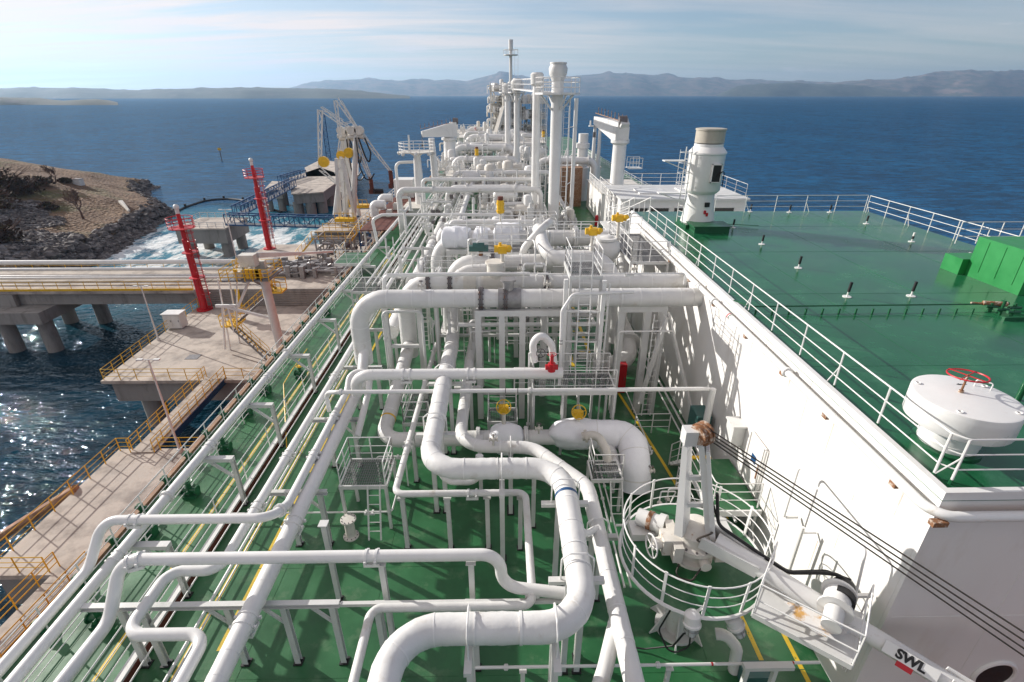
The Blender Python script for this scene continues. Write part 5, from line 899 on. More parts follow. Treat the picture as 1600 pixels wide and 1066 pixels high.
def vent():
    a = p(1088, 352, HZ); t = thing('roof_vent', 'tall white cylindrical vent tower with a beige cap standing on the green roof', 'vent', a)
    mb = MB(); mb.box(tuple(a-V(1.0, 1.0, 0)), tuple(a+V(1.0, 1.0, .25))); obj('curb', mb, 'green_paint', t, smooth=False)
    mb = MB(); mb.lathe(a, [(.98, .25), (.76, 1.6), (.76, 1.95)], 36); obj('neck', mb, 'white', t); mb = MB(); mb.lathe(a, [(.84, 1.95), (.98, 2.1), (1.0, 2.15), (1.0, 4.1), (1.05, 4.12), (1.05, 4.2), (.80, 4.5), (.80, 4.65)], 40); obj('shell', mb, 'white', t)
    mb = MB(); mb.lathe(a, [(.80, 4.7), (.80, 5.35), (.84, 5.36), (.84, 5.44), (.7, 5.46)], 36); cp = obj('cap', mb, 'beige', t); cp['label'] = 'beige grey cap'
    mb = MB(); mb.box(tuple(a+V(.02, -1.13, 2.7)), tuple(a+V(.50, -.90, 3.6))); obj('inspection_opening', mb, 'black', t, smooth=False)
    mb = MB(); 
    for s in ((-.01, .03), (.49, .53)): mb.box(tuple(a+V(s[0], -1.15, 2.66)), tuple(a+V(s[1], -.9, 3.64)))
    mb.box(tuple(a+V(-.01, -1.15, 3.6)), tuple(a+V(.53, -.9, 3.64))); mb.box(tuple(a+V(-.01, -1.15, 2.66)), tuple(a+V(.53, -.9, 2.70))); obj('opening_frame', mb, 'white', t, smooth=False)
    mb = MB(); mb.sweep(curve([a+V(.3, -1.16, 3.0), a+V(.55, -1.25, 3.3), a+V(.7, -1.1, 3.2), a+V(.75, -1.0, 2.4)], .12), .03, 6); obj('hose', mb, 'black', t)
    ladder(None, a+V(-1.25, -.5, .3), a+V(-1.25, -.5, 4.5), .45, parent=t, side=V(.4, -.9, 0)); mb = MB()
    for k in range(4): mb.ring(a+V(-1.45, -.7, 2.6+k*.55), .35, .015, 14, 5, a0=0, a1=360)
    mb.cyl(a+V(-1.8, -.7, 2.4), a+V(-1.8, -.7, 4.4), .015, 5); mb.cyl(a+V(-1.45, -1.05, 2.4), a+V(-1.45, -1.05, 4.4), .015, 5); obj('ladder_cage', mb, 'white', t)
    mb = MB(); mb.box(tuple(a+V(-2.5, -.3, 3.7)), tuple(a+V(-1.3, .2, 3.76))); mb.bar(a+V(-2.4, 0, 3.7), a+V(-1.1, 0, 3.2), .05); mb.box(tuple(a+V(-2.6, -.3, 1.9)), tuple(a+V(-1.0, .2, 1.96))); mb.bar(a+V(-2.5, 0, 1.9), a+V(-1.0, 0, 1.4), .05); obj('side_step', mb, 'white', t)
    mb = MB(); mb.box(tuple(a+V(.0, -.90, 1.25)), tuple(a+V(.26, -.78, 1.5))); obj('name_plate', mb, 'black', t, smooth=False); mb = MB(); mb.box(tuple(a+V(-.02, -.93, .85)), tuple(a+V(.1, -.84, 1.05))); mb.box(tuple(a+V(.12, -.93, .72)), tuple(a+V(.24, -.84, .92))); obj('red_marks', mb, 'red', t, smooth=False)
    mb = MB(); b_ = p(1105, 360, HZ); mb.box((b_.x-1.0, b_.y-.7, HZ+.002), (b_.x+1.0, b_.y+.5, HZ+.35)); o = obj('roof_curb', mb, 'green_paint', smooth=False); tag(o, 'low dark green box at the foot of the vent tower', 'roof box'); mb = MB(); mb.box((b_.x-1.1, b_.y-.8, HZ+.35), (b_.x+1.1, b_.y+.6, HZ+.40)); obj('lid', mb, 'green_paint', o, smooth=False)
vent()
SL = 'short black and white pin standing on the green roof'
for k, (u, v, h, l) in enumerate([(1247, 419, .55, 'black capped sounding pin on a white pad, second of the inner row on the roof'), (1323, 464, .6, 'black capped pin on a white pad in the middle of the green roof'), (1423, 463, .6, 'tilted black capped pin on a white pad right of the middle of the green roof'), (1190, 382, .5, 'black capped pin on a white pad nearest the low green box'), (1145, 356, .5, 'black pin just right of the vent tower'), (1172, 331, .5, 'black pin at the far edge of the roof beside the vent tower'), (1233, 332, .5, 'black pin on a white pad at the far railing, left one of the pair'), (1296, 332, .5, 'black pin on a white pad at the far railing, right one of the pair'), (1353, 350, .5, 'black pin near the far right corner of the roof'), (1424, 378, .5, 'white and black pin near the starboard railing'), (1509, 411, .5, 'white and black pin beside the large green box')]):
    a = p(u, v, HZ); t = thing('roof_pin', l, 'pin', a, 'sounding pins on the green roof'); mb = MB(); mb.cyl(a, a+V(0, 0, .025), .16, 14); obj('pad', mb, 'white', t); lean = V(.05, 0, 1)*h; mb = MB(); mb.cyl(a, a+lean*.45, .03, 8); obj('stem', mb, 'white', t); mb = MB(); mb.cyl(a+lean*.35, a+lean, .055, 10); obj('cap', mb, 'black' if k not in (9, 10) else 'white', t)
    if k in (9, 10): mb = MB(); mb.cyl(a+lean*.32, a+lean*.62, .058, 10); obj('sleeve', mb, 'black', t)
o = pipe('thin green pipe run on low stands across the green roof', [p(1145, 478, HZ)+V(0, 0, .22), p(1170, 488, HZ)+V(0, 0, .22), p(1530, 484, HZ)+V(0, 0, .22)], .055, 'green_paint', R=.2)
for u in range(1180, 1530, 26):
    a = p(u, 491, HZ); mb = MB(); mb.box((a.x-.025, a.y-.025, HZ), (a.x+.025, a.y+.025, HZ+.22)); obj('stand', mb, 'green_paint', o, smooth=False)
pipe('second thin green pipe crossing the roof toward the railing', [p(1185, 356, HZ)+V(0, 0, .12), p(1110, 352, HZ)+V(0, 0, .12)], .04, 'green_paint')
# big green box at right edge
A = p(1590, 462, HZ); t = thing('winch_house', 'large bright green stepped box at the right edge of the roof', 'machinery box', (A.x+2, A.y+1, HZ))
mb = MB(); mb.box((A.x, A.y, HZ+.002), (A.x+6, A.y+2.6, HZ+1.7)); obj('housing', mb, 'bright_green', t, smooth=False); mb = MB(); mb.box((A.x-.3, A.y+2.61, HZ+.002), (A.x+2, A.y+3.6, HZ+.7)); obj('step_box', mb, 'bright_green', t, smooth=False)
mb = MB()
for k in range(3): mb.box((A.x-.02, A.y+.4+k*.8, HZ+.3), (A.x-.004, A.y+.45+k*.8, HZ+1.6))
obj('stiffener', mb, 'bright_green', t, smooth=False)
b_ = p(1560, 486, HZ); t = thing('hydraulic_unit', 'rusty dark green valve cluster in front of the large green box', 'valve cluster', b_); mb = MB(); rg = random.Random(8)
for k in range(9): x, y = b_.x-.5+rg.random()*1.8, b_.y-.6+rg.random()*.9; mb.cyl(V(x, y, HZ), V(x, y, HZ+rg.uniform(.2, .55)), .05, 8); mb.cyl(V(x-.2, y, HZ+.2), V(x+.25, y, HZ+.2), .06, 8)
mb.box((b_.x-.6, b_.y-.9, HZ), (b_.x+1.6, b_.y-.8, HZ+.12)); obj('body', mb, 'green_paint', t); mb = MB(); mb.cyl(b_+V(-.6, .1, .28), b_+V(.1, -.1, .3), .09, 10); mb.cyl(b_+V(-.95, .2, .25), b_+V(-.55, .1, .25), .04, 8); obj('shaft', mb, 'rust', t)
b_ = p(1590, 625, HZ); t = thing('roof_valve', 'dark green pipe bend with a round head behind the white tank cover', 'valve', b_); mb = MB(); mb.sweep(curve([b_, b_+V(0, 0, .75), b_+V(.5, 0, .75)], .15), .07, 10); mb.blob(tuple(b_+V(0, 0, .85)), .15, 1, .02, 12, 8); mb.cyl(b_+V(.15, 0, .75), b_+V(.19, 0, .75), .14, 12); obj('body', mb, 'green_paint', t)
# white house beyond the vent
t = thing('white_house', 'low white deckhouse beyond the green roof with dark window openings and rails', 'deckhouse', (15, 46, 0)); HX0, HX1, HY0, HY1, HT = 10.0, 20.6, 44, 51, 6.3
mb = MB(); mb.box((HX0, HY0, .01), (HX1, HY1, HT-.15)); obj('walls', mb, 'wall', t, smooth=False); mb = MB(); mb.box((HX0-.15, HY0-.25, HT-.15), (HX1+.25, HY1+.15, HT)); obj('roof', mb, 'offwhite', t, smooth=False)
for x0, x1 in ((10.8, 12.3), (12.6, 14.1), (14.6, 16.0), (17.0, 19.7)): mb = MB(); mb.box((x0, HY0-.05, 4.6), (x1, HY0-.004, 5.5)); w = obj('window', mb, 'pane', t, smooth=False); mb = MB(); [mb.box(a_, c_) for a_, c_ in (((x0-.06, HY0-.09, 5.5), (x1+.06, HY0, 5.56)), ((x0-.06, HY0-.09, 4.54), (x1+.06, HY0, 4.6)))]; obj('frame', mb, 'white', w, smooth=False)
mb = MB(); mb.box((12, 46, HT), (14.5, 48.5, HT+.12)); mb.box((16, 46.5, HT), (18, 49, HT+.1)); obj('hatch', mb, 'white', t, smooth=False)
railing('white railing round the far roof of the low white deckhouse', [V(11.5, 50.8, HT), V(20.6, 50.8, HT), V(20.6, 44.2, HT)], 1.1, 1.9)
t = thing('stair_tower', 'pair of slanting white handrails by the forward corner of the green roof', 'railing', (9.5, 38, 0)); mb = MB()
for x in (8.9, 10.0): mb.bar(V(x, 35.2, HZ+.9), V(x, 44, 5.2), .05); mb.bar(V(x, 35.2, HZ), V(x, 44, 4.2), .09); [mb.cyl(V(x, 35.2+k*1.4, HZ-k*.45), V(x, 35.2+k*1.4, HZ+.9-k*.45), .025, 6) for k in range(7)]
obj('handrail', mb, 'white', t)
for l, pts in (('white rail stepping down past the forward wall corner', [V(8.6, 35.2, HZ-.4), V(8.6, 43, 4.6)]), ('white railing high beside the farther starboard crane', [V(11.2, 52, 4.6), V(11.2, 61, 4.6)]), ('white railing on the walkway left of the starboard crane', [V(9.8, 46, 5.2), V(9.8, 60, 5.2)]), ('long white railing along the far starboard deck edge', [V(24, 62, 0), V(22.5, 150, 0)])): railing(l, pts, 1.1, 1.9, r=.03)
mb = MB(); mb.box((8.3, 35.0, 4.3), (9.9, 44, 4.4)); o = obj('catwalk', mb, 'offwhite', smooth=False); tag(o, 'narrow pale catwalk running forward from the green roof corner', 'catwalk'); 
for y in (37, 40, 43): mb = MB(); mb.bar(V(9.1, y, .02), V(9.1, y, 4.3), .18); obj('leg', mb, 'offwhite', o, smooth=False)
# white box with red letters
t = thing('store_house', 'plain white box house with red letters on its near face', 'deckhouse', (14, 66, 0)); mb = MB(); mb.box((11.65, 61.7, .01), (17.5, 72.8, 3.62)); obj('walls', mb, 'wall', t, smooth=False); mb = MB(); mb.box((11.5, 61.55, 3.62), (17.6, 72.9, 3.72)); obj('roof', mb, 'aged', t, smooth=False)
text('N', V(12.9, 61.68, 3.0), .85, V(1, 0, 0), V(0, -1, 0), 'red', t, bold=.02)
railing('white railing on top of the plain white box house', [V(17.4, 61.8, 3.72), V(11.8, 61.8, 3.72), V(11.8, 72.6, 3.72)], 1.0, 1.5, r=.03)
mb = MB(); mb.cyl(V(11.2, 61.5, 0), V(11.2, 61.5, 1.0), .22, 12); mb.blob((11.2, 61.5, 1.0), .22, 1, .02, 12, 6); o = obj('fire_extinguisher', mb, 'red'); tag(o, 'small red cylinder at the foot of the plain white box house', 'extinguisher')

# ================================================================ deck cranes
def deck_crane(label, x, y, z0, z1, j0, j1, r=.75):
    t = thing('deck_crane', label, 'crane', (x, y, 0)); mb = MB(); mb.lathe((x, y, 0), [(r*1.25, .02), (r*1.2, z0), (r, z0+.3), (r*.95, z1-1.2), (r*1.3, z1-1.0), (r*1.3, z1-.7)], 20); obj('column', mb, 'white', t)
    mb = MB(); mb.box((x-.7, y-.8, z1-.7), (x+.7, y+.8, z1+.6)); mb.bar(V(x, y, z1+.2), V(x, y, z1+1.2)+(Vector(j1)-Vector(j0)).normalized()*-.8, .9); obj('house', mb, 'offwhite', t, smooth=False); mb = MB(); j0 = Vector(j0); j1 = Vector(j1); mb.bar(j0-V(0, 0, .3), j1, 1.0, 2.2, .38); jb = obj('jib', mb, 'white', t, smooth=False)
    d = (j1-j0); s = d.cross(V(0, 0, 1)).normalized(); mb = MB(); mb.bar(j0+V(0, 0, .78), j1+V(0, 0, .78), .12, .06); [mb.cyl(j0.lerp(j1, k/8)+V(0, 0, .7)+s*.35, j0.lerp(j1, k/8)+V(0, 0, 1.4)+s*.35, .04, 5) for k in range(9)]; obj('jib_rail', mb, 'rust', t); mb = MB(); mb.cyl(j1, j1-V(0, 0, 1.4), .05, 6); mb.box(tuple(j1-V(.15, .15, 1.9)), tuple(j1+V(.15, .15, -1.3))); obj('hook', mb, 'dark_steel', t); mb = MB(); mb.cyl(j0+V(-.4, 0, .9), j0+V(.4, 0, .9), .45, 12); obj('winch', mb, 'dark_steel', t)
    mb = MB(); c = V(x+1.0, y, z1-3.6); mb.box(tuple(c-V(0, .7, 0)), tuple(c+V(1.5, .7, .08))); [mb.cyl(c+V(a_, b_2, 0), c+V(a_, b_2, 1.1), .03, 5) for a_ in (.1, .8, 1.45) for b_2 in (-.7, .7)]; [mb.cyl(c+V(.1, b_2, hh), c+V(1.45, b_2, hh), .03, 5) for hh in (.55, 1.1) for b_2 in (-.7, .7)]; obj('access_step', mb, 'white', t)
a = q(968, 232, 58); deck_crane('white deck crane on the starboard side with its jib pointing forward over the sea', a.x, 58, 4, 10.6, tuple(q(972, 203, 57.5)), tuple(q(930, 188, 66)))
a = q(703, 240, 88); deck_crane('white deck crane on the port side with its jib pointing left', a.x, 88, 4.5, 8.7, tuple(q(712, 199, 88)), tuple(q(659, 210, 85)), .95)
# small white funnel-like stack and the twin poles near starboard
t = thing('vent_stack', 'short stepped white vent beside the starboard crane', 'vent', q(909, 260, 78)); a = q(909, 262, 78); mb = MB(); mb.lathe((a.x, a.y, 0), [(1.1, .01), (1.1, a.z), (.75, a.z+.1), (.75, a.z+2.6), (.95, a.z+2.7), (.95, a.z+3.3), (.7, a.z+3.4), (.7, a.z+4.6)], 18); obj('stack', mb, 'white', t)
mb = MB(); a = q(893, 268, 74); mb.box((a.x-1.6, 73, .01), (a.x+1.4, 75, a.z+.6)); o = obj('pallet_crate', mb, 'brown', smooth=False); tag(o, 'brown slatted crate on deck left of the short white vent', 'crate')
for k in range(9): mb = MB(); mb.box((a.x-1.55+k*.33, 72.95, .3), (a.x-1.45+k*.33, 73, a.z+.6)); obj('slat', mb, 'rust', o, smooth=False)
for k, (u, v0, v1, l) in enumerate(((930, 282, 198, 'left slim white pole with a lamp head beside the starboard crane'), (938, 282, 200, 'right slim white pole with a lamp head beside the starboard crane'))):
    b_ = q(u, v1, 80); t = thing('lamp_mast', l, 'mast', (b_.x, 80, 0)); mb = MB(); mb.cyl(V(b_.x, 80, 0), b_, .4, 10, .22); obj('pole', mb, 'white', t); mb = MB(); mb.box(tuple(b_+V(-.9, -.4, 0)), tuple(b_+V(.9, .4, .15))); [mb.cyl(b_+V(x_, 0, .15), b_+V(x_, 0, .8), .12, 6) for x_ in (-.7, 0, .7)]; obj('lamp_rack', mb, 'offwhite', t)

# ================================================================ tall vent columns
def column(label, x, y, r, ztop, flare=None, plat=None, cap=None, lad=True, z0=.02):
    k15 = 1.12
    t = thing('vent_column', label, 'vent column', (x, y, 0)); pr = [(r*k15, z0), (r*k15, z0+.5)] if not flare else [(r*1.75, z0), (r*1.75, flare[0]), (r*1.05, flare[1])]
    mb = MB(); mb.lathe((x, y, 0), pr+[(r, (flare[1] if flare else z0+.6)+.3), (r, ztop)], 24); obj('shaft', mb, 'white', t)
    if plat:
        zp, R = plat; mb = MB(); mb.lathe((x, y, zp), [(R*.6, -.05), (R, 0), (R, .16)], 8); fl_ = obj('gallery', mb, 'white', t, ang=20); mb = MB()
        for hh in (.4, .8, 1.15): mb.ring((x, y, zp+.16+hh), R*.97, .03, 8, 5)
        for k in range(8): an = k*math.pi/4; mb.cyl(V(x+math.cos(an)*R*.97, y+math.sin(an)*R*.97, zp+.16), V(x+math.cos(an)*R*.97, y+math.sin(an)*R*.97, zp+1.3), .03, 5)
        obj('gallery_rail', mb, 'white', t)
        for k in range(4): an = k*math.pi/2+.4; mb = MB(); mb.bar(V(x+math.cos(an)*r, y+math.sin(an)*r, zp-1.2), V(x+math.cos(an)*R*.8, y+math.sin(an)*R*.8, zp-.04), .08, .16); obj('bracket', mb, 'offwhite', t, smooth=False)
    if cap: mb = MB(); mb.lathe((x, y, ztop), cap, 24); obj('head', mb, 'offwhite', t)
    if lad: ladder(None, V(x+r+.35, y-.1, .2), V(x+r+.35, y-.1, (plat[0] if plat else ztop)), .5, parent=t, sp=.45)
    return t
column('nearest and thickest of the tall white vent columns, with a round gallery and bulging head', 4.75, 49, .52, 15.25, plat=(14.2, 1.95), cap=[(.54, 0), (.58, .15), (.76, .5), (.80, .95), (.66, 1.25), (.72, 1.28), (.72, 1.4), (.5, 1.42)])
mb = None
column('second tall white vent column with a flared foot just left of the thickest one', 3.15, 52, .38, 14.9, flare=(2.6, 4.2), cap=[(.42, 0), (.58, .15), (.60, .95), (.45, 1.1)])
column('third tall white vent column, thinner, with a conical foot', 2.1, 82, .42, 14.6, flare=(4.2, 6.6), plat=(14.4, 1.3), cap=[(.6, 0), (.85, .4), (.85, 1.3), (.5, 1.7)])
column('fourth white vent column just behind the third', .9, 96, .5, 14.4, plat=(14.4, 1.5), cap=[(.7, 0), (.95, .4), (.95, 1.2), (.6, 1.5)])
t = thing('catwalk', 'high white catwalk linking the galleries of the vent columns', 'catwalk', (3.5, 50, 0)); mb = MB(); mb.bar(V(4.3, 51, 14.35), V(2.2, 81, 14.9), 1.3, .12); obj('walkway', mb, 'white', t, smooth=False); mb = MB()
for s in (-.6, .6):
    for hh in (.6, 1.15): mb.cyl(V(4.3+s, 51, 14.4+hh), V(2.2+s, 81, 14.95+hh), .035, 5)
    for k in range(14): f = k/13; a = V(4.3+s, 51, 14.4).lerp(V(2.2+s, 81, 14.95), f); mb.cyl(a, a+V(0, 0, 1.15), .03, 5)
obj('catwalk_rail', mb, 'white', t)
for k, (x, y) in enumerate(((6.0, 50), (6.7, 51.5), (5.6, 53), (7.1, 53.2))):
    t = thing('guy_pole', 'thin white vertical pole right of the thickest vent column', 'pole', (x, y, 0), 'thin poles right of the vent columns'); mb = MB(); mb.cyl(V(x, y, .02), V(x, y, 13.9), .07 if k != 1 else .13, 8); obj('pole', mb, 'white', t)
t = thing('pole_ties', 'small white cross ties between the thin poles', 'tie bars', (6.4, 51, 0)); mb = MB(); [mb.cyl(V(6.0, 50, z), V(7.1, 53.2, z), .04, 5) for z in (3.5, 6.5, 9, 11.5)]; obj('tie', mb, 'white', t)
# masts
t = thing('foremast', 'tallest slim mast with a small ring platform rising above the hills', 'mast', (2.0, 140, 0)); b_ = q(798, 62, 140); mb = MB(); mb.cyl(V(b_.x, 140, 0), b_-V(0, 0, 1.5), .55, 12, .34); mb.cyl(b_-V(0, 0, 2.2), b_, .52, 12); obj('mast', mb, 'offwhite', t); mb = MB(); mb.cyl(b_-V(0, 0, 3.3), b_-V(0, 0, 3.1), 1.7, 12); mb.ring(b_-V(0, 0, 2.1), 1.7, .06, 12, 5); [mb.cyl(b_+V(1.7*math.cos(k), 1.7*math.sin(k), -3.2), b_+V(1.7*math.cos(k), 1.7*math.sin(k), -2.1), .05, 5) for k in range(6)]; obj('ring_platform', mb, 'offwhite', t); ladder(None, V(b_.x+1.3, 139.5, 3), V(b_.x+1.3, 139.5, b_.z-3.2), .9, parent=t, sp=1.0, side=V(1, 0, 0))

# ================================================================ port side lamp tower, box, portal
a = q(651, 238, 65); t = thing('monitor_tower', 'white post carrying a round caged lamp platform on the port side', 'lamp tower', (a.x, 65, 0)); mb = MB(); mb.lathe((a.x, 65, 0), [(.62, 2.0), (.5, 6), (.42, a.z-.4), (.9, a.z-.1), (1.9, a.z)], 16); obj('post', mb, 'white', t); mb = MB(); mb.cyl(a, a+V(0, 0, .1), 2.1, 20); obj('floor', mb, 'aged', t)
mb = MB(); [mb.ring(a+V(0, 0, h_), 2.05, .035, 20, 5) for h_ in (.4, .75, 1.1)]; [mb.cyl(a+V(2.05*math.cos(k*.63), 2.05*math.sin(k*.63), 0), a+V(2.05*math.cos(k*.63), 2.05*math.sin(k*.63), 1.1), .035, 5) for k in range(10)]; obj('cage_rail', mb, 'white', t); mb = MB(); rg = random.Random(2); [mb.blob(tuple(a+V(2.1*math.cos(k*.8), 2.1*math.sin(k*.8), -.1)), .22, k, .1, 8, 6) for k in range(8)]; mb.cyl(a+V(-.8, 0, 0), a+V(-.8, 0, 1.9), .1, 8); obj('floodlight', mb, 'offwhite', t)
mb = MB(); mb.box((a.x-1.7, 62, 0.01), (a.x+1.9, 66, 1.9)); o = obj('switch_house', mb, 'offwhite', smooth=False); tag(o, 'low white box house at the foot of the lamp tower', 'deck box'); mb = MB(); mb.box((a.x-1.8, 61.9, 1.9), (a.x+2.0, 66.1, 2.02)); obj('roof', mb, 'aged', o, smooth=False); mb = MB(); mb.box((a.x-.9, 61.97, 1.2), (a.x-.4, 61.996, 1.35)); obj('nameplate', mb, 'black', o, smooth=False)
t = thing('lamp_mast', 'thick tapered white mast beside the port lamp tower', 'mast', (-9.0, 67, 0)); b_ = q(674, 216, 67); mb = MB(); mb.cyl(V(b_.x+.4, 67, .01), b_, .6, 12, .36); obj('pole', mb, 'white', t)
pipe('white upright goalpost of pipe at the port manifold', [V(-13.3, 67, 1.0), V(-13.3, 67, 6.6), V(-10.5, 67, 6.7), V(-10.5, 67, 4)], .35, R=.7)
pipe('white upright loop of pipe above the outboard green step', [V(-11.05, 44.5, 2.2), V(-11.3, 44.5, 4.5), V(-10.4, 44.5, 4.9), V(.0, 44.5, 4.9)], .26, R=.5)
# manifold platform
t = thing('manifold_tray', 'red brown drip tray deck with white sides along the port manifold', 'platform', (-12.8, 62, 0)); mb = MB(); mb.box((-14.6, 52, 1.72), (-11.2, 74, 1.8)); obj('tray', mb, 'red_oxide', t, smooth=False)
for y in range(53, 74, 3): mb = MB(); mb.bar(V(-14.4, y, -.3), V(-14.4, y, 1.7), .18); obj('leg', mb, 'offwhite', t, smooth=False)
railing('white railing along the outer side of the red brown tray', [V(-14.6, 52, 1.8), V(-14.6, 74, 1.8)], 1.1, 1.5, r=.035)
for k, y in enumerate((58.5, 62.5, 70)): mb = MB(); z = 1.82; mb.sweep(curve([V(-14.5, y, z), V(-14.5, y, z+1.3), V(-13.2, y, z+1.3)], .4), .5, 10) if k < 2 else mb.box((-14.4, y, z), (-11.9, y+2.4, z+2.3)); o = obj('manifold_hood', mb, 'white'); tag(o, ('nearer rounded white hood on the red brown tray', 'farther rounded white hood on the red brown tray', 'white box cabin with rails at the far end of the red brown tray')[k], 'hood'); mb = MB(); mb.box((-13.1, y-.5, z), (-12.6, y+.5, z+.7)); obj('flange_box', mb, 'aged', o)
mb = MB(); mb.box((-14.7, 43.2, .9), (-11.6, 46.6, 1.0)); o = obj('outboard_step', mb, 'green', smooth=False); tag(o, 'small green platform reaching outboard at the port side', 'platform'); mb = MB(); mb.box((-14.75, 43.14, .75), (-11.6, 43.2, 1.02)); mb.box((-14.76, 43.14, .75), (-14.70, 46.6, 1.02)); obj('edge', mb, 'white', o, smooth=False)
railing('white railing round the small outboard green platform', [V(-11.6, 43.3, 1.0), V(-14.6, 43.3, 1.0), V(-14.6, 46.5, 1.0)], 1.1, 1.1)
# green deck fittings on the walkway
def fitting(u, v, k, l, m='green_paint'):
    a = p(u, v, 0); t = thing('mooring_fitting', l, 'deck fitting', a); rg = random.Random(k); mb = MB(); mb.box(tuple(a-V(.25, .2, 0)), tuple(a+V(.25, .2, .1))); mb.cyl(a+V(-.25, 0, .3), a+V(.25, 0, .3), .11, 12); mb.cyl(a+V(0, 0, .1), a+V(0, 0, .65), .09, 10); mb.cyl(a+V(.26, 0, .3), a+V(.3, 0, .3), .18, 12); mb.cyl(a+V(-.3, 0, .3), a+V(-.26, 0, .3), .18, 12); mb.cyl(a+V(0, -.2, .3), a+V(0, .3, .3), .07, 8); obj('body', mb, m, t); mb = MB(); mb.ring(a+V(0, 0, .72), .16, .025, 12, 5); mb.cyl(a+V(0, 0, .65), a+V(0, 0, .75), .08, 8); obj('cap_wheel', mb, 'yellow' if k % 3 == 0 else m, t); return t
for k, (u, v, l) in enumerate([(471, 590, 'green valve block with a yellow wheel on the port walkway'), (415, 615, 'green valve block beside the deck edge, second from the yellow wheel one'), (233, 838, 'green and brown valve gear beside the bend of the left loop'), (160, 975, 'green valve gear low at the left below the square loop'), (352, 705, 'green fitting at the deck edge above the concrete platform'), (300, 775, 'green fitting at the deck edge nearest the left loop'), (510, 492, 'large green box fitting far along the port walkway'), (385, 650, 'small green fitting at the deck edge between two others')]): fitting(u, v, k*3 if k in (0, 2) else k*3+1, l)
pipe('thin yellow hose bent over the port walkway', [p(448, 700, .05), p(443, 600, .4), p(455, 580, .5), p(480, 545, .05)], .05, 'yellow', R=.3)
# ================================================================ forward part of the ship
for l, x, y0, y1, z, d in (('big longitudinal pipe with collars running forward left of the centreline', -5.8, 24, 150, 3.2, .75), ('long white pipe running forward beside the ladder tray', -3.7, 33, 140, 4.6, .5), ('thin line running forward, outermost of the port bundle', -9.3, 33, 120, 2.6, .14), ('thin line running forward, second of the port bundle', -8.9, 33, 120, 2.6, .10), ('thin line running forward, third of the port bundle', -8.5, 33, 120, 2.6, .16), ('thin line running forward, fourth of the port bundle', -8.1, 33, 120, 2.6, .10), ('thin line running forward close to the big collared pipe', -6.9, 33, 120, 2.8, .18), ('long pipe along the starboard side of the forward deck', 7.4, 36, 130, 2.0, .4)):
    pipe(l, [V(x, y0, z), V(x, y1, z)], d, seglen=6, fl=(.06, .14, .3, .5) if d > .6 else (), cl=(.1, .2, .35) if d > .3 else (), m='lag' if d > .3 else 'white')
k = 0
for y, x0, x1, z, d in ((36, -2, 4.2, 4.2, .9), (38.5, -4, 4.0, 5.6, .3), (41.5, -5, 3, 4.6, 1.1), (46, -3, 4.0, 3.4, .7), (50.5, -10, 3.6, 6.0, .55), (53, -8, 3.6, 6.6, .35), (58, -6, 3, 4.9, .8), (76, 5, 13, 5.8, .95), (74.5, 5, 13, 4.0, .5), (66, -6, 6, 5.5, .6), (72, -8, 6, 5.2, .5), (78, -7, 2, 5.8, .9), (84, -6, 7, 5.4, .6), (91, -8, 2, 6.2, 1.1), (99, -7, 6, 6.0, .7), (108, -7, 4, 6.6, 1.3), (118, -8, 5, 6.8, .8), (128, -8, 2, 7.0, 1.0)):
    k += 1
    if k in (9, 11, 13): continue
    o = pipe('white pipe crossing the forward deck, number and thickness like its neighbours', [V(x0, y, 1.2), V(x0, y, z), V(x1, y, z), V(x1, y, 1.5)], d, 'lag' if k % 2 else 'white', R=d*1.2, fl=(.35, .7) if d > .5 else (), group='white transverse pipes of the forward deck', n=12)
    o['label'] = ORD[k-1]+' white pipe crossing the forward deck, counted from the farthest header forward'
MODL = ['compact pipe skid just behind the farthest header', 'valve skid with rails left of the tall vent columns', 'crowded equipment skid between the long pipes', 'equipment skid at the foot of the second vent column', 'raised skid right of the thickest vent column', 'pale machinery skid level with the port lamp tower', 'machinery skid behind the port lamp tower', 'equipment skid under the port crane', 'wide skid beyond the port crane', 'skid beside the third vent column', 'low machinery block in front of the regasification tower', 'long flat topped house far forward on the port side', 'equipment block on the starboard side far forward', 'small skid on the starboard deck by the thin poles']
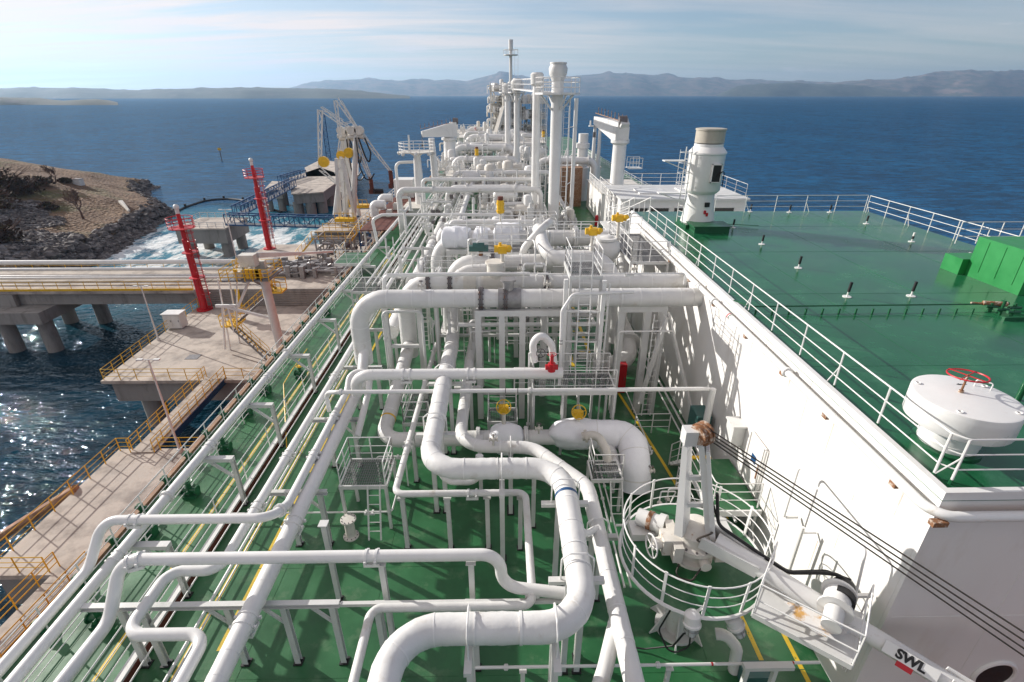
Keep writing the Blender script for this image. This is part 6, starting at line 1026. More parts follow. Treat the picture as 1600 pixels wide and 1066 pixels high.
def skid(label, x0, x1, y0, y1, z, seed, levels=(1,), dens=1.0, pal=('offwhite', 'lag', 'aged', 'white'), name='equipment_skid', tall=False):
    rg = random.Random(seed); t = thing(name, label, 'equipment', ((x0+x1)/2, (y0+y1)/2, 0)); nx = max(2, int((x1-x0)/2.6)+1); ny = max(2, int((y1-y0)/4)+1)
    base = None
    for i in range(nx):
        for j in range(ny):
            x = x0+(x1-x0)*i/(nx-1); y = y0+(y1-y0)*j/(ny-1)
            if base is None: mb = MB(); mb.box((x-.1, y-.1, .01), (x+.1, y+.1, z)); base = obj('column', mb, 'offwhite', t, smooth=False)
            else: dup(base, t, V(x, y, .01))
    for L in levels:
        zz = z*L; mb = MB(); mb.box((x0-.2, y0-.2, zz-.12), (x1+.2, y1+.2, zz)); obj('deck', mb, 'aged', t, smooth=False)
        mb = MB()
        for hh in (.55, 1.05):
            for a, b_ in ((V(x0, y0, 0), V(x1, y0, 0)), (V(x0, y1, 0), V(x1, y1, 0)), (V(x0, y0, 0), V(x0, y1, 0)), (V(x1, y0, 0), V(x1, y1, 0))): mb.cyl(a+V(0, 0, zz+hh), b_+V(0, 0, zz+hh), .035, 4)
        for i in range(int((x1-x0)/1.5)+1):
            for y in (y0, y1): x = min(x0+i*1.5, x1); mb.cyl(V(x, y, zz), V(x, y, zz+1.05), .035, 4)
        for j in range(int((y1-y0)/1.5)+1):
            for x in (x0, x1): y = min(y0+j*1.5, y1); mb.cyl(V(x, y, zz), V(x, y, zz+1.05), .035, 4)
        obj('guard_rail', mb, 'white', t)
        for k in range(int(rg.randint(2, 4)*dens)):
            x, y = rg.uniform(x0+.5, x1-.5), rg.uniform(y0+.5, y1-.5); r = rg.uniform(.3, .75); mb = MB()
            if rg.random() < .5: h = rg.uniform(1.0, 2.2); mb.lathe((x, y, zz), [(r, 0), (r, h), (r*.8, h+r*.4), (r*.3, h+r*.6)], 14)
            else: l = rg.uniform(1.2, 2.6); mb.lathe((x, y, zz+r+.25), [(r*.3, -l/2-r*.5), (r*.85, -l/2-r*.25), (r, -l/2), (r, l/2), (r*.85, l/2+r*.25), (r*.3, l/2+r*.5)], 14, V(1, 0, 0))
            obj('vessel', mb, rg.choice(pal), t)
        for k in range(int(rg.randint(5, 8)*dens)):
            x, y = rg.uniform(x0+.3, x1-.3), rg.uniform(y0+.3, y1-.3); r = rg.uniform(.06, .22); a = V(x, y, zz*rg.uniform(.2, 1)); h = rg.uniform(.6, 1.9); b_ = a+V(0, 0, h); c = b_+(V(rg.choice((-1, 1))*rg.uniform(.8, 3), 0, 0) if rg.random() < .6 else V(0, rg.choice((-1, 1))*rg.uniform(1, 3.5), 0)); c.x = min(max(c.x, x0-.8), x1+.8); mb = MB(); mb.sweep(curve([a, b_, c, c-V(0, 0, h*.9)], r*2), r, 8); obj('process_pipe', mb, rg.choice(pal), t)
        mb = MB(); 
        for k in range(int(14*dens)): x, y = rg.uniform(x0, x1), rg.uniform(y0, y1); s = rg.uniform(.1, .3); h = rg.uniform(.3, 1.3); mb.box((x-s, y-s, zz+.001), (x+s, y+s, zz+h)); mb.cyl(V(x, y, zz+h), V(x, y, zz+h+.4), s*.5, 6)
        obj('small_valves', mb, 'offwhite', t, smooth=False)['kind'] = 'stuff'
        if rg.random() < .7: x, y = rg.uniform(x0+.5, x1-.5), rg.uniform(y0+.5, y1-.5); mb = MB(); mb.cyl(V(x, y, zz+.3), V(x, y, zz+.9), .2, 8); obj('marker_cap', mb, rg.choice(('yellow', 'red', 'dark_steel', 'teal')), t)
    return t
for i, (x0, x1, y0, y1, z) in enumerate(((-2.6, 3.2, 34, 38, 3.4), (-2.5, 2.4, 40, 45, 3.2), (-1.5, 4.0, 47.5, 51, 3.6), (-2.5, 2.2, 54, 60, 3.6), (5.4, 7.2, 50, 53, 2.0), (-4.8, 4, 62, 68, 4.2), (-7.5, 3, 70, 77, 4.4), (-10.5, -6.4, 79, 88, 4.2), (-10, -2, 92, 104, 5.4), (-1, 7, 86, 97, 4.8), (-5, 8, 104, 116, 6.0), (-11, -3, 120, 136, 6.5), (9, 16, 88, 104, 3.5), (7.4, 10.5, 76, 82, 2.2))):
    skid(MODL[i], x0, x1, y0, y1, z, 100+i, dens=1.5 if i < 10 else 1.2)
skid('tall cluttered regasification tower with many decks far forward', -2.6, 3.4, 122, 133, 15.2, 300, levels=(.4, .55, .7, .85, .98), dens=4, name='regas_tower', pal=('aged', 'offwhite', 'lag', 'white'))
skid('lower wing of the regasification tower on its right side', 4.2, 9.5, 124, 134, 12.5, 301, levels=(.5, .75, 1.0), dens=3, name='regas_tower', pal=('aged', 'offwhite', 'lag'))
t = thing('flare_leg', 'pale slanted chute leaning against the regasification tower', 'chute', (0, 118, 6)); mb = MB(); mb.bar(V(-1.6, 117, 6.1), V(.3, 120, 12), 1.0, .8, .7); mb.cyl(V(.4, 120, 12), V(.4, 120, 16.5), .4, 10); obj('chute', mb, 'aged', t)
# scatter of ladders, railings between the long pipes
for i, (x, y0, y1, z) in enumerate(((-4.4, 33, 62, 3.9), (-7.6, 36, 70, 2.9), (6.4, 37, 60, 2.2), (-10.4, 52, 90, .02), (8.6, 62, 110, .02), (3.5, 33, 46, 3.4))): railing(('white handrail beside the ladder tray pipe', 'white handrail between the port bundle and the collared pipe', 'white handrail right of the vent columns', 'white handrail on the far port coaming', 'white handrail on the far starboard passage', 'white handrail on the central gangway')[i], [V(x, y0, z), V(x, y1, z)], 1.1, 2.0, r=.03, n=2, seg=5)
mb = MB(); mb.bar(V(-4.3, 33, 4.3), V(-4.3, 62, 4.3), .5, .06); [mb.box((-4.6, 33+k*.9, 4.33), (-4.0, 33.12+k*.9, 4.42)) for k in range(32)]; o = obj('cable_tray', mb, 'offwhite', smooth=False); tag(o, 'pale cable tray with rungs beside the long forward pipe', 'cable tray')
mb = MB(); rg = random.Random(77)
for k in range(420):
    x, y = rg.uniform(-9, 7.5), rg.uniform(34, 118); z = rg.uniform(1, 4.6)+(y-34)*.018; r = rg.uniform(.04, .13); ln = rg.uniform(.5, 2.4); ax = rg.choice((V(1, 0, 0), V(0, 1, 0), V(0, 0, 1), V(0, 0, 1), V(1, 0, 0))); a = V(x, y, z)
    if x > 2.2 and y < 72 and (x > 4.6 or y > 46): continue
    mb.sweep(curve([a, a+ax*ln, a+ax*ln+rg.choice((V(0, 0, -1), V(1, 0, 0), V(-1, 0, 0)))*rg.uniform(.3, 1.2)], r*1.5), r, 6)
    if rg.random() < .5: mb.cyl(a-ax*.03, a+ax*.06, r*2, 8)
o = obj('small_bore_piping', mb, 'offwhite'); tag(o, 'dense white small bore pipework filling the forward deck', 'pipework', kind='stuff')
mb = MB()
for k in range(150):
    x, y = rg.uniform(-8.5, 7.5), rg.uniform(33, 112); x = x if y > 72 else min(x, rg.uniform(2, 4.5)); mb.bar(V(x, y, .02), V(x, y, rg.uniform(2.2, 4.8)), .14)
o = obj('support_posts', mb, 'offwhite', smooth=False); tag(o, 'thicket of short white posts under the forward pipework', 'posts', kind='stuff')
mb = MB()
for k in range(46): x, y = rg.uniform(-8, 6), rg.uniform(36, 112); s = rg.uniform(.12, .26); z = rg.uniform(2.6, 5.0); mb.box((x-s, y-s, z), (x+s, y+s, z+s*2.2))
o = obj('dark_valve_heads', mb, 'dark_steel', smooth=False); tag(o, 'small dark valve heads scattered through the forward pipework', 'valve heads', kind='stuff')
mb = MB(); mb.box((-12.5, 150, 0.01), (-6, 175, 3.2)); o = obj('bow_house', mb, 'offwhite', smooth=False); tag(o, 'low pale house near the bow on the port side', 'deckhouse'); mb = MB(); mb.box((-12.8, 149.7, 3.2), (-5.7, 175.3, 3.4)); obj('roof', mb, 'aged', o, smooth=False)

# ================================================================ jetty
QZ = -9.0; UZ = -7.1
def slab(name, label, poly, ztop, th, over=.35, curb=None, top='concrete'):
    t = thing(name, label, 'jetty platform', (sum(a[0] for a in poly)/len(poly), sum(a[1] for a in poly)/len(poly), ztop-th)); mb = MB(); mb.prism(poly, ztop-.30, ztop); obj('deck_slab', mb, top, t, smooth=False)
    cx = sum(a[0] for a in poly)/len(poly); cy = sum(a[1] for a in poly)/len(poly); ins = [(a[0]+(cx-a[0])*.05, a[1]+(cy-a[1])*.05) for a in poly]; mb = MB(); mb.prism(ins, ztop-th, ztop-.302); obj('fascia', mb, 'concrete_side', t, smooth=False); return t
def piles(t, pts, ztop, r=.9):
    base = None
    for x, y in pts:
        if base is None: mb = MB(); mb.cyl(V(x, y, -18), V(x, y, ztop), r, 20); base = obj('pile', mb, 'concrete_side', t)
        else: dup(base, t, V(x, y, -18))
t = slab('mooring_platform', 'long pale concrete jetty platform beside the near hull', [(-28, 19.7), (-15.2, 19.7), (-15.2, 30.6), (-28, 30.6)], QZ, 2.6); piles(t, [(-26, 22), (-18, 22), (-26, 28.5), (-18, 28.5)], QZ-2.6)
for x in (-23.5, -19.5): mb = MB(); mb.box((x-.015, 19.9, QZ), (x+.015, 30.4, QZ+.006)); obj('joint', mb, 'concrete_side', t, smooth=False)
t = slab('mooring_platform', 'concrete jetty platform at the bottom left corner, nearly out of the photo', [(-29, 4), (-15.2, 4), (-15.2, 15.5), (-29, 15.5)], QZ, 2.6); piles(t, [(-26, 8), (-18, 8), (-26, 13.5), (-18, 13.5)], QZ-2.6)
t = slab('mooring_platform', 'larger concrete platform carrying the white cabinet and gangway tower', [(-36.3, 40.5), (-15.2, 40.5), (-15.2, 58.6), (-37.2, 58.6)], QZ, 2.4); piles(t, [(-34, 42.8), (-24.5, 42.8), (-17, 42.8), (-35, 55), (-25, 55), (-17, 55)], QZ-2.4, .95)
t = slab('upper_platform', 'upper concrete jetty level with the pipe racks and unloading gear', [(-37.2, 58.75), (-15.6, 58.75), (-15.6, 70), (-18, 80), (-37.2, 80)], UZ, 2.2); piles(t, [(-35, 62), (-26, 62), (-18, 62), (-35, 76), (-26, 76), (-19, 76)], UZ-2.2, .9)
mb = MB(); mb.box((-37.2, 58.61, QZ+.01), (-15.6, 58.74, UZ+.25)); w = obj('retaining_wall', mb, 'concrete_side', smooth=False); tag(w, 'grey ribbed wall step between the two jetty levels', 'wall')
for k in range(7): mb = MB(); mb.box((-37.2, 58.52, QZ+.12+k*.28), (-15.6, 58.608, QZ+.28+k*.28)); obj('panel', mb, 'concrete_side', w, smooth=False)
for x in (-32, -20.5): mb = MB(); mb.box((x-.25, 58.44, QZ+.01), (x+.25, 58.51, UZ+.3)); o = obj('stripe', mb, 'yellow', w, smooth=False)
def yrail(label, pts, sp=1.5, r=.03, m='yellow', h=1.1, n=3): return railing(label, pts, h, sp, m=m, r=r, n=n, seg=5)
yrail('yellow railing along the seaward edge of the near jetty platform', [V(-27.8, 19.9, QZ), V(-27.8, 30.4, QZ), V(-26.9, 30.4, QZ)]); yrail('yellow railing on the far end of the near jetty platform', [V(-24.9, 30.4, QZ), V(-15.6, 30.4, QZ)])
yrail('yellow railing at the near end of the near jetty platform', [V(-22.2, 19.9, QZ), V(-15.6, 19.9, QZ)]); yrail('short yellow railing at the left end of the near jetty platform', [V(-27.8, 19.9, QZ), V(-24.6, 19.9, QZ)])
yrail('yellow railing along the seaward edge of the larger platform', [V(-27.2, 40.7, QZ), V(-36.1, 40.7, QZ), V(-37.0, 58.4, QZ)]); yrail('yellow railing on the hull side of the larger platform', [V(-25.2, 40.7, QZ), V(-15.6, 40.7, QZ)])
for l, x0, y0, x1, y1 in (('yellow railed gangway between the near and the larger jetty platform', -26, 30.6, -26.2, 40.5), ('yellow railed gangway at the bottom left corner of the photo', -23.6, 15.5, -23.4, 19.7)):
    t = thing('gangway', l, 'gangway', ((x0+x1)/2, (y0+y1)/2, QZ-.5)); a, b_ = V(x0, y0-.5, QZ+.05), V(x1, y1+.5, QZ+.06); mb = MB(); mb.bar(a, b_, 1.7, .07); obj('walkway', mb, 'concrete', t, smooth=False)
    mb = MB(); [mb.bar(a+V(s, 0, -.28), b_+V(s, 0, -.28), .18, .5) for s in (-.82, .82)]; obj('girder', mb, 'blue', t, smooth=False)
    for s in (-.85, .85):
        mb = MB(); [mb.cyl(a+V(s, 0, h_), b_+V(s, 0, h_), .03, 5) for h_ in (.4, .75, 1.1)]; n = int((b_-a).length/1.2); [mb.cyl(a.lerp(b_, k/n)+V(s, 0, 0), a.lerp(b_, k/n)+V(s, 0, 1.1), .035, 5) for k in range(n+1)]; obj('handrail', mb, 'yellow', t)
    mb = MB(); [mb.cyl(a+V(.3+k*.12, .3, .12), b_+V(.3+k*.12, -.3, .12), .045, 6) for k in range(3)]; obj('cables', mb, 'offwhite', t)
mb = MB(); mb.sweep([V(-27.9, 26.3, QZ+.1), V(-34, 25.0, -12.4), V(-48, 24.5, -14.6), V(-70, 26, -14.8)], .32, 8); o = obj('hose_line', mb, 'brown'); tag(o, 'brown floating hose leading off the near jetty platform to the left', 'hose')
# lamp posts
def lamp(label, x, y, z, h, m='offwhite'):
    t = thing('street_lamp', label, 'lamp post', (x, y, z)); mb = MB(); mb.cyl(V(x, y, z), V(x, y, z+h), .09, 8, .05); mb.cyl(V(x, y, z), V(x, y, z+.3), .16, 8); obj('pole', mb, m, t); mb = MB(); mb.bar(V(x-.5, y, z+h), V(x+.5, y, z+h), .05); mb.box((x-.75, y-.1, z+h-.04), (x-.35, y+.1, z+h+.05)); mb.box((x+.35, y-.1, z+h-.04), (x+.75, y+.1, z+h+.05)); obj('lamp_head', mb, 'offwhite', t)
a = p(305, 680, QZ); lamp('slim grey double headed lamp post at the near platform beside the gangway', a.x, 30.2, QZ, 7.5)
lamp('slim lamp post standing on the seaward edge of the larger platform', -36.2, 49, QZ, 6); lamp('slim lamp post on the far corner of the upper jetty level', -33, 62, UZ, 9); lamp('tall slim pole near the blue bridge', -38, 84, UZ, 9)
# cabinet
a = p(288, 512, QZ); mb = MB(); mb.box((a.x-1.7, a.y-.5, QZ+.12), (a.x+.1, a.y+.7, QZ+1.75)); o = obj('jetty_cabinet', mb, 'offwhite', smooth=False); tag(o, 'white metal cabinet on the seaward edge of the larger platform', 'cabinet'); mb = MB(); mb.box((a.x-1.8, a.y-.6, QZ+1.75), (a.x+.2, a.y+.8, QZ+1.82)); obj('roof', mb, 'white', o, smooth=False)
for s in (0, .85): mb = MB(); mb.box((a.x-1.62+s, a.y-.53, QZ+.2), (a.x-.84+s, a.y-.503, QZ+1.68)); dr_ = obj('door', mb, 'offwhite', o, smooth=False); mb = MB(); mb.box((a.x-.95+s, a.y-.56, QZ+.9), (a.x-.91+s, a.y-.53, QZ+1.1)); obj('handle', mb, 'black', dr_, smooth=False)
mb = MB(); a = p(302, 558, QZ); mb.box((a.x-.6, a.y-.5, QZ+.003), (a.x+.6, a.y+.5, QZ+.03)); o = obj('manhole_grate', mb, 'grating', smooth=False); tag(o, 'dark square grate set in the larger concrete platform', 'grate')
# red towers
def red_tower(label, x, y, z, H):
    t = thing('red_tower', label, 'monitor tower', (x, y, z)); mb = MB(); mb.cyl(V(x, y, z), V(x, y, z+H*.75), .40, 16, .36); mb.cyl(V(x, y, z+H*.75), V(x, y, z+H), .26, 12, .2); mb.cyl(V(x, y, z+.01), V(x, y, z+.15), .85, 16); obj('shaft', mb, 'red', t)
    mb = MB(); mb.cyl(V(x, y, z+H), V(x, y, z+H+.5), .2, 10); mb.blob((x, y, z+H+.7), .3, 2, .1, 10, 8); obj('monitor', mb, 'offwhite', t); zp = z+H*.86; mb = MB(); mb.cyl(V(x, y, zp), V(x, y, zp+.08), 1.35, 14); obj('gallery', mb, 'red', t); mb = MB(); [mb.ring((x, y, zp+h_), 1.33, .04, 14, 5) for h_ in (.4, .75, 1.15)]; [mb.cyl(V(x+1.33*math.cos(k*.9), y+1.33*math.sin(k*.9), zp), V(x+1.33*math.cos(k*.9), y+1.33*math.sin(k*.9), zp+1.15), .035, 5) for k in range(7)]; obj('gallery_rail', mb, 'red', t)
    ladder(None, V(x+.85, y-.2, z+.1), V(x+.75, y-.2, zp), .5, parent=t, m='red', sp=.5); mb = MB(); k = 2.2
    while k < H*.85: mb.ring((x+1.0, y-.5, z+k), .42, .03, 10, 4); k += .9
    [mb.cyl(V(x+1.0+.42*math.cos(q_), y-.5+.42*math.sin(q_), z+2.2), V(x+1.0+.42*math.cos(q_), y-.5+.42*math.sin(q_), zp), .022, 4) for q_ in (-.3, -1.6, -2.9)]; obj('ladder_cage', mb, 'red', t)
    for f in (.36, .62): mb = MB(); mb.cyl(V(x+.3, y-.2, z+H*f), V(x+.3, y-.2, z+H*f+.08), .85, 12); obj('rest_landing', mb, 'red', t)
a = p(320, 484, QZ); red_tower('nearer and larger bright red monitor tower at the corner of the jetty', a.x, a.y, QZ, 11.4); a = p(421, 389, UZ); red_tower('farther bright red monitor tower by the blue bridge', a.x, a.y, UZ, 12.2)
# trestle with pipes
t = thing('trestle_bridge', 'concrete trestle bridge carrying pipes from the shore to the jetty', 'bridge', (-90, 63, -9.5)); mb = MB(); mb.box((-200, 58.9, UZ-.35), (-37.3, 68.3, UZ)); obj('deck_slab', mb, 'concrete', t, smooth=False)
for y in (59.5, 62.5, 65.5): mb = MB(); mb.box((-200, y, UZ-1.9), (-37.5, y+.7, UZ-.36)); obj('girder', mb, 'concrete_side', t, smooth=False)
for x in (-61, -110, -160): mb = MB(); mb.prism([(x-1.3, 57.6), (x+1.3, 57.6), (x+1.3, 69.5), (x-1.3, 69.5)], UZ-3.2, UZ-1.92); mb.box((x-1.9, 58.8, UZ-1.9), (x+1.9, 59.45, UZ-.4)); obj('pier_cap', mb, 'concrete_side', t, smooth=False)
cap = MB(); x = -61; cap.box((-63.3, 56.8, UZ-3.4), (-55, 70.2, UZ-1.95)); obj('pier_cap', cap, 'concrete_side', t, smooth=False)
base = None
for x, y in ((-61.6, 59), (-56.8, 59), (-61.6, 68), (-56.8, 68), (-110, 59), (-110, 68), (-160, 59), (-160, 68)):
    if base is None: mb = MB(); mb.cyl(V(x, y, -18), V(x, y, UZ-2.5), .85, 18); base = obj('pile', mb, 'concrete_side', t)
    else: dup(base, t, V(x, y, -18))
for l, y, z, d, m in (('thick grey pipe along the trestle bridge, seaward one', 66.6, UZ+1.3, .6, 'offwhite'), ('grey white pipe along the trestle bridge, middle one', 64.8, UZ+.9, .42, 'offwhite'), ('dark pipe along the trestle bridge behind the near railing', 62.9, UZ+.5, .5, 'steel'), ('pale cable duct along the trestle bridge', 61.8, UZ+.7, .35, 'offwhite')): pipe(l, [V(-200, y, z), V(-37.5, y, z), V(-30, y, z)], d, m, seglen=8, n=14)
yrail('long yellow railing on the near edge of the trestle bridge', [V(-150, 59.1, UZ), V(-37.5, 59.1, UZ)], 1.6); yrail('long yellow railing on the far edge of the trestle bridge', [V(-150, 68.1, UZ), V(-37.5, 68.1, UZ)], 2.2)
mb = MB(); mb.box((-150, 58.93, UZ+.01), (-37.5, 59.02, UZ+.28)); o = obj('yellow_kerb', mb, 'yellow', smooth=False); tag(o, 'yellow kerb plate along the near edge of the trestle bridge', 'kerb')
# pipe racks on upper platform
for l, y0, z, d in (('first grey pipe of the rack on the upper jetty level', 64.5, UZ+.7, .4), ('second grey pipe of the rack on the upper jetty level', 65.6, UZ+.7, .4), ('third grey pipe of the rack on the upper jetty level', 66.7, UZ+.8, .5), ('fourth grey pipe of the rack on the upper jetty level', 68, UZ+.8, .35)): pipe(l, [V(-31, y0, z), V(-17.5, y0-.6, z)], d, 'steel', n=10, fl=(.2, .5, .8))
mb = MB(); rg = random.Random(12)
for k in range(90): x, y = rg.uniform(-31, -17.5), rg.uniform(63.2, 69.6); s = rg.uniform(.12, .35); mb.box((x-s, y-s, UZ+.002), (x+s, y+s, UZ+rg.uniform(.4, 1.6))); 
for k in range(60): x, y = rg.uniform(-31, -19), rg.uniform(63.5, 69.5); mb.cyl(V(x, y, UZ+.5), V(x+rg.uniform(.8, 2.5), y+rg.uniform(-.3, .3), UZ+rg.uniform(.5, 1.2)), rg.uniform(.06, .16), 6)
o = obj('jetty_pipework', mb, 'steel', smooth=False); tag(o, 'jumble of grey valves and pipes on the upper jetty level', 'pipework', kind='stuff')
skid('crowded unloading skid with yellow stairs on the upper jetty', -27, -21, 73, 79, 1, 401, levels=(1,)) if False else None
def jskid(label, x0, x1, y0, y1, z0, H, seed, pal, rail):
    rg = random.Random(seed); t = thing('unloading_skid', label, 'equipment', ((x0+x1)/2, (y0+y1)/2, z0)); mb = MB()
    for x in (x0, (x0+x1)/2, x1):
        for y in (y0, y1): mb.bar(V(x, y, z0), V(x, y, z0+H), .18)
    for z in (.5, 1): mb.bar(V(x0, y0, z0+H*z), V(x1, y0, z0+H*z), .16); mb.bar(V(x0, y1, z0+H*z), V(x1, y1, z0+H*z), .16); mb.bar(V(x0, y0, z0+H*z), V(x0, y1, z0+H*z), .16); mb.bar(V(x1, y0, z0+H*z), V(x1, y1, z0+H*z), .16)
    mb.bar(V(x0, y0, z0), V((x0+x1)/2, y0, z0+H), .12); mb.bar(V(x1, y0, z0), V((x0+x1)/2, y0, z0+H), .12); obj('frame', mb, pal[0], t, smooth=False)
    mb = MB()
    for k in range(16): a = V(rg.uniform(x0, x1), rg.uniform(y0, y1), z0+rg.uniform(.3, H)); b_ = a+V(rg.uniform(-1.5, 1.5), 0, 0); mb.sweep(curve([a, b_, b_-V(0, 0, rg.uniform(.3, 1.2))], .2), rg.uniform(.08, .25), 8)
    obj('pipes', mb, 'steel', t); mb = MB()
    for k in range(10): a = V(rg.uniform(x0, x1), rg.uniform(y0, y1), z0+rg.uniform(.1, H*.9)); mb.blob(tuple(a), rg.uniform(.2, .5), k, .2, 10, 6)
    obj('vessels', mb, 'dark_steel', t)
    mb = MB(); a = V(x0-.4, y0, z0+H); b_ = V(x1+.4, y0, z0+H)
    for s in (y0-.3, y1+.3):
        for hh in (.5, 1.1): mb.cyl(V(x0-.3, s, z0+H+hh), V(x1+.3, s, z0+H+hh), .04, 5)
        for k in range(7): x = x0-.3+(x1-x0+.6)*k/6; mb.cyl(V(x, s, z0+H), V(x, s, z0+H+1.1), .04, 5)
    mb.bar(V(x0-3.2, y0+.4, z0), V(x0-.3, y0+.4, z0+H), .9, .15); [mb.cyl(V(x0-3.2+k*.58, y0, z0+H*k/5), V(x0-3.2+k*.58, y0, z0+H*k/5+1.1), .035, 5) for k in range(6)]; mb.cyl(V(x0-3.2, y0, z0+1.1), V(x0-.3, y0, z0+H+1.1), .04, 5); obj('stair_rail', mb, rail, t)
jskid('grey machinery skid with yellow stair rail on the upper jetty', -26.5, -21.5, 71.5, 76, UZ, 3.0, 5, ('steel',), 'yellow'); jskid('blue framed gangway base with yellow rails near the ship side', -20.5, -17.2, 72.5, 78, UZ, 3.6, 6, ('blue',), 'yellow')
jskid('yellow and blue stair tower at the foot of the loading arms', -21.5, -17.5, 82, 86, UZ, 3.4, 7, ('blue',), 'yellow')
# gangway tower
t = thing('gangway_tower', 'grey gangway tower with a cluttered yellow platform on top and zigzag stairs', 'tower', (-22.3, 46, QZ)); mb = MB(); mb.cyl(V(-22.2, 46, QZ), V(-22.4, 46, -.9), .42, 18, .40); mb.cyl(V(-22.2, 46, QZ+.01), V(-22.2, 46, QZ+.2), .8, 16); obj('column', mb, 'offwhite', t)
mb = MB(); a = q(347, 478, 46); b_ = q(388, 455, 46); mb.bar(q(352, 546, 46), a, .14); mb.bar(q(366, 520, 46), a+V(.5, 0, 0), .12); mb.bar(a, q(434, 500, 46), .22); mb.bar(a-V(.6, 0, 0), a+V(1.3, 0, 0), .25); mb.bar(q(372, 480, 46), q(392, 432, 46), .2); mb.bar(q(370, 430, 46), q(370, 520, 46), .1); obj('braces', mb, 'white', t, smooth=False)
c = q(402, 432, 46); mb = MB(); mb.box(tuple(c+V(-2.6, -1.5, 0)), tuple(c+V(1.7, 1.7, .12))); obj('top_floor', mb, 'grating', t, smooth=False); mb = MB()
for s in (-1.5, 1.7):
    for hh in (.4, .75, 1.1): mb.cyl(c+V(-2.6, s, hh), c+V(1.7, s, hh), .035, 5)
    for k in range(7): mb.cyl(c+V(-2.6+k*.72, s, 0), c+V(-2.6+k*.72, s, 1.1), .04, 5)
for s in (-2.6, 1.7):
    for hh in (.4, .75, 1.1): mb.cyl(c+V(s, -1.5, hh), c+V(s, 1.7, hh), .035, 5)
obj('top_rail', mb, 'yellow', t); mb = MB(); rg = random.Random(3)
for k in range(14): a = c+V(rg.uniform(-2.2, 1.3), rg.uniform(-1.2, 1.2), .12); s = rg.uniform(.12, .3); mb.box(tuple(a-V(s, s, 0)), tuple(a+V(s, s, rg.uniform(.3, 1.2))))
mb.box(tuple(c+V(-1.2, -.4, 1.0)), tuple(c+V(.2, .6, 2.1))); obj('machinery', mb, 'aged', t, smooth=False)
mb = MB()
for k in range(6): a = c+V(rg.uniform(-1.8, 1.0), -1.3, .2); mb.box(tuple(a-V(.15, .1, 0)), tuple(a+V(.15, .1, .9)))
obj('yellow_covers', mb, 'yellow', t, smooth=False)
mb = MB(); mb.bar(c+V(.2, .5, 1.9), q(470, 396, 52), .5, .5, .3); mb.bar(q(470, 396, 52), q(520, 393, 55), .22, .22); obj('telescopic_gangway', mb, 'offwhite', t, smooth=False)
def stair(a, b_, w, parent, m, rm):
    a = Vector(a); b_ = Vector(b_); d = b_-a; s = V(0, 1, 0)*w/2 if abs(d.x) > abs(d.y) else V(1, 0, 0)*w/2; mb = MB(); [mb.bar(a+s*k, b_+s*k, .07, .22) for k in (-1, 1)]; obj('stringer', mb, m, parent, smooth=False); n = int(abs(d.z)/.25); base = None
    for k in range(1, n):
        c = a.lerp(b_, k/n)
        if base is None: mb = MB(); hx, hy = (.12, w/2-.04) if abs(d.x) > abs(d.y) else (w/2-.04, .12); mb.box((c.x-hx, c.y-hy, c.z-.02), (c.x+hx, c.y+hy, c.z+.02)); base = obj('tread', mb, m, parent, smooth=False); of = WL[base.name]-c
        else: dup(base, parent, c+of)
    mb = MB()
    for k in (-1, 1):
        for hh in (.55, 1.05): mb.cyl(a+s*k+V(0, 0, hh), b_+s*k+V(0, 0, hh), .03, 5)
        for j in range(5): c = a.lerp(b_, j/4)+s*k; mb.cyl(c, c+V(0, 0, 1.05), .03, 5)
    obj('stair_rail', mb, rm, parent)
stair(V(-22.9, 44.6, QZ), V(-26.8, 46.6, -6.3), .8, t, 'grating', 'yellow'); stair(V(-26.6, 47.8, -6.3), V(-23.2, 49.2, -3.6), .8, t, 'grating', 'yellow'); stair(V(-23.2, 49.4, -3.6), V(-25.6, 47.6, -.9), .8, t, 'grating', 'yellow')
for c0, c1 in ((V(-27.8, 46.4, -6.45), V(-26.3, 48.4, -6.3)), (V(-23.6, 48.6, -3.75), V(-22.2, 50, -3.6))):
    mb = MB(); mb.box(tuple(c0), tuple(c1)); obj('stair_landing', mb, 'yellow', t, smooth=False); mb = MB()
    for hh in (.55, 1.1): mb.cyl(V(c0.x, c0.y, c1.z+hh), V(c1.x, c0.y, c1.z+hh), .035, 5); mb.cyl(V(c0.x, c0.y, c1.z+hh), V(c0.x, c1.y, c1.z+hh), .035, 5); mb.cyl(V(c0.x, c1.y, c1.z+hh), V(c1.x, c1.y, c1.z+hh), .035, 5)
    for x, y in ((c0.x, c0.y), (c1.x, c0.y), (c0.x, c1.y), (c1.x, c1.y)): mb.cyl(V(x, y, c1.z), V(x, y, c1.z+1.1), .04, 5)
    obj('landing_rail', mb, 'yellow', t)
for x, y in ((-27.6, 46.6), (-27.4, 48.2)): mb = MB(); mb.cyl(V(x, y, QZ), V(x+.6, y, -1.5), .08, 8); obj('stair_post', mb, 'white', t)
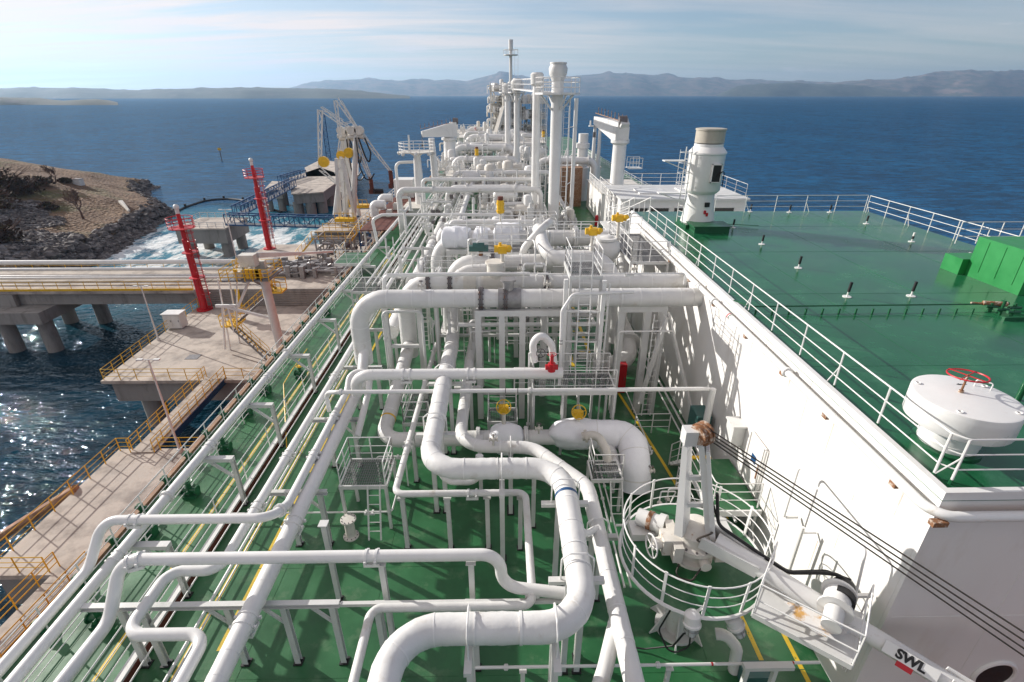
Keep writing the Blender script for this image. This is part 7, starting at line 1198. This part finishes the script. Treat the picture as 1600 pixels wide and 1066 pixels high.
# dolphins and blue truss bridges
t = slab('mooring_dolphin', 'square concrete dolphin with railings at the left end of the blue bridge', [(-63.5, 99), (-53.5, 99), (-53.5, 109), (-63.5, 109)], QZ, 3.0); piles(t, [(-62, 101), (-55, 101), (-62, 107), (-55, 107)], QZ-3, 1.0); yrail('grey green railing round the dolphin at the left end of the blue bridge', [V(-53.8, 108.6, QZ), V(-63.2, 108.6, QZ), V(-63.2, 99.4, QZ), V(-53.8, 99.4, QZ)], 1.6, m='offwhite', r=.05)
def truss(label, a, b_, w=1.8, h=2.0, m='blue'):
    a = Vector(a); b_ = Vector(b_); t = thing('truss_bridge', label, 'footbridge', (a+b_)/2); s = (b_-a).cross(V(0, 0, 1)).normalized()*w/2; mb = MB(); n = max(4, int((b_-a).length/2))
    for k in (-1, 1):
        for z in (0, h): mb.bar(a+s*k+V(0, 0, z), b_+s*k+V(0, 0, z), .22)
    obj('chords', mb, m, t, smooth=False); base = None
    mb = MB()
    for i in range(n+1):
        c = a.lerp(b_, i/n)
        for k in (-1, 1):
            mb.bar(c+s*k, c+s*k+V(0, 0, h), .13)
            if i < n: c2_ = a.lerp(b_, (i+1)/n); mb.bar(c+s*k+V(0, 0, h if i % 2 else 0), c2_+s*k+V(0, 0, 0 if i % 2 else h), .09)
        mb.bar(c-s+V(0, 0, h), c+s+V(0, 0, h), .12)
    obj('lattice', mb, m, t, smooth=False); mb = MB(); mb.bar(a+V(0, 0, .1), b_+V(0, 0, .1), w-.25, .06); obj('walkway', mb, 'grating', t, smooth=False); return t
truss('long blue truss footbridge running across to the loading arms', p(357, 350, QZ+.2), p(548, 356, QZ+.2)+V(1.5, 0, 0)); truss('second blue truss footbridge slanting away toward the far dolphins', p(372, 337, QZ+.4), p(458, 291, QZ+.4)); truss('small far blue truss footbridge near the head of the jetty', p(440, 287, QZ), p(475, 276, QZ))
A = p(420, 300, QZ)
t = slab('mooring_dolphin', 'pale concrete dolphin at the end of the second blue bridge', [tuple(p(u, v, QZ))[:2] for u, v in ((455, 303), (505, 300), (540, 275), (500, 262), (452, 278))], QZ, 2.8); piles(t, [tuple(p(u, v, QZ))[:2] for u, v in ((462, 299), (482, 299), (500, 297), (512, 288), (525, 280))], QZ-2.8, 1.3)
t = slab('mooring_dolphin', 'small flat dolphin behind the second blue bridge', [tuple(p(u, v, QZ))[:2] for u, v in ((412, 297), (440, 297), (446, 284), (425, 283))], QZ, 2.4); piles(t, [tuple(p(u, v, QZ))[:2] for u, v in ((416, 295), (436, 295), (440, 287))], QZ-2.4, 1.0)
t = slab('mooring_dolphin', 'farthest concrete jetty head with a low parapet beyond the loading arms', [tuple(p(u, v, QZ))[:2] for u, v in ((478, 276), (560, 275), (560, 256), (500, 250), (476, 262))], QZ, 2.8); piles(t, [tuple(p(u, v, QZ))[:2] for u, v in ((484, 275), (500, 275), (515, 275), (530, 275))], QZ-2.8, 1.5)
t = slab('mooring_platform', 'concrete base platform under the loading arms', [(-34, 92), (-18, 92), (-18, 112), (-34, 112)], QZ+1, 2.8); piles(t, [(-32, 94), (-20, 94), (-32, 110), (-20, 110)], QZ-1.8, 1.0)
# loading arms
def arm(label, Y, pts_main, riser, weights, couple=None):
    t = thing('loading_arm', label, 'loading arm', riser[0]); mb = MB(); mb.sweep([riser[0], riser[1]], [.55, .42], 14); obj('riser', mb, 'offwhite', t); mb = MB()
    for a, b_, w in pts_main:
        e = (b_-a).normalized().cross(V(0, 1, 0)).normalized()*w*.55; mb.bar(a+e, b_+e*.5, w*.32); mb.bar(a-e, b_-e*.5, w*.32); n_ = max(3, int((b_-a).length/1.3)); [mb.bar(a.lerp(b_, k/n_)+e*(1 if k % 2 else -1)*.9, a.lerp(b_, (k+1)/n_)+e*(-1 if k % 2 else 1)*.8, w*.16) for k in range(n_)]
    obj('arm_beams', mb, 'offwhite', t, smooth=False)
    for c, w in weights: mb = MB(); mb.cyl(c-V(0, .4, 0), c+V(0, .4, 0), w, 16); mb.box(tuple(c-V(w*.8, .5, w*.3)), tuple(c+V(w*.8, .5, w*.3))); obj('counterweight', mb, 'yellow', t)
    mb = MB(); c = riser[1]; [mb.cyl(c+V(dx_, -.6, .1), c+V(dx_, .6, .1), .75, 12) for dx_ in (-.6, .6)]; mb.cyl(c+V(-1.4, 0, -.9), c+V(1.3, 0, -.9), .4, 10); obj('swivel', mb, 'aged', t)
    mb = MB(); mb.sweep(curve([c+V(.5, -.7, -1), c+V(1.3, -.9, -4), c+V(1.9, -.9, -5.5), c+V(2.4, -.9, -3.5), c+V(1.6, -.8, -1)], .6), .14, 6); mb.sweep(curve([c+V(0, -.7, -1), c+V(.2, -.9, -6), c+V(1.2, -.9, -9), c+V(2.6, -.9, -7)], .8), .12, 6); obj('hose', mb, 'black', t)
    if couple: mb = MB(); c = couple; mb.cyl(c+V(0, 0, 1.6), c+V(.1, 0, -1.4), .38, 10); mb.box(tuple(c+V(-.5, -.4, -1.5)), tuple(c+V(.7, .4, -.7))); obj('coupler', mb, 'red_oxide', t); mb = MB(); mb.cyl(c+V(.4, -.5, -1), c+V(1.9, .5, -1.2), .5, 10); obj('coupler_flange', mb, 'black', t)
    return t
Y = 97
arm('nearest loading arm with its apex highest above the water', Y, [(q(526, 155, Y), q(560, 203, Y), .55), (q(524, 157, Y), q(532, 215, Y), .5), (q(532, 157, Y), q(556, 196, Y), .3), (q(560, 205, Y), q(612, 270, Y), .55), (q(552, 205, Y), q(580, 278, Y), .45), (q(562, 200, Y), q(590, 240, Y), .2), (q(532, 190, Y), q(548, 200, Y), .4), (q(530, 195, Y), q(552, 190, Y), .3)], (V(-28.3, Y, QZ+1), q(556, 205, Y)), [(q(545, 239, Y), .85)], q(611, 281, Y))
Y = 100
arm('middle loading arm with its tip hanging toward the ship manifold', Y, [(q(533, 215, Y), q(526, 262, Y), .5), (q(526, 262, Y), q(534, 300, Y), .5), (q(541, 200, Y), q(533, 232, Y), .6), (q(545, 205, Y), q(577, 277, Y), .45), (q(536, 205, Y), q(541, 285, Y), .4)], (V(-30.5, Y, QZ+1), q(542, 208, Y)), [(q(533, 243, Y), .8)], q(580, 290, Y))
Y = 105
arm('folded loading arm on the left with a yellow counterweight near the water', Y, [(q(500, 172, Y), q(500, 262, Y), .75), (q(500, 170, Y), q(533, 194, Y), .6), (q(500, 264, Y), q(530, 290, Y), .6), (q(503, 168, Y), q(536, 188, Y), .3)], (V(-34.0, Y, QZ+1), q(538, 205, Y)), [(q(506, 253, Y), 1.0)])
mb = MB(); Y = 150
a0, a1 = q(514, 250, Y), q(504, 176, Y); a2 = q(508, 252, Y)
for o1 in (V(-.6, 0, 0), V(.6, 0, 0)): mb.bar(a0+o1, a1+o1*.7, .16)
for k in range(14): f, g = k/14, (k+1)/14; s = 1 if k % 2 else -1; mb.bar(a0.lerp(a1, f)+V(.6*s, 0, 0), a0.lerp(a1, g)+V(-.6*s, 0, 0), .11); mb.bar(a0.lerp(a1, f)+V(-.6, 0, 0), a0.lerp(a1, f)+V(.6, 0, 0), .1)
o = obj('lattice_mast', mb, 'blue', smooth=False); tag(o, 'dark blue lattice mast standing behind the loading arms', 'mast')
for u, v, y, l in ((540, 343, 95, 'yellow machinery platform low on the loading arm base'), (562, 322, 100, 'second yellow landing between the loading arms')):
    a = q(u, v, y); mb = MB(); mb.box(tuple(a-V(1.8, .8, .3)), tuple(a+V(1.8, .8, .3))); o = obj('arm_landing', mb, 'yellow', smooth=False); tag(o, l, 'landing'); mb = MB(); [mb.cyl(a+V(x_, -.8, .3), a+V(x_, -.8, 1.3), .05, 5) for x_ in (-1.7, -.8, 0, .8, 1.7)]; mb.cyl(a+V(-1.7, -.8, 1.3), a+V(1.7, -.8, 1.3), .05, 5); obj('rail', mb, 'yellow', o)
t = thing('arm_tower', 'white steel column frame supporting the loading arms', 'tower', (-29, 98, QZ+1)); mb = MB(); [mb.bar(V(x_, 98+y_, QZ+1), V(x_*.35-18.9, 98+y_, 4), .55) for x_ in (-30.5, -27.5) for y_ in (-1.5, 1.5)]; [mb.bar(V(-30.3, 96.5, z_), V(-28.0, 96.5, z_+1.6), .2) for z_ in (-6, -3.5, -1, 1.5)]; obj('legs', mb, 'offwhite', t, smooth=False)
